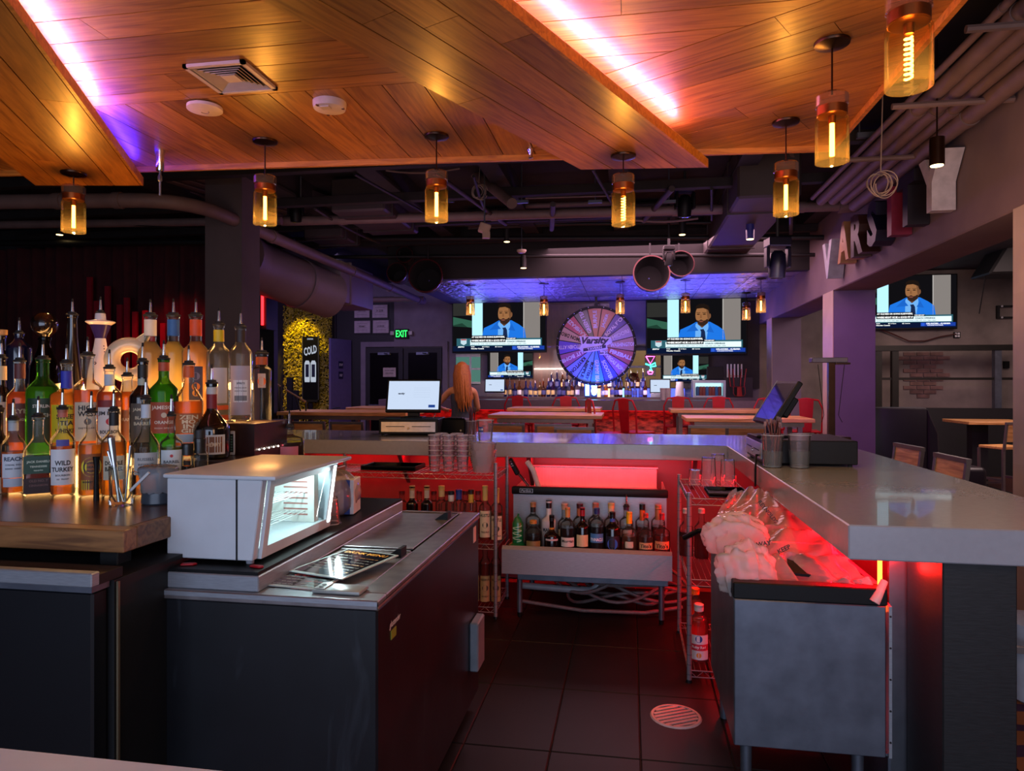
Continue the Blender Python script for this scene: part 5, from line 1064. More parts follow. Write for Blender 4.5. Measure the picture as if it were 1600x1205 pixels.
def monitor(loc, rz, label, w, h, tilt, stand, lit=True, logo=None):
    t = thing('register_monitor', label, 'monitor', loc, rz)
    R = Matrix.Translation((0, 0, stand)) @ Matrix.Rotation(-tilt, 4, 'X')
    m = MB(); m.box(-w / 2, 0, 0, w / 2, 0.03, h, BLACKP, R); m.build('casing', t, bevel=0.005)
    m = MB(); m.box(-w / 2 + 0.018, -0.0012, 0.024, w / 2 - 0.018, -0.0004, h - 0.018, SCR if lit else mat('dark screen', '#1a1620', 0.06, 0, 0.1, coat=1.0), R); s = m.build('screen', t)
    if lit:
        m = MB(); add_text(m, logo or 'varsity', h * 0.07, glow('screen ink', '#2a3448', 0.5), R @ Matrix.Translation((-w * 0.22, -0.002, h * 0.55)), shear=0.3, bold=0.05)
        m.box(w * 0.28, -0.0022, h * 0.14, w * 0.4, -0.0014, h * 0.22, glow('screen button', '#24489a', 0.7), R)
        for k in range(5): m.box(0.0, -0.0022, h * (0.45 + 0.07 * k), w * 0.3, -0.0014, h * (0.452 + 0.07 * k), glow('screen line', '#9fb0cc', 0.8), R)
        m.build('display_graphics', s)
    m = MB(); m.box(-0.05, 0.035, 0.01, 0.05, 0.075, stand + 0.02, BLACKP); m.build('stand', t, bevel=0.006)
    m = MB(); m.box(-0.09, -0.05, 0, 0.09, 0.12, 0.012, BLACKP); m.build('foot_plate', t, bevel=0.004)
    return t
q = PZ(638, 681, 1.08); register((q.x, q.y, 1.08), 0.12, 'cash drawer with steel front on the left far bar', None, w=0.49, d=0.40)
monitor((q.x - 0.015, q.y + 0.16, 1.216), 0.10, 'black touchscreen register monitor with lit page on cash drawer', 0.47, 0.29, 0.28, 0.05)
q = PZ(708, 678, 1.08); m = MB(); m.box(-0.11, 0, 0, 0.11, 0.18, 0.13, BLACKP); pr = m.build('receipt_printer', None, (q.x, q.y, 1.08), -0.15, bevel=0.012); tag(pr, 'black receipt printer box beside the cash drawer', 'printer')
m = MB(); m.box(-0.07, 0.03, 0.1305, 0.07, 0.10, 0.136, BLACKM); m.build('lid', pr, bevel=0.002); m = MB(); m.lathe([(0.008, 0), (0.007, 0.002)], mat('badge silver', '#aaaab0', 0.3, 0.6), 12, Matrix.Translation((0.07, -0.0002, 0.03)) @ Matrix.Rotation(PI / 2, 4, 'X')); m.build('badge', pr)
m = MB(); m.tube([(q.x - 0.15, q.y - 0.015, 1.25), (q.x - 0.17, q.y - 0.05, 1.2), (q.x - 0.19, q.y - 0.07, 1.12), (q.x - 0.17, q.y - 0.06, 1.085)], 0.004, mat('cable grey', '#8a7c80', 0.5), 6); tag(m.build('cable'), 'grey cable hanging over the cash drawer front', 'cable')
def straw_cup(px, py, label, n, cols, lab2, r=0.045, h=0.12, sl=0.21):
    q = PZ(px, py, 1.08); t = cup('plastic_cup', None, (q.x, q.y, 1.08), r * 0.78, r, h); tag(t, label, 'cup'); rnd = random.Random(px)
    if h > 0.13:
        m = MB(); m.lathe([(r * 0.82, 0.004), (r * 0.92, h * 0.52), (r * 0.935, h * 0.52)], thin_glass('cup sleeve', '#d8dcd8', 1.0, 0.25, 0.1), 20, close=False); m.build('band', t)
    for k in range(n):
        a = rnd.uniform(0, 2 * PI); b = rnd.uniform(0, 2 * PI); m = MB()
        p = Vector((0.5 * r * math.cos(a), 0.5 * r * math.sin(a), 0.008)); e = Vector((0.95 * r * math.cos(b), 0.95 * r * math.sin(b), sl + rnd.uniform(-0.02, 0.02)))
        e.x, e.y = p.x + (e.x - p.x) * 0.7, p.y + (e.y - p.y) * 0.7
        m.tube([p, e], 0.0035, mat('stirrer ' + cols[k % len(cols)], cols[k % len(cols)], 0.4), 6); m.cbox(e, (0.012, 0.004, 0.022), mat('stirrer ' + cols[k % len(cols)], cols[k % len(cols)], 0.4))
        tag(m.build('drink_stirrer', None, (q.x, q.y, 1.08)), lab2, 'stirrer', lab2)
    return t
straw_cup(737, 681, 'clear cup of dark red stirrers beside the receipt printer', 12, ('#5a1420', '#3a0f18'), 'dark red drink stirrer in the cup by the printer')
m = None
straw_cup(1207, 730, 'clear cup packed with brown stirrers on the right bar', 14, ('#6a3a34', '#4a2020', '#8a5a50'), 'brown drink stirrer in the cup on the right bar', 0.055, 0.165, 0.235)
straw_cup(1249, 731, 'empty clear plastic cup beside the brown stirrers', 0, ('#000000',), '', 0.056, 0.168)
# right register: drawer faces the well, monitor tilted over it
t = register((0.69, 4.05, 1.08), -PI / 2, 'black cash drawer on the right bar facing the ice bin', None, w=0.50, d=0.47)
mo = monitor((0.725, 4.02, 1.217), -PI / 2 + 0.1, 'register monitor seen from the side on the right bar', 0.36, 0.27, 0.55, 0.08, lit=False)
m = MB(); R = Matrix.Translation((0, 0, 0.08)) @ Matrix.Rotation(-0.55, 4, 'X'); m.box(-0.085, 0.031, 0.08, 0.085, 0.085, 0.2, BLACKP, R); m.build('back_box', mo, bevel=0.006)
m = MB(); m.box(-0.181, -0.002, 0.0, -0.1805, 0.029, 0.27, mat('bezel grey', '#8a9298', 0.4), R); m.build('side_bezel', mo)
m = MB(); m.tube([(0.70, 3.93, 1.12), (0.67, 3.86, 1.13), (0.655, 3.8, 1.06), (0.655, 3.8, 0.97)], 0.006, BLACKP, 7); tag(m.build('cable'), 'black cable looping over the bar edge below right register', 'cable')
q = PZ(1281, 687, 1.08); ps = thing('post_stand', 'dark metal post with flat head and guy wires standing on bar corner', 'stand', (q.x, 5.3, 1.08))
m = MB(); m.box(-0.11, -0.09, 0, 0.11, 0.09, 0.05, BRONZE); m.build('base', ps, bevel=0.004)
m = MB(); m.box(-0.022, -0.022, 0.05, 0.022, 0.022, 0.58, BRONZE); m.build('post', ps)
m = MB(); m.box(-0.14, -0.05, 0.58, 0.10, 0.05, 0.615, mat('head panel', '#6a6068', 0.5, 0.3)); m.box(0.02, -0.045, 0.565, 0.12, 0.045, 0.5795, BRONZE); m.build('head', ps, bevel=0.003)
for s in (-1, 1): m = MB(); m.tube([(0.09 * s, 0, 0.566), (0.05 * s, 0, 0.2), (0.07 * s, -0.02, 0.15)], 0.0025, BLACKM, 5); m.build('guy_wire', ps)
# ------------------------------------------------------------------ televisions
def E(name, c, s=1.0): return glow('tv ' + name, c, s)
def tv_meshes(W, H, mirror=False):
    """flat picture of a studio guest with captions, in layers a millimetre apart; x right, z up, facing -y"""
    pic = MB(); cap = MB()
    def P(mb, pts, m, lay):
        mb.add([((x - 0.5) * W, -0.0006 * lay, (0.5 - y) * H) for x, y in pts], [tuple(range(len(pts)))[::-1]], m)
    def B(mb, x0, y0, x1, y1, m, lay): P(mb, [(x0, y0), (x1, y0), (x1, y1), (x0, y1)], m, lay)
    def ell(cx, cy, rx, ry, n=20, a0=0, a1=2 * PI): return [(cx + rx * math.cos(a0 + (a1 - a0) * i / n), cy + ry * math.sin(a0 + (a1 - a0) * i / n)) for i in range(n)]
    B(pic, 0, 0, 1, 1, E('black', '#0e0d10'), 0)
    B(pic, 0, 0.05, 0.21, 0.32, E('dark grey', '#2a2a28'), 1); P(pic, [(0, 0.34), (0.21, 0.42), (0.21, 0.55), (0, 0.5)], E('green', '#2e5a48'), 1); P(pic, [(0, 0.5), (0.1, 0.46), (0.16, 0.54), (0, 0.52)], E('dark green', '#1c3a2e'), 2)
    B(pic, 0.21, 0, 0.325, 0.8, E('sky', '#a9dcf4', 1.15), 2); B(pic, 0.77, 0, 0.945, 0.8, E('grey wall', '#7c7672'), 2); B(pic, 0.765, 0, 0.775, 0.8, E('pale edge', '#a8a4a0'), 3)
    P(pic, [(0.31, 0.8), (0.34, 0.56), (0.44, 0.48), (0.5, 0.42), (0.64, 0.42), (0.72, 0.5), (0.78, 0.58), (0.80, 0.8)], E('suit', '#1d6fd6'), 3)
    P(pic, [(0.49, 0.8), (0.495, 0.46), (0.53, 0.42), (0.62, 0.43), (0.625, 0.5), (0.60, 0.8)], E('shirt', '#6aa8e6'), 4)
    P(pic, [(0.545, 0.8), (0.55, 0.60), (0.54, 0.56), (0.575, 0.55), (0.59, 0.60), (0.60, 0.8)], E('tie', '#16264a'), 5)
    P(pic, [(0.50, 0.42), (0.49, 0.50), (0.525, 0.58), (0.40, 0.60)], E('lapel', '#1a5fbe'), 5); P(pic, [(0.63, 0.44), (0.64, 0.50), (0.605, 0.6), (0.68, 0.62)], E('lapel', '#1a5fbe'), 5)
    P(pic, [(0.515, 0.36), (0.515, 0.46), (0.56, 0.53), (0.62, 0.44), (0.62, 0.34)], E('neck', '#5a3a26'), 6)
    P(pic, ell(0.635, 0.31, 0.014, 0.05, 12), E('ear', '#7a5034'), 6)
    P(pic, ell(0.565, 0.295, 0.072, 0.195, 26), E('skin', '#93643f'), 7)
    P(pic, ell(0.565, 0.33, 0.067, 0.163, 20, 0.25, PI - 0.15), E('beard', '#33211a'), 8)
    P(pic, [(0.60, 0.12), (0.637, 0.2), (0.637, 0.33), (0.62, 0.40), (0.61, 0.3)], E('skin shade', '#6f4a30'), 8)
    P(pic, [(0.497, 0.33), (0.505, 0.385), (0.525, 0.40), (0.55, 0.375), (0.575, 0.40), (0.60, 0.385), (0.612, 0.33), (0.57, 0.345), (0.53, 0.345)], E('skin', '#93643f'), 9)
    P(pic, ell(0.55, 0.412, 0.022, 0.012, 12), E('lips', '#7a463a'), 10)
    P(pic, [(0.494, 0.22), (0.498, 0.13), (0.53, 0.09), (0.58, 0.085), (0.625, 0.12), (0.64, 0.22), (0.637, 0.29), (0.62, 0.2), (0.57, 0.165), (0.51, 0.175)], E('hair', '#1c130f'), 9)
    for cx in (0.523, 0.583): P(pic, ell(cx, 0.278, 0.017, 0.010, 10), E('eye', '#20130c'), 9); B(pic, cx - 0.02, 0.245, cx + 0.02, 0.253, E('eye', '#20130c'), 9)
    P(pic, [(0.545, 0.28), (0.553, 0.28), (0.560, 0.35), (0.537, 0.35)], E('nose', '#7f5333'), 9)
    B(cap, 0.04, 0.755, 0.965, 0.90, E('teal', '#2c5a66'), 10); B(cap, 0.19, 0.785, 0.95, 0.885, E('caption white', '#d6eef4', 1.1), 11)
    P(cap, [(0.085, 0.765), (0.15, 0.765), (0.15, 0.85), (0.118, 0.885), (0.085, 0.85)], E('shield', '#b8d0da'), 11); B(cap, 0.088, 0.768, 0.147, 0.79, E('shield red', '#a83a3a'), 12)
    B(cap, 0.20, 0.70, 0.575, 0.765, E('black', '#0e0d10'), 12); B(cap, 0.20, 0.765, 0.575, 0.83, E('black', '#0e0d10'), 12); B(cap, 0.575, 0.745, 0.69, 0.78, E('black', '#0e0d10'), 12)
    B(cap, 0, 0.90, 1, 1, E('ticker', '#0a1430'), 10); B(cap, 0.645, 0.905, 0.99, 0.975, E('ticker blue', '#1a3a9a'), 11); B(cap, 0.652, 0.912, 0.685, 0.97, E('league blue', '#2a56c8'), 12)
    def T(s, x, y, h, w, m, lay, sh=0.0): add_text(cap, s, h * H, m, Matrix.Translation(((x - 0.5) * W, -0.0006 * lay, (0.5 - y) * H)), w=w * W, bold=0.04, shear=sh)
    wt = E('caption text', '#f4f6f6', 1.1); dk = E('caption ink', '#1a2430')
    T('AT OLE MISS OR GOING ELSEWHERE,', 0.387, 0.733, 0.038, 0.36, wt, 13); T('WHERE MIGHT HE BE A GOOD FIT IF', 0.387, 0.798, 0.038, 0.36, wt, 13); T('THE REPORT', 0.633, 0.763, 0.022, 0.10, wt, 13)
    T('COACH OPENINGS', 0.69, 0.82, 0.03, 0.20, dk, 13); T('Openings: LSU | AUB | ORE | MSST | UCLA | VT | STAN | UAB | USU | FLA | ARK | OKST', 0.50, 0.866, 0.017, 0.60, dk, 13)
    T('ESPN', 0.09, 0.917, 0.025, 0.07, wt, 13, 0.2); T('Italy', 0.22, 0.915, 0.02, 0.04, wt, 13); T('Nicolas Cuesta', 0.27, 0.95, 0.024, 0.14, wt, 13); T('@ 3:15pm', 0.36, 0.918, 0.022, 0.08, wt, 13); T('@ Lecce', 0.5, 0.918, 0.022, 0.08, wt, 13)
    T('OKLAHOMA - ALABAMA', 0.82, 0.925, 0.03, 0.24, wt, 13); T('COLLEGE FOOTBALL', 0.79, 0.958, 0.016, 0.16, wt, 13)
    out = []
    for mb, nm in ((pic, 'picture'), (cap, 'caption')):
        if mirror:
            for i, v in enumerate(mb.v): mb.v[i] = Vector((-v.x, v.y, v.z))
            mb.f = [f[::-1] for f in mb.f]
        out.append(mb.mesh(name=nm))
    return out
TVW, TVH = 1.76, 0.99
PICM = tv_meshes(TVW, TVH); PICR = tv_meshes(TVW, TVH, True)
cs = MB(); cs.box(-TVW / 2 - 0.02, 0.004, -TVH / 2 - 0.03, TVW / 2 + 0.02, 0.06, TVH / 2 + 0.02, BLACKP); csm = cs.mesh(0.006, name='casing')
mtm = MB(); mtm.box(-0.2, 0.0602, -0.15, 0.2, 0.13, 0.15, BLACKM); mtmesh = mtm.mesh(name='wall_mount')
def tv(label, loc, k=1.0, rz=0.0, pics=PICM):
    t = thing('television', label, 'television', loc, rz)
    for nm, me in (('casing', csm), ('picture', pics[0]), ('caption', pics[1]), ('wall_mount', mtmesh)): o = obj(nm, me, t); o.scale = (k, k, k)
    return t
def pxbox(x0, y0, x1, y1, Yv):
    a, b = PY(x0, y0, Yv), PY(x1, y1, Yv); return (a + b) / 2, b.x - a.x, a.z - b.z
c, w, h = pxbox(708, 466, 852, 550, 12.86); tv('large television left of the prize wheel showing a man in blue suit', (c.x, 12.86, c.z), w / TVW)
c, w, h = pxbox(1011, 467, 1166, 554, 12.86); tv('large television right of the prize wheel showing a man in blue suit', (c.x, 12.86, c.z), w / TVW)
c, w, h = pxbox(762, 551, 832, 590, 12.86); tv('mirror reflection of a television, built as a small set below the left large one', (c.x, 12.87, c.z), w / TVW, 0, PICR)  # reflected televisions, built as small sets with flipped pictures
c, w, h = pxbox(1033, 556, 1107, 596, 12.86); tv('mirror reflection of a television, built as a small set below the right large one', (c.x, 12.87, c.z), w / TVW, 0, PICR)
c, w, h = pxbox(1340, 428, 1497, 515, 12.8); tv('wall television in the side room, left edge hidden by the column', (c.x, 12.86, c.z), w / TVW)

# ------------------------------------------------------------------ prize wheel
c, w, h = pxbox(871, 480, 993, 602, 12.2); RW = 0.5 * (w + h) / 2
wh = thing('prize_wheel', 'round prize wheel of coloured wedges hanging over the far bar', 'wheel', (c.x, 12.2, c.z), 0.0)
SEG = [('BURPLE', '#b05a3a'), ('JAGER', '#b8604a'), ('ROYAL F*CK', '#4a2aa0'), ('MIDORI', '#a890c8'), ('WASHINGTON', '#b07a90'), ('FIREBALL', '#b03a60'), ('VEGAS BOMB', '#9a5aa8'), ('SCOOTER', '#3a40d8'),
       ('GUMMY BEAR', '#3a90e0'), ('BUTTERY NIPPLE', '#6a9ac8'), ('KRYPTON', '#7a8af0'), ('LIT BOMB', '#a04a98'), ("KITCHEN ATTIC", '#5a34d0'), ('LEMON DROP', '#c09a90'), ('KAMIKAZE', '#c04a6a'), ('GREEN TEA', '#6a6a62')]
m = MB(); m.lathe([(RW * 0.96, 0.0), (RW * 1.02, 0.0), (RW * 1.02, 0.05), (RW * 0.96, 0.05)], BLACKP, 64, Matrix.Rotation(PI / 2, 4, 'X'), close=False); m.build('rim', wh)
m = MB(); m.lathe([(0.01, 0.004), (RW * 0.965, 0.004), (RW * 0.965, -0.03), (0.01, -0.03)], BLACKM, 64, Matrix.Rotation(PI / 2, 4, 'X')); m.build('backing', wh)
da = 2 * PI / 16
for i, (s, cc) in enumerate(SEG):
    a = PI / 2 + 0.04 - i * da; R0 = RW * 0.955; g = 0.012
    pts = [(0.03, 0)] + [(R0 * math.cos(-da / 2 + g + (da - 2 * g) * j / 6), R0 * math.sin(-da / 2 + g + (da - 2 * g) * j / 6)) for j in range(7)]
    vs = [(p[0] * math.cos(a) - p[1] * math.sin(a), y, p[0] * math.sin(a) + p[1] * math.cos(a)) for y in (-0.012, -0.005) for p in pts]; n = len(pts)
    b = MB(); b.add(vs, [tuple(range(n)), tuple(range(n, 2 * n))[::-1]] + [(i2, n + i2, n + (i2 + 1) % n, (i2 + 1) % n) for i2 in range(n)], mat('wedge ' + cc, cc, 0.35, 0, 0.04)); wd_ = b.build('wedge', wh)
    b = MB(); lt = INK if s in ('LEMON DROP', 'BUTTERY NIPPLE', 'KRYPTON') else mat('wheel lettering', '#d8c8f0', 0.5)
    M = Matrix(((math.cos(a), 0, -math.sin(a), 0), (0, 1, 0, 0), (math.sin(a), 0, math.cos(a), 0), (0, 0, 0, 1)))
    ww = min(0.052 * len(s), 0.44)
    if s == 'BUTTERY NIPPLE':
        for k2, s2 in enumerate(('BUTTERY', 'NIPPLE')): add_text(b, s2, 0.055, lt, Matrix.Translation((math.cos(a) * RW * 0.66, -0.014, math.sin(a) * RW * 0.66)) @ M @ Matrix.Translation((0, 0, 0.045 - 0.09 * k2)), w=0.32, bold=0.04)
    else: add_text(b, s, 0.07, lt, Matrix.Translation((math.cos(a) * RW * 0.68, -0.014, math.sin(a) * RW * 0.68)) @ M, w=ww, bold=0.04)
    b.build('lettering', wd_)
for i in range(32):
    a = 2 * PI * i / 32; b = MB(); b.ball((RW * 0.99 * math.cos(a), -0.055, RW * 0.99 * math.sin(a)), 0.010, CHROME, 8, 5); b.build('peg', wh)
b = MB(); pl = mat('hub plate', '#d4c6ff', 0.4)
sc_ = RW / 0.8
for pts in ([(-0.34, 0.20), (0.30, 0.17), (0.33, 0.06), (0.22, 0.0), (0.24, -0.08), (-0.24, -0.14), (-0.36, -0.06), (-0.30, 0.02)], [(0.08, -0.10), (0.24, -0.10), (0.24, -0.19), (0.08, -0.19)]):
    b.prism([(x * sc_, z * sc_) for x, z in pts], 0.02, 0.032, pl, Matrix(((1, 0, 0, 0), (0, 0, -1, 0), (0, 1, 0, 0), (0, 0, 0, 1))))
hp = b.build('hub_plate', wh)
b = MB(); dkp = mat('hub lettering', '#241650', 0.5)
add_text(b, 'Varsity', 0.18 * sc_, dkp, Matrix.Translation((-0.01, -0.034, 0.09 * sc_)), w=0.56 * sc_, shear=0.3, bold=0.05)
b.prism([(-0.26 * sc_, -0.12 * sc_), (0.20 * sc_, -0.045 * sc_), (0.20 * sc_, 0.015 * sc_), (-0.26 * sc_, -0.055 * sc_)], 0.0325, 0.034, dkp, Matrix(((1, 0, 0, 0), (0, 0, -1, 0), (0, 1, 0, 0), (0, 0, 0, 1))))
add_text(b, 'TAVERN', 0.05 * sc_, pl, Matrix.Translation((-0.03 * sc_, -0.036, -0.052 * sc_)) @ Matrix.Rotation(-0.155, 4, 'Y'), w=0.3 * sc_, bold=0.03)
add_text(b, 'est 20', 0.055 * sc_, dkp, Matrix.Translation((0.16 * sc_, -0.034, -0.145 * sc_)), bold=0.03); b.build('lettering', hp)
b = MB(); b.box(-0.02, -0.01, RW * 1.0, 0.02, 0.03, 3.02 - c.z, BLACKM); b.cbox((0, -0.05, RW * 1.02), (0.06, 0.04, 0.08), BLACKP); b.build('hanger', wh)
for s_ in (-1, 1): b = MB(); b.box(s_ * RW * 0.5 - 0.02, 0.05, -RW, s_ * RW * 0.5 + 0.02, 0.09, -RW * 0.7, BLACKM); b.build('brace', wh)

# ------------------------------------------------------------------ far bar, back bar and what stands on them
FBAR = mat('far bar top', '#5a4c54', 0.35, 0, 0.1); GLZ = mat('red mosaic front', '#5a1818', 0.6, 0, 0.7, 9, 0.5, col2='#c8604a', stretch=(1, 1, 2.6))
fb = thing('far_bar_counter', 'far bar with thick grey edge and red-lit mosaic front', 'counter', (-0.6, 11.3, 0))
m = MB(); m.box(-4.2, 11.2, 1.06, 2.0, 11.75, 1.225, FBAR); bbuild(m, 'countertop', fb, bevel=0.006)
m = MB(); m.box(-4.2, 11.45, 0, 2.0, 11.6, 1.059, GLZ); bbuild(m, 'front_panel', fb)
m = MB(); m.tube([(-4.1, 11.42, 1.052), (1.9, 11.42, 1.052)], 0.006, glow('dim red LED', '#ff1020', 1.6), 6); bbuild(m, 'light_strip', fb)
strip_light((-4.1, 11.28, 1.04), (1.9, 11.28, 1.04), 0.04, 5, '#ff1018', (0, 0.55, -1))
bb = thing('back_bar', 'dark back bar cabinet under the televisions carrying the bottles', 'counter', (-0.6, 12.6, 0))
m = MB(); m.box(-4.2, 12.42, 1.20, 2.1, 12.98, 1.25, FBAR); bbuild(m, 'countertop', bb)
m = MB(); m.box(-4.2, 12.46, 0, 2.1, 12.98, 1.199, mat('cabinet brown', '#20161a', 0.5)); bbuild(m, 'cabinet', bb)
for xa, xb, cc in ((-0.66, -0.28, '#ffb48a'), (-0.279, 0.02, '#8ad8ff'), (0.021, 0.98, '#4a58ff')):
    m = MB(); m.box(xa, 12.72, 1.2502, xb, 12.9, 1.40, glow('lit step ' + cc, cc, 2.2)); bbuild(m, 'glow_step', bb)  # steps made to glow in added tints that backlight the far bottles
m = MB(); m.box(-2.4, 12.93, 1.4, -0.36, 12.99, 2.98, mat('mahogany panel', '#4a2a20', 0.3, 0, 0.3, 5, coat=0.4, stretch=(4, 4, 0.5))); bbuild(m, 'wall_panel', bb); m = MB(); m.box(1.0, 12.93, 1.4, 2.3, 12.99, 2.98, PAINTD); bbuild(m, 'wall_panel', bb)
rnd = random.Random(21)
PROT = {}
LQ = ['#c87a3a', '#8a98ff', '#d8d0e8', '#b04a2a', '#5a6aff', '#e0b070', '#7a4aa0', '#c8d0ff', '#6a2a1c', '#3a50e0']
for row, (y, z, n, x0, x1) in enumerate(((12.55, 1.25, 30, 790, 1008), (12.8, 1.401, 18, 862, 1004))):
    for i in range(n):
        px = x0 + (x1 - x0) * i / (n - 1) + rnd.uniform(-1.5, 1.5)
        if 910 < px < 934 and row == 0: continue
        q = PY(px, 610, y); H = rnd.uniform(0.24, 0.29); kind = rnd.randrange(3); cc = LQ[rnd.randrange(len(LQ))]
        if (kind, cc) not in PROT:
            r, s0 = ((0.037, 0.6), (0.042, 0.5), (0.033, 0.66))[kind]; b = MB(); lq = liquid(cc, 0.6)
            b.lathe([(r * 0.8, 0), (r, 0.006), (r, s0 * 0.27)] + smooth(r, 0.013, s0 * 0.27, s0 * 0.27 + 0.05, 5) + [(0.013, 0.27), (0.016, 0.272), (0.016, 0.28)], lq, 12)
            b.lathe([(r * 1.02, 0.04), (r * 1.02, 0.12)], col(('#cfc8d8', '#3a3a6a', '#b89a6a')[kind]), 12, close=False)
            b.tube([(0, 0, 0.28), (0, 0.008, 0.335)], [0.006, 0.004], SPOUT, 6); PROT[(kind, cc)] = b.mesh(name='liquor_bottle')
        o = obj('liquor_bottle', PROT[(kind, cc)], None, (q.x, y, z), rnd.uniform(0, 6)); o.scale = (1, 1, H / 0.27)
        cnt_ = globals().setdefault('cnt_', {}); cnt_[row] = cnt_.get(row, -1) + 1
        tag(o, 'small backlit bottle, %s from left in the %s row on the far back bar' % (ORD[cnt_[row]], 'front' if row == 0 else 'rear raised'), 'bottle', 'bottles in the %s row on the far back bar' % ('front' if row == 0 else 'rear'))
c, w, h = pxbox(913, 599, 934, 625, 12.5)
t = thing('lit_numbers', 'glowing pale blue number 18 sign among the far bottles', 'sign', (c.x, 12.42, 1.251))
for k, d in enumerate('18'):
    b = MB(); add_text(b, d, 0.25, glow('lit number', '#9ae8ff', 4.0), Matrix.Translation((-0.06 + 0.12 * k, -0.021, 0.15)), bold=0.09, w=0.07 if d == '1' else 0.11); 
    b2 = MB(); b2.box(-0.115 + 0.12 * k, -0.02, 0, -0.005 + 0.12 * k, 0.02, 0.29, mat('sign acrylic', '#2a4a9a', 0.3)); p_ = b2.build('number_block', t, bevel=0.004); b.build('digit', p_)
for (px0, py0, px1, py1, lab) in ((757, 593, 789, 625, 'far register monitor with pale screen below left reflected television'), (1015, 594, 1048, 625, 'far register monitor with pale screen beside the white cups')):
    c, w, h = pxbox(px0, py0, px1, py0 + 19, 12.5); mo = monitor((c.x, 12.5, 1.251), 0.0, lab, w, 0.26, 0.12, max(0.03, c.z - 1.251 - 0.13), True)
    q = PY(px0 + 16, 622, 12.4); b = MB(); b.box(-0.16, 0, 0, 0.16, 0.02, 0.07, DRW); tag(b.build('drawer_panel', None, (q.x, 12.43, 1.251), bevel=0.003), 'silver drawer front below ' + lab, 'cash drawer')
# cup towers, counter fridge, upturned stool and router box on the right of the back bar
q = PY(1062, 625, 12.5)
for k in range(7): 
    o = cup('white_cup', None, (q.x, 12.5, 1.251 + 0.028 * k), 0.075 - 0.003 * k, 0.085 - 0.003 * k, 0.10, mat('cup white', '#b8b0b8', 0.5), flip=True); tag(o, '%s white cup from the bottom of the upturned tower on the far back bar' % ORD[k], 'cup', 'upturned white cup tower')
for k, px in enumerate((1036, 1044)):
    o = cup('white_cup', None, (PY(px, 625, 11.5).x, 11.5, 1.226), 0.04, 0.05, 0.19, mat('cup white', '#b8b0b8', 0.5)); tag(o, ('left' if k == 0 else 'right') + ' one of two narrow white cup stacks on the far bar', 'cup')
c, w, h = pxbox(1083, 608, 1134, 630, 12.45)
t = thing('drinks_fridge', 'grey counter fridge with lit glass front full of red cans on the back bar', 'fridge', (c.x, 12.44, 1.251))
hh = 0.30; m = MB(); m.box(-w / 2, 0.01, 0, w / 2, 0.4, 0.03, STEEL); m.box(-w / 2, 0.01, hh - 0.05, w / 2, 0.4, hh, STEEL); m.box(-w / 2, 0.01, 0.03, -w / 2 + 0.04, 0.4, hh - 0.05, STEEL); m.box(w / 2 - 0.04, 0.01, 0.03, w / 2, 0.4, hh - 0.05, STEEL); m.build('body', t)
m = MB(); m.box(-w / 2 + 0.04, 0.3, 0.03, w / 2 - 0.04, 0.31, hh - 0.05, glow('far fridge light', '#bfe8f4', 1.6)); m.build('back_light', t)
for k in range(8):
    x = -w / 2 + 0.085 + k * (w - 0.17) / 7; b = MB(); b.lathe([(0.028, 0), (0.032, 0.01), (0.032, 0.13), (0.024, 0.16)], mat('can red', '#c8362a', 0.4) if k % 3 else mat('can blue', '#4a78c8', 0.4), 10); tag(b.build('drink_can', None, (c.x + x, 12.58, 1.2815)), '%s drink can from left behind glass in the far counter fridge' % ORD[k], 'can', 'cans in the far counter fridge')
m = MB(); m.box(-w / 2 + 0.04, 0.012, 0.03, w / 2 - 0.04, 0.016, hh - 0.05, thin_glass('fridge glass', '#ecfbfb', 0.7, 0.03)); m.build('glass_door', t)
q = PY(1118, 600, 12.5); m = MB(); m.box(-0.16, 0, 0, 0.16, 0.25, 0.02, BLACKP); m.box(-0.14, 0.05, 0.02, 0.14, 0.08, 0.24, BLACKP); tag(m.build('closed_screen', None, (q.x, 12.5, 1.552), bevel=0.004), 'black screen turned off on top of the far counter fridge', 'monitor')

# ------------------------------------------------------------------ red metal chairs and wooden-backed stools
def red_chair(loc, rz, label):
    t = thing('metal_chair', label, 'chair', loc, rz, None)
    m = MB(); m.box(-0.18, -0.18, 0.74, 0.18, 0.18, 0.76, REDM); m.build('seat', t, bevel=0.012)
    for sx in (-1, 1):
        for sy in (-1, 1): m = MB(); m.tube([(0.16 * sx, 0.16 * sy, 0.74), (0.21 * sx, 0.21 * sy, 0)], [0.018, 0.013], REDM, 8); m.build('leg', t)
    m = MB(); m.tube([(-0.18, 0.17, 0.74), (-0.19, 0.19, 1.02), (-0.14, 0.2, 1.12), (0, 0.205, 1.14), (0.14, 0.2, 1.12), (0.19, 0.19, 1.02), (0.18, 0.17, 0.74)], 0.011, REDM, 8); m.build('back_hoop', t)
    m = MB(); m.add([(-0.065, 0.17, 0.76), (0.065, 0.17, 0.76), (0.085, 0.205, 1.14), (-0.085, 0.205, 1.14), (-0.065, 0.18, 0.76), (0.065, 0.18, 0.76), (0.085, 0.215, 1.14), (-0.085, 0.215, 1.14)], [(0, 1, 2, 3), (5, 4, 7, 6), (4, 5, 1, 0), (3, 2, 6, 7), (1, 5, 6, 2), (4, 0, 3, 7)], REDM); m.build('back_slat', t)
    m = MB()
    for a, b in (((-1, -1), (1, -1)), ((1, -1), (1, 1)), ((1, 1), (-1, 1)), ((-1, 1), (-1, -1))): m.tube([(0.188 * a[0], 0.188 * a[1], 0.3), (0.188 * b[0], 0.188 * b[1], 0.3)], 0.009, REDM, 6)
    m.build('stretcher', t); return t
proto = None
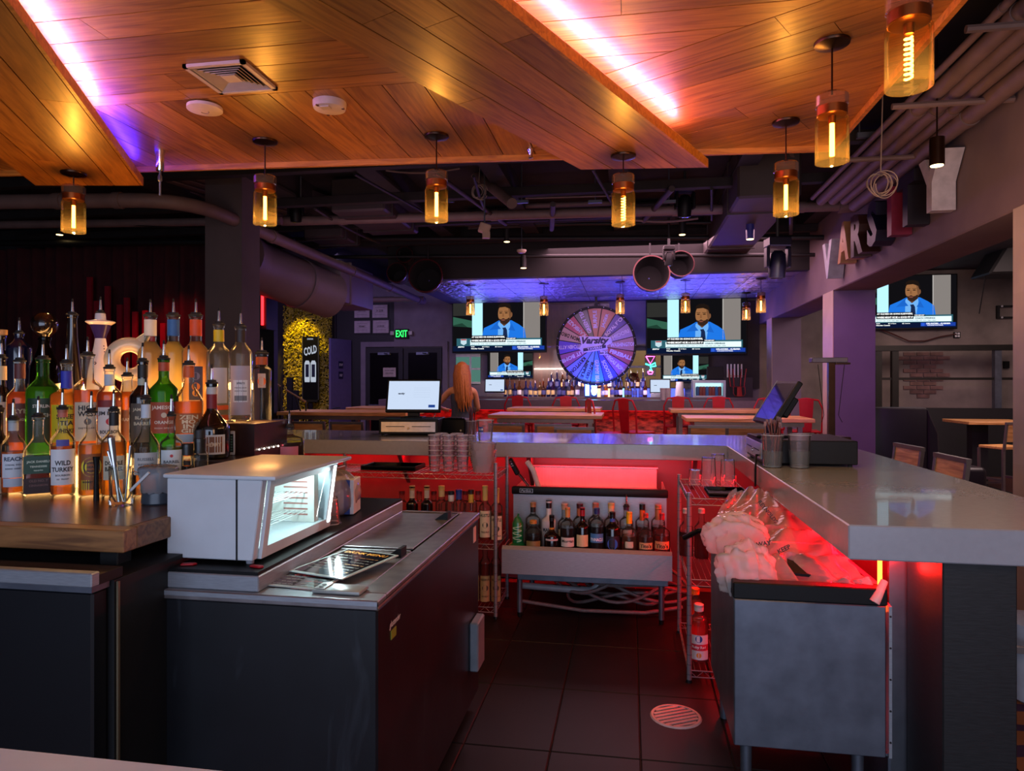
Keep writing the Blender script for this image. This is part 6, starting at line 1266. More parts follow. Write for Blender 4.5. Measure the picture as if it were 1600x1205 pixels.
for (px, y, rz, lab) in ((884, 10.75, PI + 0.1, 'red metal chair behind the farthest middle table, left of wheel centre'), (946, 9.0, 1.9, 'red metal chair turned sideways at right end of the middle tables'),
                     (992, 9.3, 2.4, 'red metal chair standing alone in the aisle right of the middle tables'), (1058, 10.7, PI, 'red metal chair with back above the far right table, left one'),
                     (1120, 10.7, PI, 'red metal chair with back above the far right table, right one'), (1198, 10.4, PI, 'red metal chair mostly hidden behind the right register monitor'), (1256, 9.9, PI - 0.1, 'red metal chair at right end of the nearest right table'),
                     (812, 10.9, PI, 'red metal chair behind the middle tables, below left reflected television')):
    q = PY(px, 640, y)
    if proto is None: proto = red_chair((q.x, y, 0), rz, lab); 
    else: dup(proto, (q.x, y, 0), rz, lab)
for o in [o for o in COL.objects if o.name.startswith('metal_chair')]: o.scale = (1.08, 1.08, 1.14)
def upturned(px, y, z, lab):
    q = PY(px, 640, y); r = dup(proto, (q.x, y, z), 0.2, lab); r.rotation_euler = (PI, 0, 0.2); r.scale = (0.55, 0.55, 0.42); return r
MSL = mat('grey chair metal', '#7a706c', 0.4, 0.6, 0.1)
def wood_stool(loc, rz, label, hb=1.02):
    t = thing('wood_back_stool', label, 'stool', loc, rz)
    m = MB(); m.box(-0.2, -0.19, 0.70, 0.2, 0.19, 0.735, TABLEW); m.build('seat', t, bevel=0.006)
    m = MB()
    for s in (-1, 1): m.add([(0.195 * s - 0.014, 0.185, 0.70), (0.195 * s + 0.014, 0.185, 0.70), (0.195 * s + 0.014, 0.225, hb), (0.195 * s - 0.014, 0.225, hb), (0.195 * s - 0.014, 0.21, 0.70), (0.195 * s + 0.014, 0.21, 0.70), (0.195 * s + 0.014, 0.25, hb), (0.195 * s - 0.014, 0.25, hb)], [(0, 1, 2, 3), (5, 4, 7, 6), (4, 5, 1, 0), (3, 2, 6, 7), (1, 5, 6, 2), (4, 0, 3, 7)], MSL)
    m.box(-0.209, 0.222, hb, 0.209, 0.254, hb + 0.028, MSL); m.build('back_frame', t)
    m = MB(); m.add([(-0.18, 0.205, 0.80), (0.18, 0.205, 0.80), (0.18, 0.232, hb - 0.002), (-0.18, 0.232, hb - 0.002), (-0.18, 0.222, 0.80), (0.18, 0.222, 0.80), (0.18, 0.248, hb - 0.002), (-0.18, 0.248, hb - 0.002)], [(0, 1, 2, 3), (5, 4, 7, 6), (4, 5, 1, 0), (3, 2, 6, 7), (1, 5, 6, 2), (4, 0, 3, 7)], TABLEW); m.build('back_panel', t)
    for sx in (-1, 1):
        for sy in (-1, 1): m = MB(); m.box(0.195 * sx - 0.014, 0.185 * sy - 0.014, 0, 0.195 * sx + 0.014, 0.185 * sy + 0.014, 0.70, MSL); m.build('leg', t)
    m = MB(); m.box(-0.18, -0.199, 0.22, 0.18, -0.171, 0.248, MSL); m.box(-0.199, -0.17, 0.3, -0.171, 0.17, 0.328, MSL); m.box(0.171, -0.17, 0.3, 0.199, 0.17, 0.328, MSL); m.build('stretcher', t)
    return t
ws0 = wood_stool((1.95, 5.05, 0), -PI / 2 + 0.1, 'wood-backed stool on outer side of the bar, farther of two')
q = PX(1402, 712, 1.98); ws0.location = (1.83, q.y, 0)
q = PX(1462, 725, 1.98); dup(ws0, (1.80, q.y - 0.1, 0), -PI / 2 + 0.05, 'wood-backed stool on outer side of the bar, nearer of two')
q = PX(1598, 752, 1.98); dup(ws0, (1.86, 3.62, 0), -PI / 2 - 0.15, 'wood-backed stool at right picture edge beside the stone column')
# high tables of the far room
def high_table(px0, px1, y, d, z, label):
    a, b = PY(px0, 650, y).x, PY(px1, 650, y).x; t = thing('high_table', label, 'table', ((a + b) / 2, y + d / 2, 0)); w = b - a
    m = MB(); m.box(-w / 2, -d / 2, z - 0.045, w / 2, d / 2, z, TABLEW); m.build('tabletop', t, bevel=0.004)
    m = MB(); m.box(-w / 2 + 0.1, -d / 2 + 0.08, z - 0.10, w / 2 - 0.1, d / 2 - 0.08, z - 0.046, MSL); m.build('apron', t)
    for sx in (-1, 1):
        for sy in (-1, 1): m = MB(); m.box(sx * (w / 2 - 0.14) - 0.025, sy * (d / 2 - 0.12) - 0.025, 0, sx * (w / 2 - 0.14) + 0.025, sy * (d / 2 - 0.12) + 0.025, z - 0.101, MSL); m.build('leg', t)
    return t
for a in ((432, 634, 8.3, 0.8, 1.135, 'long oak high table at left beyond the bar'), (762, 940, 8.3, 0.85, 1.12, 'oak high table in the middle with blue reflections, nearest row'), (792, 938, 9.7, 0.75, 1.15, 'oak high table in the middle, second row below the wheel'),
          (1072, 1274, 8.3, 0.75, 1.10, 'oak high table on the right, nearest row behind right register'), (1048, 1205, 9.7, 0.75, 1.14, 'oak high table on the right, second row'), (540, 625, 9.8, 0.7, 1.14, 'short dark oak table at left behind the register monitor')): high_table(*a)
for (px, lab) in ((497, 'wood-backed stool under the left oak table, left one'), (555, 'wood-backed stool under the left oak table, right one'), (797, 'wood-backed stool before the nearest middle table, left one'), (868, 'wood-backed stool before the nearest middle table, middle one'),
               (1102, 'wood-backed stool before the nearest right table, left one'), (1160, 'wood-backed stool before the nearest right table, second one'), (905, 'wood-backed stool before the nearest middle table, right one')):
    q = PY(px, 660, 8.0); dup(ws0, (q.x, 7.98 - (0.5 if px in (905,) else 0), 0), PI, lab)
upturned(1152, 12.6, 1.75, 'red upturned metal chair resting on the back bar at right')
q = PY(1152, 607, 12.6)
for k in range(5): m = MB(); m.box(-0.012, 0, 0, 0.012, 0.02, 0.24, WHITE); tag(m.build('white_stick', None, (q.x - 0.13 + 0.06 * k, 12.84, 1.60)), '%s white upright stick from left above the upturned chair' % ORD[k], 'stick', 'white sticks over the upturned chair')
m = MB(); m.box(-0.3, 0, 0, 0.3, 0.12, 0.35, mat('cabinet brown', '#20161a', 0.5)); tag(m.build('storage_box', None, (q.x, 12.83, 1.251)), 'dark box on back bar behind the upturned chair', 'box')

# ------------------------------------------------------------------ far pendants
for (px, py, y, lab) in ((735, 463, 10.4, 'far pendant in front of the left television, leftmost'), (850, 463, 10.4, 'far pendant at right edge of the left television'), (969, 460, 10.4, 'far pendant over upper right of the prize wheel'),
                     (1071, 458, 10.4, 'far pendant in front of the right television'), (1189, 457, 10.4, 'far pendant rightmost, near the bulkhead'), (1166, 473, 12.0, 'far pendant low at right edge of the right television')):
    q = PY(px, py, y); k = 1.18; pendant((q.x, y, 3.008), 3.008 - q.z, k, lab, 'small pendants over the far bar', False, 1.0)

# ------------------------------------------------------------------ reflected window, neon, made-up opening in place of the mirror
c, w, h = pxbox(712, 553, 750, 600, 12.95)
wn = structure(obj('window_reflection', None)); wn.location = (c.x, 12.98, c.z)  # reflection of a window, built as a glowing pane with bars
m = MB(); m.box(-w / 2, 0.0, -h / 2, w / 2, 0.004, h / 2, glow('reflected pane', '#4f7a70', 0.8)); m.build('pane', wn)
m = MB()
for s in ((-w / 2, -h / 2, w / 2, -h / 2 + 0.04), (-w / 2, h / 2 - 0.06, w / 2, h / 2), (0.03, -h / 2 + 0.04, 0.065, h / 2 - 0.06), (-w / 2, -0.02, 0.03, 0.015), (0.065, -0.02, w / 2, 0.015)): m.box(s[0], -0.02, s[1], s[2], -0.001, s[3], mat('window white', '#c0c8c4', 0.5))
m.build('frame', wn)
c, w, h = pxbox(1009, 556, 1025, 585, 12.5)
ng = thing('neon_sign', 'pink and cyan neon cocktail glass sign left of the right reflected television', 'sign', (c.x, 12.86, c.z)); NP, NC = glow('neon pink', '#ff4fae', 6), glow('neon cyan', '#3affd8', 5)
s = h / 0.34
m = MB(); m.tube([(x * s, -0.03, z * s) for x, z in ((-0.08, 0.17), (0.08, 0.17), (0.0, 0.03), (-0.08, 0.17))], 0.011, NP, 6); m.tube([(x * s, -0.03, z * s) for x, z in ((-0.05, -0.12), (-0.03, -0.16), (0.03, -0.16), (0.05, -0.12), (0, -0.10), (-0.05, -0.12))], 0.011, NP, 6); m.build('pink_tube', ng)
m = MB(); m.tube([(x * s, -0.04, z * s) for x, z in ((-0.09, 0.03), (0.0, 0.0), (0.09, 0.05), (0.1, -0.01), (0.0, -0.03), (0.03, -0.10), (-0.02, -0.08))], 0.014, NC, 6); m.build('cyan_tube', ng)
m = MB(); m.box(-0.1 * s, 0, -0.2 * s, 0.1 * s, 0.015, 0.2 * s, BLACKP); m.box(-0.01, -0.03, -0.05, 0.01, 0, -0.03, BLACKP); m.build('backing', ng)
m = MB()
for (x0_, x1_, z0_, z1_) in ((-0.42, -0.36, 1.38, 2.15), (0.98, 1.06, 1.38, 2.15), (-0.36, 0.98, 2.10, 2.15), (-0.36, 0.98, 1.38, 1.42), (-0.36, 0.98, 1.78, 1.82)): m.box(x0_, 12.92, z0_, x1_, 13.0, z1_, BLACKM)
structure(m.build('trim_5'))  # frame around the made-up opening
lamp('AREA', (0.6, 16.5, 3.2), 45, '#ffe0b0', (0.6, 19, 1.4), 1.5, 1.5, name='reflection_fill')  # fill light added in the made-up room
m = MB(); m.box(-1.3, 13.16, 3.3, 2.5, 19.0, 3.4, PAINTD); structure(m.build('ceiling'))

# ------------------------------------------------------------------ people
SKIN = mat('skin', '#b98560', 0.5, 0, 0.06, 30)
def skin_body(chains, m, name, parent, sub=1):
    """one continuous skinned surface from chains of (point, radius); a chain may start from an earlier point given as its index"""
    vs = []; es = []; rs = []
    for ch in chains:
        prev = None
        for it in ch:
            if isinstance(it, int): prev = it; continue
            p, r = it; vs.append(p); rs.append(r); k = len(vs) - 1
            if prev is not None: es.append((prev, k))
            prev = k
    me = bpy.data.meshes.new(name); me.from_pydata(vs, es, []); o = bpy.data.objects.new(name, me); COL.objects.link(o)
    md = o.modifiers.new('skin', 'SKIN'); sv = me.skin_vertices[0].data
    for i, r in enumerate(rs):
        sv[i].radius = r if isinstance(r, tuple) else (r, r)
        sv[i].use_root = (i == 0)
    s = o.modifiers.new('sub', 'SUBSURF'); s.levels = sub; s.render_levels = sub
    dg = bpy.context.evaluated_depsgraph_get(); nm = bpy.data.meshes.new_from_object(o.evaluated_get(dg)); bpy.data.objects.remove(o)
    nm.materials.clear(); nm.materials.append(m); nm.polygons.foreach_set('use_smooth', [True] * len(nm.polygons)); nm.name = name
    return obj(name, nm, parent)
def head(parent, c, m, yaw=0.0, k=1.0):
    b = MB(); b.ball((0, 0, 0), 0.105 * k, m, 20, 14, (0.78, 0.95, 1.12))
    for i, v in enumerate(b.v):
        if v.y < 0 and v.z < 0: b.v[i] = Vector((v.x * (1 + v.z * 2.2), v.y * (1 - 0.3 * v.z), v.z))
    b.ball((0, -0.104 * k, -0.012 * k), 0.014 * k, m, 8, 6, (0.9, 1, 1.7))
    for s in (-1, 1): b.ball((0.083 * s * k, 0.005, -0.01), 0.022 * k, m, 8, 6, (0.4, 0.8, 1.3))
    for v in b.v: v.rotate(Matrix.Rotation(yaw, 3, 'Z')); v += Vector(c)
    h = b.build('head', parent, angle=80)
    b = MB(); ew = mat('eye', '#e8e4e0', 0.2); ir = mat('iris', '#2a1c14', 0.2); lp = mat('lips', '#8a4a40', 0.4)
    for s in (-1, 1): b.ball((0.032 * s * k, -0.088 * k, 0.008), 0.011 * k, ew, 8, 6); b.ball((0.032 * s * k, -0.096 * k, 0.008), 0.006 * k, ir, 6, 4)
    b.ball((0, -0.092 * k, -0.055 * k), 0.018 * k, lp, 8, 5, (1, 0.5, 0.35))
    for v in b.v: v.rotate(Matrix.Rotation(yaw, 3, 'Z')); v += Vector(c)
    b.build('face', h); return h
def hand_chains(i0, w, d, s=1):
    d = Vector(d).normalized(); side = d.cross(Vector((0, 0, 1))).normalized() if abs(d.z) < 0.9 else Vector((1, 0, 0)); up = side.cross(d)
    w = Vector(w); ch = [[i0, (tuple(w + d * 0.05), (0.036, 0.016)), (tuple(w + d * 0.09), (0.034, 0.014))]]; return ch, [(w + d * 0.09 + side * x, d, up, l) for x, l in ((-0.03, 0.06), (-0.01, 0.072), (0.01, 0.067), (0.03, 0.052))], (w + d * 0.03 + side * 0.035, d * 0.7 + side * 0.7)
def fingers(parent, fs, th, m):
    for p, d, up, l in fs:
        b = MB(); b.tube([p - d * 0.015, p + d * l * 0.5, p + d * l * 0.8 - up * 0.012, p + d * l - up * 0.028], [0.0095, 0.009, 0.008, 0.006], m, 8); b.build('finger', parent)
    p, d = th; d = Vector(d).normalized(); b = MB(); b.tube([p - d * 0.02, p + d * 0.025, p + d * 0.055], [0.012, 0.011, 0.007], m, 8); b.build('thumb', parent)
q = PY(722, 600, 9.35)
pe = thing('person', 'person with very long auburn hair seen from behind, reaching left', 'person', (q.x, 9.35, 0), PI + 0.15)
JEAN = mat('dark jeans', '#1c2030', 0.8, 0, 0.2, 40); TOPB = mat('dark slate top', '#3a4452', 0.8, 0, 0.2, 30)
LH = Vector((-0.12, -0.40, 1.10)); RH = Vector((0.30, -0.36, 1.13))
b0 = [((0, 0, 0.98), (0.15, 0.11)), ((0, 0, 1.12), (0.125, 0.095)), ((0, 0.0, 1.28), (0.14, 0.10)), ((0, 0, 1.40), (0.13, 0.085)), ((0, -0.005, 1.47), 0.06), ((0, -0.012, 1.55), 0.048)]
arms = [[3, ((-0.17, 0, 1.40), 0.052), ((-0.21, -0.12, 1.14), 0.043), (tuple(LH), 0.027)], [3, ((0.17, 0, 1.40), 0.052), ((0.37, -0.05, 1.18), 0.043), (tuple(RH), 0.027)]]
ch1, f1, t1 = hand_chains(8, LH, (0.0, -1, -0.1)); ch2, f2_, t2 = hand_chains(11, RH, (-0.2, -1, -0.1))
legs = [[0, ((-0.085, 0, 0.86), 0.085), ((-0.09, -0.01, 0.50), 0.058), ((-0.09, 0.01, 0.09), 0.04), ((-0.09, -0.10, 0.04), 0.035)], [0, ((0.085, 0, 0.86), 0.085), ((0.09, -0.01, 0.50), 0.058), ((0.09, 0.01, 0.09), 0.04), ((0.09, -0.10, 0.04), 0.035)]]
bd = skin_body([b0] + arms + ch1 + ch2 + legs, SKIN, 'body', pe, 2)
fingers(bd, f1, t1, SKIN); fingers(bd, f2_, t2, SKIN); head(pe, (0, -0.02, 1.655), SKIN)
m = MB(); m.lathe([(0.168, 0.94), (0.145, 1.10), (0.152, 1.20), (0.162, 1.30), (0.155, 1.36)], TOPB, 20, Matrix.Diagonal((1, 0.74, 1, 1)), close=False); m.build('top', pe, angle=80)
m = MB()
for s in (-1, 1): m.tube([(0.085 * s, 0, 0.98), (0.085 * s, 0, 0.85), (0.09 * s, -0.01, 0.5), (0.09 * s, 0.01, 0.07)], [0.10, 0.098, 0.07, 0.058], JEAN, 14)
m.build('jeans', pe, angle=80)
m = MB(); 
for s in (-1, 1): m.ball((0.09 * s, -0.05, 0.035), 0.06, BLACKP, 10, 8, (0.75, 1.9, 0.6))
m.build('shoes', pe)
HAIR = mat('auburn hair', '#9a5c24', 0.45, 0, 0.45, 30, 0.4, stretch=(6, 6, 0.6))
m = MB(); m.ball((0, 0.012, 1.68), 0.118, HAIR, 20, 12, (0.86, 0.98, 1.05)); rnd = random.Random(9)
for k in range(34):
    a = -0.25 + (PI + 0.5) * k / 33; x, y = 0.10 * math.cos(a), 0.02 + 0.10 * abs(math.sin(a)); l = rnd.uniform(1.10, 1.2) if 4 < k < 29 else 1.35
    m.tube([(x * 0.8, y * 0.8, 1.75), (x * 1.05, y * 1.1, 1.62), (x * 1.0 + rnd.uniform(-.012, .012) - 0.01, y * 1.15 + 0.03, 1.45), (x * 1.05 + rnd.uniform(-.02, .02) - 0.03, y * 1.1 + 0.045, 1.28), (x * 0.95 + rnd.uniform(-.03, .03) - 0.05, y + 0.05, l)], [0.020, 0.021, 0.018, 0.015, 0.004], HAIR, 7)
m.build('hair', pe, angle=80)
for (px, y, shirt, capc, lab) in ((968, 16.8, '#2a2a30', '#1a1a1e', 'mirror reflection of a person in dark cap and dark shirt, built behind the opening'), (990, 15.2, '#a89a90', '#7a2a24', 'mirror reflection of a person in reddish cap and pale shirt, built behind the opening')):  # reflected people, built as figures beyond the made-up opening
    q = PY(px, 590, y); hz = EYE - (592 - HOR) / F_PX * depth(q.x, y); k0 = hz / 1.655
    pm_ = thing('person', lab, 'person', (q.x, y, 0), 0.3 if px < 980 else -0.9)
    b0 = [((0, 0, 0.98), (0.16, 0.12)), ((0, 0, 1.15), (0.15, 0.11)), ((0, 0, 1.38), (0.17, 0.11)), ((0, 0, 1.48), 0.065), ((0, -0.01, 1.56), 0.055)]
    L1, R1 = Vector((-0.2, -0.33, 1.08)), Vector((0.2, -0.33, 1.08))
    arms = [[2, ((-0.20, 0, 1.40), 0.06), ((-0.25, -0.05, 1.12), 0.045), (tuple(L1), 0.03)], [2, ((0.20, 0, 1.40), 0.06), ((0.25, -0.05, 1.12), 0.045), (tuple(R1), 0.03)]]
    c1, fa_, ta_ = hand_chains(7, L1, (0.3, -1, 0)); c2, fb_, tb_ = hand_chains(10, R1, (-0.3, -1, 0))
    legs = [[0, ((s * 0.09, 0, 0.86), 0.09), ((s * 0.095, -0.01, 0.5), 0.065), ((s * 0.095, 0.01, 0.09), 0.045), ((s * 0.095, -0.11, 0.045), 0.04)] for s in (-1, 1)]
    bd = skin_body([b0] + arms + c1 + c2 + legs, SKIN, 'body', pm_, 2); fingers(bd, fa_, ta_, SKIN); fingers(bd, fb_, tb_, SKIN); head(pm_, (0, -0.02, 1.665), SKIN)
    m = MB(); sm = mat('shirt ' + shirt, shirt, 0.8, 0, 0.1); m.lathe([(0.18, 0.92), (0.172, 1.15), (0.186, 1.35), (0.15, 1.45), (0.08, 1.49)], sm, 20, Matrix.Diagonal((1, 0.74, 1, 1)), close=False)
    for s in (-1, 1): m.tube([(0.17 * s, 0, 1.42), (0.215 * s, -0.01, 1.33), (0.24 * s, -0.04, 1.18)], [0.07, 0.068, 0.06], sm, 12)
    m.build('shirt', pm_, angle=80)
    m = MB(); 
    for s in (-1, 1): m.tube([(0.09 * s, 0, 0.98), (0.09 * s, 0, 0.85), (0.095 * s, -0.01, 0.5), (0.095 * s, 0.01, 0.05)], [0.105, 0.10, 0.078, 0.065], JEAN, 12)
    m.build('trousers', pm_, angle=80)
    m = MB(); cm_ = mat('cap cloth ' + capc, capc, 0.8); m.lathe([(0.094, 1.685), (0.094, 1.73), (0.07, 1.775), (0.01, 1.795)], cm_, 18, Matrix.Diagonal((0.92, 1.1, 1, 1))); m.prism([(-0.075, -0.08), (0.075, -0.08), (0.05, -0.18), (-0.05, -0.18)], 1.69, 1.70, cm_); m.build('cap', pm_, angle=60)
    pm_.scale = (k0, k0, k0)
# ------------------------------------------------------------------ pipes, ducts and rigging above
def pipe(label, pts, r, m=PIPE, cat='pipe', couplings=(), name='pipe', group=None):
    b = MB(); pts = [Vector(p) for p in pts]; b.tube(pts, r, m, 14)
    o = b.build(name); tag(o, label, cat, group)
    if couplings:
        b = MB()
        for i, f in couplings:
            p = pts[i].lerp(pts[i + 1], f); d = (pts[i + 1] - pts[i]).normalized(); b.tube([p - d * 0.035, p + d * 0.035], r * 1.14, m, 14)
        b.build('coupling', o)
    return o
def bend(a, b, c, n=6, k=0.35):
    a, b, c = Vector(a), Vector(b), Vector(c); p, q = b.lerp(a, min(1, k / max((a - b).length, 1e-6))), b.lerp(c, min(1, k / max((c - b).length, 1e-6)))
    return [p.lerp(b, t).lerp(b.lerp(q, t), t) for t in [i / n for i in range(n + 1)]]
zP = 3.05; A = PZ(-40, 316, zP); B = PZ(292, 312, zP); C = PZ(652, 468, zP)
pipe('long sprinkler pipe that crosses upper left then turns away toward the exit doors', [A] + bend(A, B, C, 8, 0.5) + [C], 0.062, couplings=((0, 0.55), (0, 0.93), (9, 0.15), (9, 0.5), (9, 0.75)))
m = MB(); m.tube([C, C + Vector((0.03, 0.25, 0))], 0.075, PIPE, 14); m.tube([C + Vector((-0.9, 0.1, 0.02)), C + Vector((0.1, 0.1, 0.02))], 0.05, PIPE, 12); tag(m.build('pipe_end'), 'pipe stub and cross pipe at the far end of the long sprinkler pipe', 'pipe')
z2 = 3.34; A = PZ(440, 346, z2); B = PZ(1318, 322, z2); pipe('long straight pipe crossing the view behind the hanging lamps', [A, B], 0.052, couplings=((0, 0.12), (0, 0.4), (0, 0.72), (0, 0.93)))
m = MB(); m.tube([B + Vector((-0.05, 0, 0)), B + Vector((0.1, 0, 0)), B + Vector((0.14, -0.1, 0.05))], 0.075, PIPE, 12); tag(m.build('pipe_elbow'), 'pipe elbow where the straight pipe meets the right conduit bundle', 'pipe')
A = PZ(-30, 352, 3.3); B = PZ(440, 345, 3.3); pipe('dark pipe running left behind the leftmost lamp', [A, B], 0.045)
for k, (x, r, z) in enumerate(((1.78, 0.022, 3.33), (1.86, 0.048, 3.30), (1.97, 0.048, 3.30), (2.075, 0.042, 3.29), (2.17, 0.06, 3.24))):
    pipe(('thin outermost conduit of the right overhead bundle', 'second pipe of the right overhead bundle', 'middle pipe of the right overhead bundle', 'fourth pipe of the right overhead bundle', 'thick low pipe of the right bundle beside the bulkhead')[k], [(x, 1.2, z), (x, 7.2, z)], r, couplings=((0, 0.42), (0, 0.62)))
for y in (3.6, 4.55, 5.6):
    m = MB(); m.box(1.70, y - 0.02, 3.365, 2.28, y + 0.02, 3.405, STEELD)
    for x in (1.72, 2.26): m.tube([(x, y, 3.40), (x, y, 3.72)], 0.006, STEELD, 6)
    m.tube([(1.6, y + 0.05, 3.22), (2.28, y + 0.05, 3.22)], 0.02, PIPE, 8); tag(m.build('pipe_hanger'), 'strut and rods holding the right pipes, %s one' % {3.6: 'nearest', 4.55: 'middle', 5.6: 'farthest'}[y], 'hanger')
A = PX(1490, 185, 2.28); pipe('short thick pipe elbow on the bulkhead above the small spotlight', [(2.25, A.y + 0.7, A.z - 0.05), (2.2, A.y + 0.1, A.z), (2.2, A.y - 0.1, A.z - 0.01), (2.25, A.y - 0.5, A.z + 0.03)], 0.05)
rng = random.Random(3)
for (px, py, y, w, h, d, lab) in ((590, 283, 7.5, 0.6, 0.36, 1.2, 'wide grey-brown air duct above the middle pendant'), (330, 275, 6.6, 1.3, 0.12, 2.6, 'long slotted air grille box receding behind the chrome fixture'), (1160, 278, 8.0, 0.55, 0.5, 3.0, 'dark air duct right of the plank beam tip'), (890, 290, 8.6, 2.6, 0.18, 0.3, 'long dark cable tray behind the beam tip'), (520, 300, 8.2, 0.5, 0.4, 0.6, 'dark air handler box behind the second lamp')):
    q = PY(px, py, y); m = MB(); m.box(-w / 2, -d / 2, -h / 2, w / 2, d / 2, h / 2, DUCT); o = m.build('air_duct', None, (q.x, y, min(q.z, 3.68 - h / 2)), -0.25 if 'grille' in lab else 0.0, bevel=0.02); tag(o, lab, 'duct')
    if 'grille' in lab:
        for k in range(7): m = MB(); m.box(-w / 2 + 0.06 + k * 0.17, -d / 2 + 0.05, -h / 2 - 0.012, -w / 2 + 0.14 + k * 0.17, d / 2 - 0.05, -h / 2 - 0.001, PIPE); m.build('slat', o)
    else:
        for k in (-0.3, 0.3): m = MB(); m.box(-w / 2 - 0.012, k * d - 0.02, -h / 2 - 0.012, w / 2 + 0.012, k * d + 0.02, h / 2 + 0.01, DUCT); m.build('flange', o)
for (px0, py0, px1, py1, y0, y1, r, lab, mm) in (
    (725, 258, 800, 318, 7.6, 6.2, 0.05, 'slanting painted pipe right of the middle pendant', PIPE), (560, 322, 610, 322, 7.4, 7.4, 0.03, 'short horizontal pipe below the wide duct', PIPE),
    (770, 283, 1100, 274, 8.0, 8.0, 0.055, 'lumpy insulated pipe behind the beam tip', DUCT), (780, 300, 1085, 296, 7.8, 7.8, 0.02, 'thin pipe below the insulated pipe', PIPE), (820, 322, 960, 317, 7.9, 7.9, 0.03, 'short grey pipe left of the beam tip lamp', PIPE),
    (1110, 290, 1250, 284, 7.7, 7.7, 0.025, 'thin pipe left of the violet-capped lamp', PIPE), (1240, 240, 1170, 300, 6.5, 7.5, 0.035, 'slanting pipe above the violet-capped lamp', PIPE),
    (480, 402, 1330, 398, 9.2, 9.2, 0.025, 'thin rigging bar in front of the dark fascia, lowest', BLACKM), (450, 374, 1330, 371, 8.8, 8.8, 0.03, 'rigging bar carrying the small track lights', BLACKM), (0, 380, 460, 378, 7.6, 7.6, 0.04, 'dark rigging bar over the stage curtain', BLACKM),
    (700, 352, 1190, 347, 8.6, 8.6, 0.02, 'thin dark rail under the straight pipe', BLACKM), (1120, 262, 1210, 262, 8.4, 8.4, 0.05, 'dark pipe high behind the plank beam tip', PIPE), (160, 350, 330, 358, 6.9, 6.9, 0.006, 'thin sagging cable at upper left', BLACKM)):
    pipe(lab, [PY(px0, py0, y0), PY(px1, py1, y1)], r, mm)
for k in range(9):
    x = -7 + 1.15 * k; m = MB(); m.box(x - 0.07, 4.2, 3.5, x + 0.07, 13.0, 3.719, DECK); m.box(x - 0.09, 4.2, 3.47, x + 0.09, 13.0, 3.4999, DECK)
    if x < 2.2: tag(m.build('ceiling_joist'), '%s dark ceiling joist from the left, running away overhead' % ORD[k], 'joist', 'dark joists of the open ceiling')
for k, y in enumerate((4.6, 5.7, 6.8, 7.9, 9.0)):
    m = MB(); m.box(-8, y, 3.38, 2.28, y + 0.09, 3.465, DECK); tag(m.build('cross_beam'), '%s dark cross beam from the front under the ceiling joists' % ORD[k], 'beam', 'dark cross beams under the joists')
rng = random.Random(31)
for k in range(14):
    px = 430 + 62 * k; py = rng.uniform(262, 330); a = PZ(px, py, 3.352); b = a + Vector((rng.uniform(-0.5, 0.5), rng.uniform(0.9, 2.2), 0)); 
    if k % 3 == 0: a.y = (4.62, 5.72, 6.82, 7.92)[k // 3 % 4]; b = a + Vector((rng.uniform(0.5, 1.2), 0.05, 0))
    if max(a.z, b.z) > 3.68: a.z -= 0.3; b.z -= 0.3
    pts = [a.lerp(b, t / 6) + Vector((0, 0, -0.03 * math.sin(PI * t / 6) * (k % 2))) for t in range(7)]
    pipe('%s thin conduit from the left in the open ceiling clutter' % ORD[k], pts, rng.choice((0.008, 0.014, 0.022, 0.03)), (PIPE, DUCT, BLACKM)[k % 3], 'conduit', name='conduit', group='thin conduits in the open ceiling')
for k in range(7):
    px = 470 + 115 * k; q = PY(px, 300, 6.9 + 0.2 * (k % 3)); m = MB(); m.tube([(q.x, q.y, q.z - 0.1), (q.x, q.y, 3.719)], 0.008, STEELD, 6); m.cbox((q.x, q.y, q.z - 0.1), (0.14, 0.03, 0.03), STEELD); tag(m.build('threaded_rod'), '%s hanger rod from the left with small crosspiece in the open ceiling' % ORD[k], 'rod', 'hanger rods of the open ceiling')
# dangling cables
for (px, py, y, n, lab) in ((748, 300, 6.6, 5, 'tangle of thin cables hanging right of the middle pendant'), (1376, 288, 5.0, 6, 'coil of pale cable hanging before the bulkhead')):
    q = PY(px, py, y); m = MB(); rnd = random.Random(px); mm = mat('pale cable', '#8a7a70', 0.5)
    for k in range(n): r = rnd.uniform(0.05, 0.085); ph_ = rnd.uniform(0, 6); m.tube([(q.x + r * math.cos(t + ph_) + 0.01 * k - 0.02, y + 0.02 * math.sin(t * 2 + k), q.z + r * 1.1 * math.sin(t + ph_)) for t in [2 * PI * i / 22 for i in range(21)]], 0.004, mm, 5)
    m.tube([(q.x, y, q.z + 0.08), (q.x + 0.02, y, 3.719)], 0.004, mm, 5); tag(m.build('cable_coil'), lab, 'cable')
# big duct on the left
PD = mat('primer grey duct', '#6a6068', 0.55, 0.1, 0.1, 3)
A, B = PY(395, 415, 7.4), PY(515, 462, 8.6)
m = MB(); m.tube([A + Vector((0.05, -0.4, 0.05)), A, B], 0.30, PD, 28); m.tube([A.lerp(B, 0.55), A.lerp(B, 0.59)], 0.315, PD, 28); d0 = m.build('round_duct', angle=30); tag(d0, 'fat round air duct left of the yellow-lit hedge wall', 'duct')
c = PY(520, 444, 9.0); m = MB(); m.box(c.x - 0.25, 8.7, c.z - 0.28, c.x + 0.25, 9.9, c.z + 0.28, PD); m.box(c.x - 0.27, 9.0, c.z - 0.30, c.x + 0.27, 9.06, c.z + 0.30, PD); tag(m.build('square_duct', bevel=0.03, seg=2), 'square duct box joined to the end of the fat round duct', 'duct')
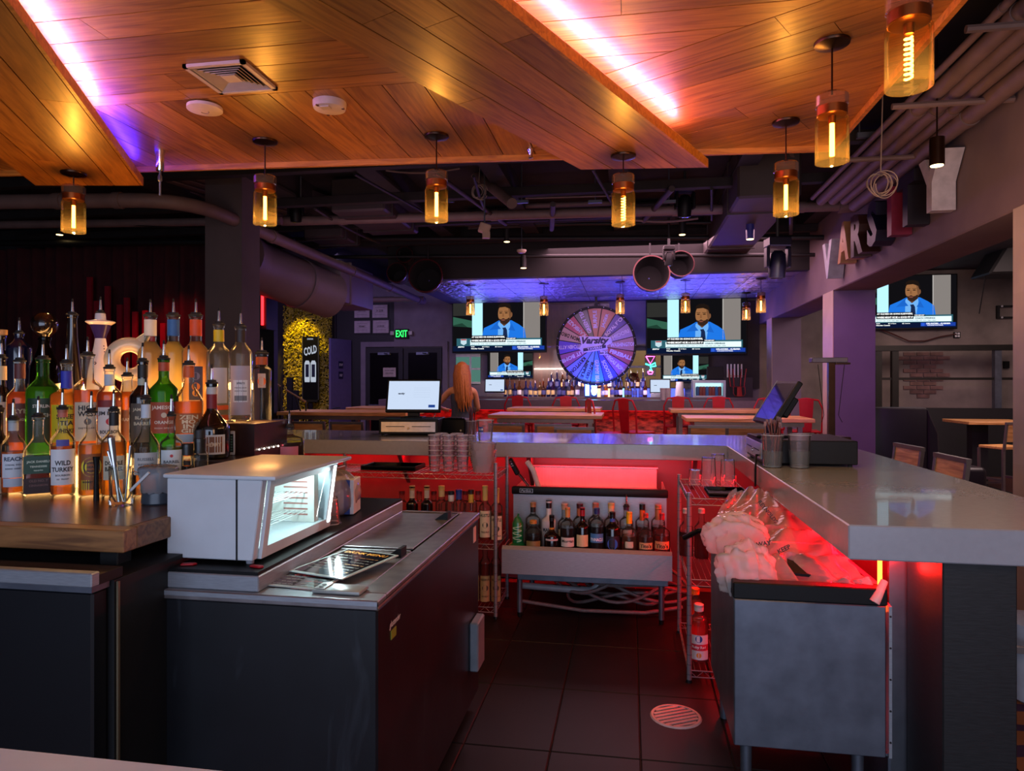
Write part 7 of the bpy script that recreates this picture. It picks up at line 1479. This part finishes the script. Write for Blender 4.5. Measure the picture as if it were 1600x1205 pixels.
# dark red drum shades
RIM = mat('oxblood enamel', '#4a1218', 0.3, 0.3, 0.1)
for (px, py, r, y, lab) in ((665, 431, 27, 8.9, 'large dark red drum shade, front one of the left cluster'), (620, 426, 16, 9.1, 'medium dark red drum shade left of the large one, left cluster'), (632, 398, 13, 9.2, 'small dark red drum shade at top of the left cluster'), (1018, 427, 29, 8.9, 'large dark red drum shade above the right television'), (1064, 412, 21, 9.1, 'medium dark red drum shade right of the large one by the right television')):
    q = PY(px, py, y); k = depth(q.x, y) / F_PX; R = r * k; t = thing('drum_shade', lab, 'lamp', (q.x, y, q.z), 0.1)
    M = Matrix.Rotation(PI / 2 - 0.12, 4, 'X')
    m = MB(); NEARBLACK = mat('near black', '#050304', 0.9); m.lathe([(R * 0.4, -0.28), (R * 0.75, -0.26), (R * 0.94, -0.1), (R * 0.97, 0.0)], NEARBLACK, 32, M, close=False); m.lathe([(R * 0.92, 0.0), (R * 0.90, -0.1), (R * 0.7, -0.24), (0.01, -0.25)], NEARBLACK, 32, M, close=False); m.build('shell', t, angle=60)  # shell in one even near-black colour, inside and out
    m = MB(); m.lathe([(R * 0.955, -0.02), (R * 1.0, -0.02), (R * 1.0, 0.01), (R * 0.93, 0.01)], RIM, 32, M, close=False); m.build('rim', t)
    m = MB(); m.tube([(0, 0.15, R * 0.8), (0, 0.15, 3.45 - q.z)], 0.012, BLACKM, 6); m.build('hanger', t)
# moving-head stage lights
def stage_light(px, py, y, k, label, colr):
    q = PY(px, py, y); t = thing('stage_light', label, 'stage light', (q.x, y, q.z), 0.2)
    m = MB(); m.box(-0.13 * k, -0.1 * k, 0.16 * k, 0.13 * k, 0.1 * k, 0.27 * k, colr); m.build('base', t, bevel=0.01)
    for s in (-1, 1): m = MB(); m.box(0.125 * s * k - 0.02 * k, -0.05 * k, -0.08 * k, 0.125 * s * k + 0.02 * k, 0.05 * k, 0.16 * k, colr); m.build('yoke_arm', t, bevel=0.008)
    m = MB(); m.lathe([(0.06 * k, -0.2 * k), (0.095 * k, -0.19 * k), (0.10 * k, -0.05 * k), (0.085 * k, 0.08 * k), (0.05 * k, 0.12 * k)], colr, 20, Matrix.Rotation(0.15, 4, 'X')); m.build('head', t, angle=50)
    m = MB(); m.lathe([(0.055 * k, -0.205 * k), (0.075 * k, -0.2 * k)], mat('stage lens', '#20222e', 0.05, 0, 0.1, coat=1), 18, Matrix.Rotation(0.15, 4, 'X')); m.build('lens', t)
    m = MB(); m.tube([(0, 0, 0.27 * k), (0, 0, 3.719 - q.z)], 0.015, BLACKM, 8); m.build('clamp', t); return t
NAVYP = mat('navy casing', '#0a0b1c', 0.35, 0, 0.2)
stage_light(1215, 408, 6.6, 0.78, 'dark navy moving-head stage light beside the bulkhead', NAVYP)
stage_light(1070, 318, 7.4, 0.72, 'black moving-head stage light right of the beam tip lamp', BLACKP)
stage_light(462, 330, 7.2, 0.62, 'black moving-head stage light right of the second pendant', BLACKP)
stage_light(1045, 402, 8.4, 0.5, 'small black stage light over the large right drum shade', BLACKP)
# small track and pendant spotlights
def can_light(px, py, y, k, label, colr=BLACKM, up=0.25, lit='#ffd890', tilt=0.0):
    q = PY(px, py, y); t = thing('spotlight', label, 'spotlight', (q.x, y, q.z))
    m = MB(); m.lathe([(0.038 * k, 0.004), (0.042 * k, 0.0), (0.042 * k, 0.17 * k), (0.01 * k, 0.175 * k)], colr, 18); m.build('can', t)
    m = MB(); m.lathe([(0.004, -0.002), (0.036 * k, -0.002), (0.036 * k, 0.002)], glow('warm spot ' + lit, lit, 7.0), 16); m.build('lens', t)
    m = MB(); m.tube([(0, 0, 0.175 * k), (0, 0, 0.175 * k + up)], 0.005, colr, 6); m.build('cord', t); return t
can_light(1464, 259, 4.6, 1.0, 'dark cylinder spotlight hanging before the bulkhead at upper right', BRONZE, 0.6)
can_light(1172, 374, 7.6, 1.0, 'blue-tinted cylinder spotlight above the navy stage light', mat('blue casing', '#2a2a6a', 0.4), 0.5)
for (px, py, y, lab) in ((558, 381, 8.8, 'small lit track spotlight, left one above the exit doors'), (792, 378, 8.8, 'small lit track spotlight in the middle above the left television'), (818, 419, 9.2, 'small lit spotlight on the fascia, lowest one'), (1066, 367, 8.5, 'small lit track spotlight at right under the black stage light'), (93, 367, 7.5, 'faint track spotlight below the leftmost pendant')):
    can_light(px, py, y, 1.0, lab, BLACKM, 0.12)
q = PY(757, 357, 6.6); t = thing('junction_box', 'pale box-shaped sensor hanging below the straight pipe', 'sensor', (q.x, 6.6, q.z), 0.3)
m = MB(); m.cbox((0, 0, 0), (0.11, 0.09, 0.09), mat('aged beige', '#a88a78', 0.5), Matrix.Rotation(0.3, 4, 'Y')); m.build('body', t, bevel=0.01); m = MB(); m.tube([(0, 0, 0.04), (0, 0, 3.719 - q.z)], 0.008, STEELD, 8); m.cbox((0.015, -0.02, -0.07), (0.07, 0.06, 0.06), mat('aged beige', '#a88a78', 0.5)); m.build('bracket', t)
q = PY(815, 393, 8.6); m = MB(); m.lathe([(0.04, -0.02), (0.06, 0.0), (0.06, 0.02)], VW, 16); m.tube([(0, 0, 0.02), (0, 0, 3.719 - q.z)], 0.006, STEELD, 6); tag(m.build('detector', None, q), 'small white ceiling disc before the dark fascia', 'detector')

# ------------------------------------------------------------------ big letters along the bulkhead
ls = thing('bulkhead_letters', 'row of large deep three-dimensional letters mounted along the bulkhead', 'sign', (2.3, 6.0, 2.72))
pos = ((1318, 435, 'V', '#9a9ca4'), (1345, 408, 'A', '#a87a50'), (1368, 398, 'R', '#3a2018'), (1394, 384, 'S', '#14142c'), (1424, 368, 'I', '#7a1c38'), (1451, 352, 'T', '#17121a'), (1492, 330, 'Y', '#b4aeb2'))
for px, py, ch, c in pos:
    q = PX(px, py, 2.3); b = MB(); vs, fs, (tw, th) = text_verts(ch, 0.045); hgt = 0.40; k = hgt / th; w_ = min(tw * k, 0.36); kx = w_ / tw
    # letters face the bar (-x): letter x runs along -y
    front = [(-0.17, -v.x * kx, v.y * k) for v in vs]; back = [(-0.012, -v.x * kx, v.y * k) for v in vs]; n = len(vs)
    cnt = {}
    for f in fs:
        for a, b2 in zip(f, f[1:] + f[:1]): cnt[(a, b2)] = cnt.get((a, b2), 0) + 1
    side = [(a, b2, b2 + n, a + n) for (a, b2) in cnt if (b2, a) not in cnt]
    b.add(front + back, [f for f in fs] + [tuple(i + n for i in f[::-1]) for f in fs] + side, mat('letter ' + c, c, 0.45, 0.1, 0.15)); o = b.build('letter', ls, (0, q.y - 6.0, q.z - 2.72 + hgt / 2)); o['label'] = 'letter %s' % ch

# ------------------------------------------------------------------ left far room: exit doors, frames, hedge, sign, purple door
LAV = mat('lavender door', '#5a5280', 0.5, 0, 0.08); WIN = mat('dark glass door', '#0c0a0c', 0.12, 0, 0.2, coat=0.5)
c, w, h = pxbox(572, 542, 692, 690, 12.98); d = structure(obj('door_1', None)); d.location = (c.x, 12.98, 0)
zt = PY(630, 542, 12.98).z
m = MB(); m.box(-w / 2 - 0.10, -0.03, 0, -w / 2, 0.0, zt + 0.1, PAINT); m.box(w / 2, -0.03, 0, w / 2 + 0.10, 0.0, zt + 0.1, PAINT); m.box(-w / 2, -0.03, zt, w / 2, 0.0, zt + 0.1, PAINT); m.build('door_frame', d)
for s in (-1, 1):
    m = MB(); m.box(min(0.01 * s, s * (w / 2 - 0.01)), -0.05, 0.02, max(0.01 * s, s * (w / 2 - 0.01)), -0.012, zt - 0.02, BLACKM); m.box(min(0.1 * s, s * (w / 2 - 0.1)), -0.053, 0.3, max(0.1 * s, s * (w / 2 - 0.1)), -0.05, zt - 0.12, WIN); lf = m.build('door_leaf', d)
    m = MB(); m.box(s * w / 4 - 0.12, -0.09, zt - 0.16, s * w / 4 + 0.12, -0.055, zt - 0.11, STEELD); m.tube([(s * w / 4, -0.07, zt - 0.13), (s * w / 4 + 0.12, -0.2, zt - 0.14)], 0.01, STEELD, 6); m.build('door_closer', lf)
    m = MB(); m.box(s * w / 4 - 0.3, -0.1, 1.02, s * w / 4 + 0.3, -0.07, 1.08, STEELD); m.build('push_bar', lf)
    if s < 0: m = MB(); m.box(-w / 4 - 0.02, -0.0545, 1.62, -w / 4 + 0.24, -0.0532, 1.80, mat('notice paper', '#a89c94', 0.6)); add_text(m, 'THIS DOOR TO REMAIN', 0.022, INK, Matrix.Translation((-w / 4 + 0.11, -0.055, 1.745)), w=0.2); add_text(m, 'UNLOCKED', 0.03, INK, Matrix.Translation((-w / 4 + 0.11, -0.055, 1.69)), w=0.16); m.build('notice', lf)
c, w, h = pxbox(617, 514, 638, 529, 12.95)
t = thing('exit_sign', 'green glowing EXIT sign with side lamps above the dark doors', 'sign', (c.x, 12.95, c.z))
m = MB(); m.box(-w / 2, 0, -h / 2, w / 2, 0.045, h / 2, BLACKP); m.build('housing', t, bevel=0.005)
m = MB(); add_text(m, 'EXIT', h * 0.68, glow('exit green', '#1fff4a', 5), Matrix.Translation((0, -0.003, 0)), w=w * 0.84, bold=0.0); m.build('lettering', t)
for s in (-1, 1): m = MB(); m.cbox((s * (w / 2 + 0.05), -0.01, 0.01), (0.075, 0.06, 0.08), mat('aged white', '#a8a4a0', 0.4)); m.build('emergency_lamp', t, bevel=0.008)
for k, (x0_, y0_, x1_, y1_, txt, lab) in enumerate(((553, 476, 578, 497, 'NOTICE', 'upper left framed paper of four by the exit sign'), (581, 476, 606, 497, '> 239', 'upper right framed paper reading 239 by the exit sign'), (553, 501, 579, 521, 'PERMIT', 'lower left framed paper of four by the exit sign'), (582, 500, 608, 521, 'LICENSE', 'lower right framed paper of four by the exit sign'))):
    c, w, h = pxbox(x0_, y0_, x1_, y1_, 12.97); t = thing('framed_certificate', lab, 'frame', (c.x, 12.97, c.z))
    m = MB(); m.box(-w / 2 - 0.015, 0.002, -h / 2 - 0.015, w / 2 + 0.015, 0.028, h / 2 + 0.015, BLACKM); m.build('frame', t)
    m = MB(); m.box(-w / 2 + 0.01, -0.001, -h / 2 + 0.01, w / 2 - 0.01, 0.001, h / 2 - 0.01, mat('paper', '#a59aa2', 0.6)); p_ = m.build('paper', t)
    m = MB(); add_text(m, txt, 0.045 if k == 1 else 0.03, INK, Matrix.Translation((0, -0.003, 0.01)), bold=0.02)
    for j in range(4): m.box(-w * 0.3, -0.0025, h * 0.28 - j * h * 0.17 - 0.004, w * 0.3, -0.002, h * 0.28 - j * h * 0.17 + 0.002, mat('print grey2', '#6a6470', 0.6)) if j != 1 else None
    m.build('lettering', p_)
# purple side door turned toward us
a, b = PY(517, 560, 12.3), PY(549, 560, 12.95); zt = PY(535, 530, 12.6).z; ang = math.atan2(b.y - a.y, b.x - a.x); L = math.hypot(b.x - a.x, b.y - a.y)
d = structure(obj('door_2', None)); d.location = (a.x, a.y, 0); d.rotation_euler = (0, 0, ang)
m = MB(); m.box(0, 0, 0.01, L, 0.045, zt, LAV); m.build('door_leaf', d)
m = MB(); m.box(L * 0.36, -0.006, 1.78, L * 0.58, -0.0005, 1.92, mat('sign navy', '#1a1840', 0.4)); m.box(L * 0.36, -0.006, 1.58, L * 0.58, -0.0005, 1.72, mat('sign navy', '#1a1840', 0.4)); add_text(m, 'STAFF', 0.05, WHITE, Matrix.Translation((L * 0.47, -0.0075, 1.85)), w=L * 0.17); add_text(m, 'ONLY', 0.05, WHITE, Matrix.Translation((L * 0.47, -0.0075, 1.65)), w=L * 0.15); m.build('door_sign', d)
m = MB(); m.tube([(0.06, -0.06, 1.03), (0.2, -0.06, 1.03)], 0.012, STEELD, 8); m.tube([(0.06, 0, 1.03), (0.06, -0.06, 1.03)], 0.014, STEELD, 8); m.build('door_handle', d)
m = MB(); m.box(a.x - 0.3, 12.99, 0, a.x + 1.0, 12.999, 3.2, BLACKM); m.box(-9.4, 12.93, 0, PY(510, 500, 12.95).x + 0.2, 12.999, 3.7, PAINTD); structure(m.build('trim_6'))
# hedge wall of leaves
a, b = PY(443, 640, 12.75), PY(517, 470, 12.75); rnd = random.Random(12)
HG = mat('artificial leaf', '#8a7d14', 0.5, 0, 0.35, 3, col2='#c8b428')
m = MB(); zt = PY(480, 478, 12.75).z
for k in range(9000):
    x, z = rnd.uniform(a.x, b.x), rnd.uniform(0.0, zt); y = 12.80 - rnd.uniform(0, 0.07); s = rnd.uniform(0.018, 0.03); n = Vector((rnd.uniform(-0.8, 0.8), -1, rnd.uniform(-0.5, 0.9))).normalized(); u = n.cross(Vector((rnd.uniform(-1, 1), 0, rnd.uniform(-1, 1)))).normalized(); v = n.cross(u); c0 = Vector((x, y, z))
    m.add([c0 - u * s, c0 + v * s * 0.5, c0 + u * s, c0 - v * s * 0.5], [(0, 1, 2, 3)], HG)
lv = m.build('hedge_panel'); tag(lv, 'artificial leaf hedge wall lit by a yellow spotlight', 'hedge', kind='stuff')
m = MB(); m.box(a.x, 12.81, 0, b.x, 12.92, zt + 0.01, mat('hedge backing', '#1c1a0c', 0.9)); tag(m.build('hedge_backing'), 'dark backing board behind the yellow-lit hedge wall', 'board')
c, w, h = pxbox(473, 526, 497, 625, 12.6); t = thing('poster_sign', 'tall black sign with white lettering and cans before the hedge wall', 'sign', (c.x, 12.6, c.z))
m = MB(); m.box(-w / 2, 0, -h / 2, w / 2, 0.03, h / 2, mat('sign black', '#0c0e14', 0.3)); m.box(-w / 2 - 0.012, -0.004, -h / 2, -w / 2, 0.034, h / 2, STEELD); m.box(w / 2, -0.004, -h / 2, w / 2 + 0.012, 0.034, h / 2, STEELD); m.build('board', t)
m = MB(); SW = glow('sign white', '#cfd8e8', 0.6); add_text(m, 'DRINK', 0.03, SW, Matrix.Translation((0, -0.004, h * 0.46))); add_text(m, 'COLD', 0.16, SW, Matrix.Translation((0, -0.004, h * 0.28)) @ Matrix.Rotation(-0.25, 4, 'Y'), w=w * 0.85, bold=0.03, shear=0.3)
for s in (-1, 1):
    x = s * w * 0.2; m.prism([(x - 0.05, -h * 0.22), (x + 0.05, -h * 0.22), (x + 0.055, -h * 0.18), (x + 0.055, h * 0.08), (x + 0.03, h * 0.12), (x - 0.03, h * 0.12), (x - 0.055, h * 0.08), (x - 0.055, -h * 0.18)], 0.003, 0.006, SW, Matrix(((1, 0, 0, 0), (0, 0, -1, 0), (0, 1, 0, 0), (0, 0, 0, 1))))
    m.box(x - 0.035, -0.0075, -h * 0.14, x + 0.035, -0.0062, h * 0.06, mat('can dark', '#1a2450', 0.4))
m.build('lettering', t)
m = MB(); m.box(-w / 2, -0.03, -h / 2 - 0.04, w / 2, 0.06, -h / 2, BLACKM); m.build('ledge', t)
m = MB(); m.box(-0.04, 0.0, -c.z, 0.04, 0.03, -h / 2 - 0.041, BLACKM); m.build('support', t)
# red neon tube on the far side of the left column, stage curtain and red slats
q0, q1 = PY(410, 446, 8.0), PY(410, 508, 8.0); m = MB(); m.tube([q0, q1], 0.016, glow('neon red', '#ff1a20', 7), 8); nt_ = m.build('neon_tube'); tag(nt_, 'vertical red neon tube beside the left column', 'neon light'); m = MB(); m.box(q0.x - 0.03, 8.02, q1.z - 0.05, q0.x + 0.04, 8.299, q0.z + 0.03, BLACKM); m.build('backing', nt_)
wallst = MB(); wallst.box(-9.4, 8.6, 0, -4.75, 8.7, 3.7, PAINTD); wallst.box(-4.75, 8.3, 0, PY(440, 500, 8.5).x, 8.4, 3.7, BLACKM); structure(wallst.build('wall_stage'))
CUR = mat('oxblood velvet', '#3a0a12', 0.9, 0, 0.3, 5)
m = MB(); n = 160; vs = []
for i in range(n + 1): x = -9.2 + 4.4 * i / n; yy = 8.25 + 0.06 * math.sin(i * 0.85) + 0.03 * math.sin(i * 0.31); vs += [(x, yy, 0.3), (x, yy, 3.35)]
m.add(vs, [(2 * i, 2 * i + 2, 2 * i + 3, 2 * i + 1) for i in range(n)], CUR); tag(m.build('stage_curtain', angle=80), 'dark red stage curtain with vertical folds behind the bottles', 'curtain')
RS = mat('dull red slat', '#8a1226', 0.5, 0, 0.15); rnd = random.Random(2)  # plain dull red for the upright bars
for k, (px, py) in enumerate(((139, 433), (150, 470), (167, 447), (186, 476), (197, 465), (210, 487), (226, 485), (238, 500), (254, 505))):
    q = PY(px, py, 8.0); m = MB(); m.box(-0.035, 0, 0, 0.035, 0.03, q.z - 1.05, RS); tag(m.build('red_batten', None, (q.x, 8.0, 1.05)), '%s red upright batten from left before the stage curtain' % ORD[k], 'batten', 'red battens before the curtain')
m = MB(); m.box(-8.6, 7.6, 0, -4.2, 8.15, 1.05, BLACKM); tag(m.build('stage_block'), 'low black stage block below the red slats', 'stage')
for k, (px0, py0, px1, py1) in enumerate(((428, 597, 438, 604), (446, 609, 478, 628))):
    a, b = PY(px0, py0, 8.6), PY(px1, py1, 8.6); m = MB(); m.tube([a, b], 0.012, mat('cymbal brass', '#b89a70', 0.4, 0.5), 6); m.tube([b, (b.x, b.y, 1.0)], 0.01, BLACKM, 6); m.tube([a.lerp(b, 0.5), (b.x, b.y, 0.9)], 0.01, BLACKM, 6); m.lathe([(0.12, 0), (0.1, 0.02)], BLACKM, 12, Matrix.Translation((b.x, b.y, 0.0))); m.tube([(b.x, b.y, 0), (b.x, b.y, 1.0)], 0.012, BLACKM, 6); tag(m.build('microphone_stand'), ('upper' if k == 0 else 'lower') + ' slanted boom of a stand before the yellow hedge', 'stand')
for (px, py, lab) in ((452, 590, 'black speaker pole left in front of the hedge wall'), (461, 610, 'black speaker pole right in front of the hedge wall')):
    q = PY(px, py, 11.5); m = MB(); m.box(-0.05, 0, 0, 0.05, 0.06, q.z, BLACKM); m.box(-0.15, -0.1, 0, 0.15, 0.15, 0.03, BLACKM); tag(m.build('post', None, (q.x, 11.5, 0)), lab, 'post')

# ------------------------------------------------------------------ side room: booth, table, chair, steel frame, fittings
q = PY(1398, 640, 12.4); FRM = mat('black steel frame', '#17140f', 0.45, 0.3, 0.3)
sf = thing('steel_scaffold', 'black steel frame of posts and rails standing against the side room wall', 'frame', (q.x, 12.4, 0))
zt, zm = PY(1398, 543, 12.4).z, PY(1398, 592, 12.4).z; xr = PY(1590, 600, 12.4).x
for px in (1372, 1398, 1558):
    x = PY(px, 600, 12.4).x - q.x; m = MB(); m.box(x - 0.05, -0.04, 0, x + 0.05, 0.06, zt - 0.06, FRM if px < 1500 else STEELD); m.build('post', sf)
m = MB(); m.box(PY(1366, 600, 12.4).x - q.x, -0.06, zt - 0.0599, xr - q.x, 0.08, zt + 0.03, FRM); m.build('top_beam', sf)
m = MB(); m.box(PY(1366, 600, 12.4).x - q.x, -0.015, zm - 0.02, xr - q.x, 0.015, zm + 0.02, FRM); m.build('rail', sf)
m = MB(); m.box(PY(1366, 600, 12.3).x, 12.2, 0, xr, 12.32, PY(1400, 637, 12.3).z, BLACKM); tag(m.build('low_partition'), 'low dark partition wall behind the booth', 'partition')
SEAT = mat('dark leather', '#19151a', 0.4, 0, 0.2, 8, 0.05)
a, b = PY(1366, 700, 8.9), PY(1450, 640, 8.9); bo = thing('booth_bench', 'dark leather booth with tall wing back right of the purple column', 'booth', (a.x, 8.9, 0))
w = b.x - a.x; hz = PY(1440, 637, 8.9).z
m = MB(); m.box(0, 0.0, 0.1, w, 0.18, hz, SEAT); m.build('back', bo, bevel=0.03, seg=2)
m = MB(); m.add([(w + 0.001, 0.0, 0.1), (w + 0.16, 0.0, 0.1), (w + 0.12, 0.0, hz * 0.75), (w + 0.001, 0.0, hz - 0.01), (w + 0.001, 0.7, 0.1), (w + 0.16, 0.7, 0.1), (w + 0.12, 0.7, hz * 0.75), (w + 0.001, 0.7, hz - 0.01)], [(0, 1, 2, 3), (5, 4, 7, 6), (4, 5, 1, 0), (3, 2, 6, 7), (1, 5, 6, 2), (4, 0, 3, 7)], SEAT); m.build('wing', bo, bevel=0.02)
m = MB(); m.box(w + 0.165, 0.15, 0.12, w + 0.72, 0.75, 0.50, SEAT); m.build('seat', bo, bevel=0.06, seg=3)
m = MB(); m.box(0.02, 0.02, 0, w + 0.6, 0.6, 0.0995, BLACKM); m.build('plinth', bo)
a, b = PY(1492, 655, 10.6), PY(1600, 655, 10.6); t = thing('dining_table', 'dark pedestal table with worn edge in the side room', 'table', ((a.x + b.x) / 2, 10.6, 0)); w = b.x - a.x; zt = PY(1530, 657, 10.6).z
m = MB(); m.box(-w / 2, -0.4, zt - 0.04, w / 2, 0.4, zt, TABLEW); m.build('tabletop', t, bevel=0.004)
m = MB(); m.box(-0.25, -0.08, 0.03, -0.05, 0.08, zt - 0.041, BLACKM); m.build('pedestal', t); m = MB(); m.box(-0.4, -0.3, 0, 0.15, 0.3, 0.0299, BLACKM); m.build('base', t)
q = PX(1568, 735, PY(1568, 735, 10.0).x); ch = dup(ws0, (PY(1568, 700, 9.6).x, 9.6, 0), PI + 0.35, 'dark wooden chair at the side room table'); ch.scale = (0.95, 0.95, 0.98)
q = PY(1585, 487, 12.9); m = MB(); m.box(-0.25, 0, -0.11, 0.35, 0.05, -0.08, BLACKM); m.box(-0.25, 0, 0.08, 0.35, 0.05, 0.11, BLACKM); m.box(-0.25, 0, -0.08, -0.21, 0.05, 0.08, BLACKM)
for x in (-0.18, 0.1, 0.3):
    for z in (-0.095, 0.095): m.ball((x, -0.005, z), 0.018, WHITE, 8, 5)
tag(m.build('wall_bracket', None, (q.x, 12.92, q.z)), 'black rectangular wall bracket with white bolts on concrete wall', 'bracket')
q = PY(1498, 523, 12.9); m = MB(); m.box(-0.05, 0, -0.05, 0.05, 0.03, 0.05, BLACKP)
for x in (-0.022, 0.022):
    for z in (-0.022, 0.022): m.box(x - 0.016, -0.004, z - 0.016, x + 0.016, 0, z + 0.016, WHITE)
tag(m.build('wall_outlet', None, (q.x, 12.95, q.z)), 'small square wall outlet below the side room television', 'outlet')
m = MB(); m.tube([PY(px, py, 12.93) for px, py in ((1375, 515), (1395, 522), (1420, 533), (1445, 533), (1470, 526), (1494, 522))], 0.012, mat('red-brown cable', '#4a2420', 0.6), 6); tag(m.build('cable'), 'cable sagging below the side room television to the outlet', 'cable')
q = PY(1575, 570, 12.9); m = MB(); m.box(-0.04, 0, -0.06, 0.04, 0.05, 0.06, BLACKP); tag(m.build('wall_switch', None, (q.x, 12.93, q.z)), 'small black switch box on the side room wall', 'switch')
a = PY(1545, 428, 11.0); m = MB(); m.add([(a.x, 11, a.z), (a.x + 1.6, 11, a.z + 0.0), (a.x + 1.6, 11, a.z + 1.1), (a.x + 0.55, 11, a.z + 0.95), (a.x, 11.6, a.z), (a.x + 1.6, 11.6, a.z), (a.x + 1.6, 11.6, a.z + 1.1), (a.x + 0.55, 11.6, a.z + 0.95)], [(0, 1, 2, 3), (5, 4, 7, 6), (4, 5, 1, 0), (3, 2, 6, 7), (1, 5, 6, 2), (4, 0, 3, 7)], BLACKM); tag(m.build('projector_screen_housing', bevel=0.03), 'slanted black hood hanging high in the side room', 'hood')
m = MB(); m.tube([(a.x + 0.05, 11.2, a.z), (PY(1530, 490, 11.6).x, 11.6, PY(1530, 490, 11.6).z)], 0.008, BLACKM, 5); tag(m.build('pull_cord'), 'thin cord running down from the slanted black hood', 'cord')
# patch of bare brick
BRK = mat('bare brick', '#6e524c', 0.85, 0, 0.3, 8, 0.2); rnd = random.Random(4); m = MB()
def brick_region(px, py): return (1405 < px < 1475 and 552 < py < 625 and px > 1405 + (py - 552) * 0.35 and px < 1478 - abs(py - 575) * 0.5)
x0_ = PY(1400, 600, 13).x; 
for r in range(18):
    for k in range(8):
        cx, cz = x0_ + 0.215 * k + (0.107 if r % 2 else 0), 0.98 + 0.073 * r + 0.15
        u_ = (cx * _ca + 13 * _sa) / depth(cx, 13); px = 800 + F_PX * u_; py = HOR - F_PX * (cz - EYE) / depth(cx, 13)
        if brick_region(px + rnd.uniform(-6, 6), py): m.cbox((cx, 12.992, cz), (0.2, 0.03, 0.06), BRK)
bo_ = m.build('brick'); bo_['kind'] = 'structure'
# pale bin beyond the bar end at the right edge
p = Vector((1.93, 3.66, 0)); t = thing('pale_bin', 'pale grey bin beyond the bar end at right picture edge', 'bin', p)
m = MB(); m.lathe([(0.10, 0), (0.13, 0.02), (0.15, 0.36), (0.155, 0.38), (0.14, 0.38), (0.12, 0.03)], mat('bin grey', '#b4b8c0', 0.5), 20, close=False); m.build('body', t); m = MB(); m.lathe([(0.02, 0.41), (0.157, 0.385), (0.157, 0.381)], mat('bin grey', '#b4b8c0', 0.5), 20, close=False); m.build('lid', t)
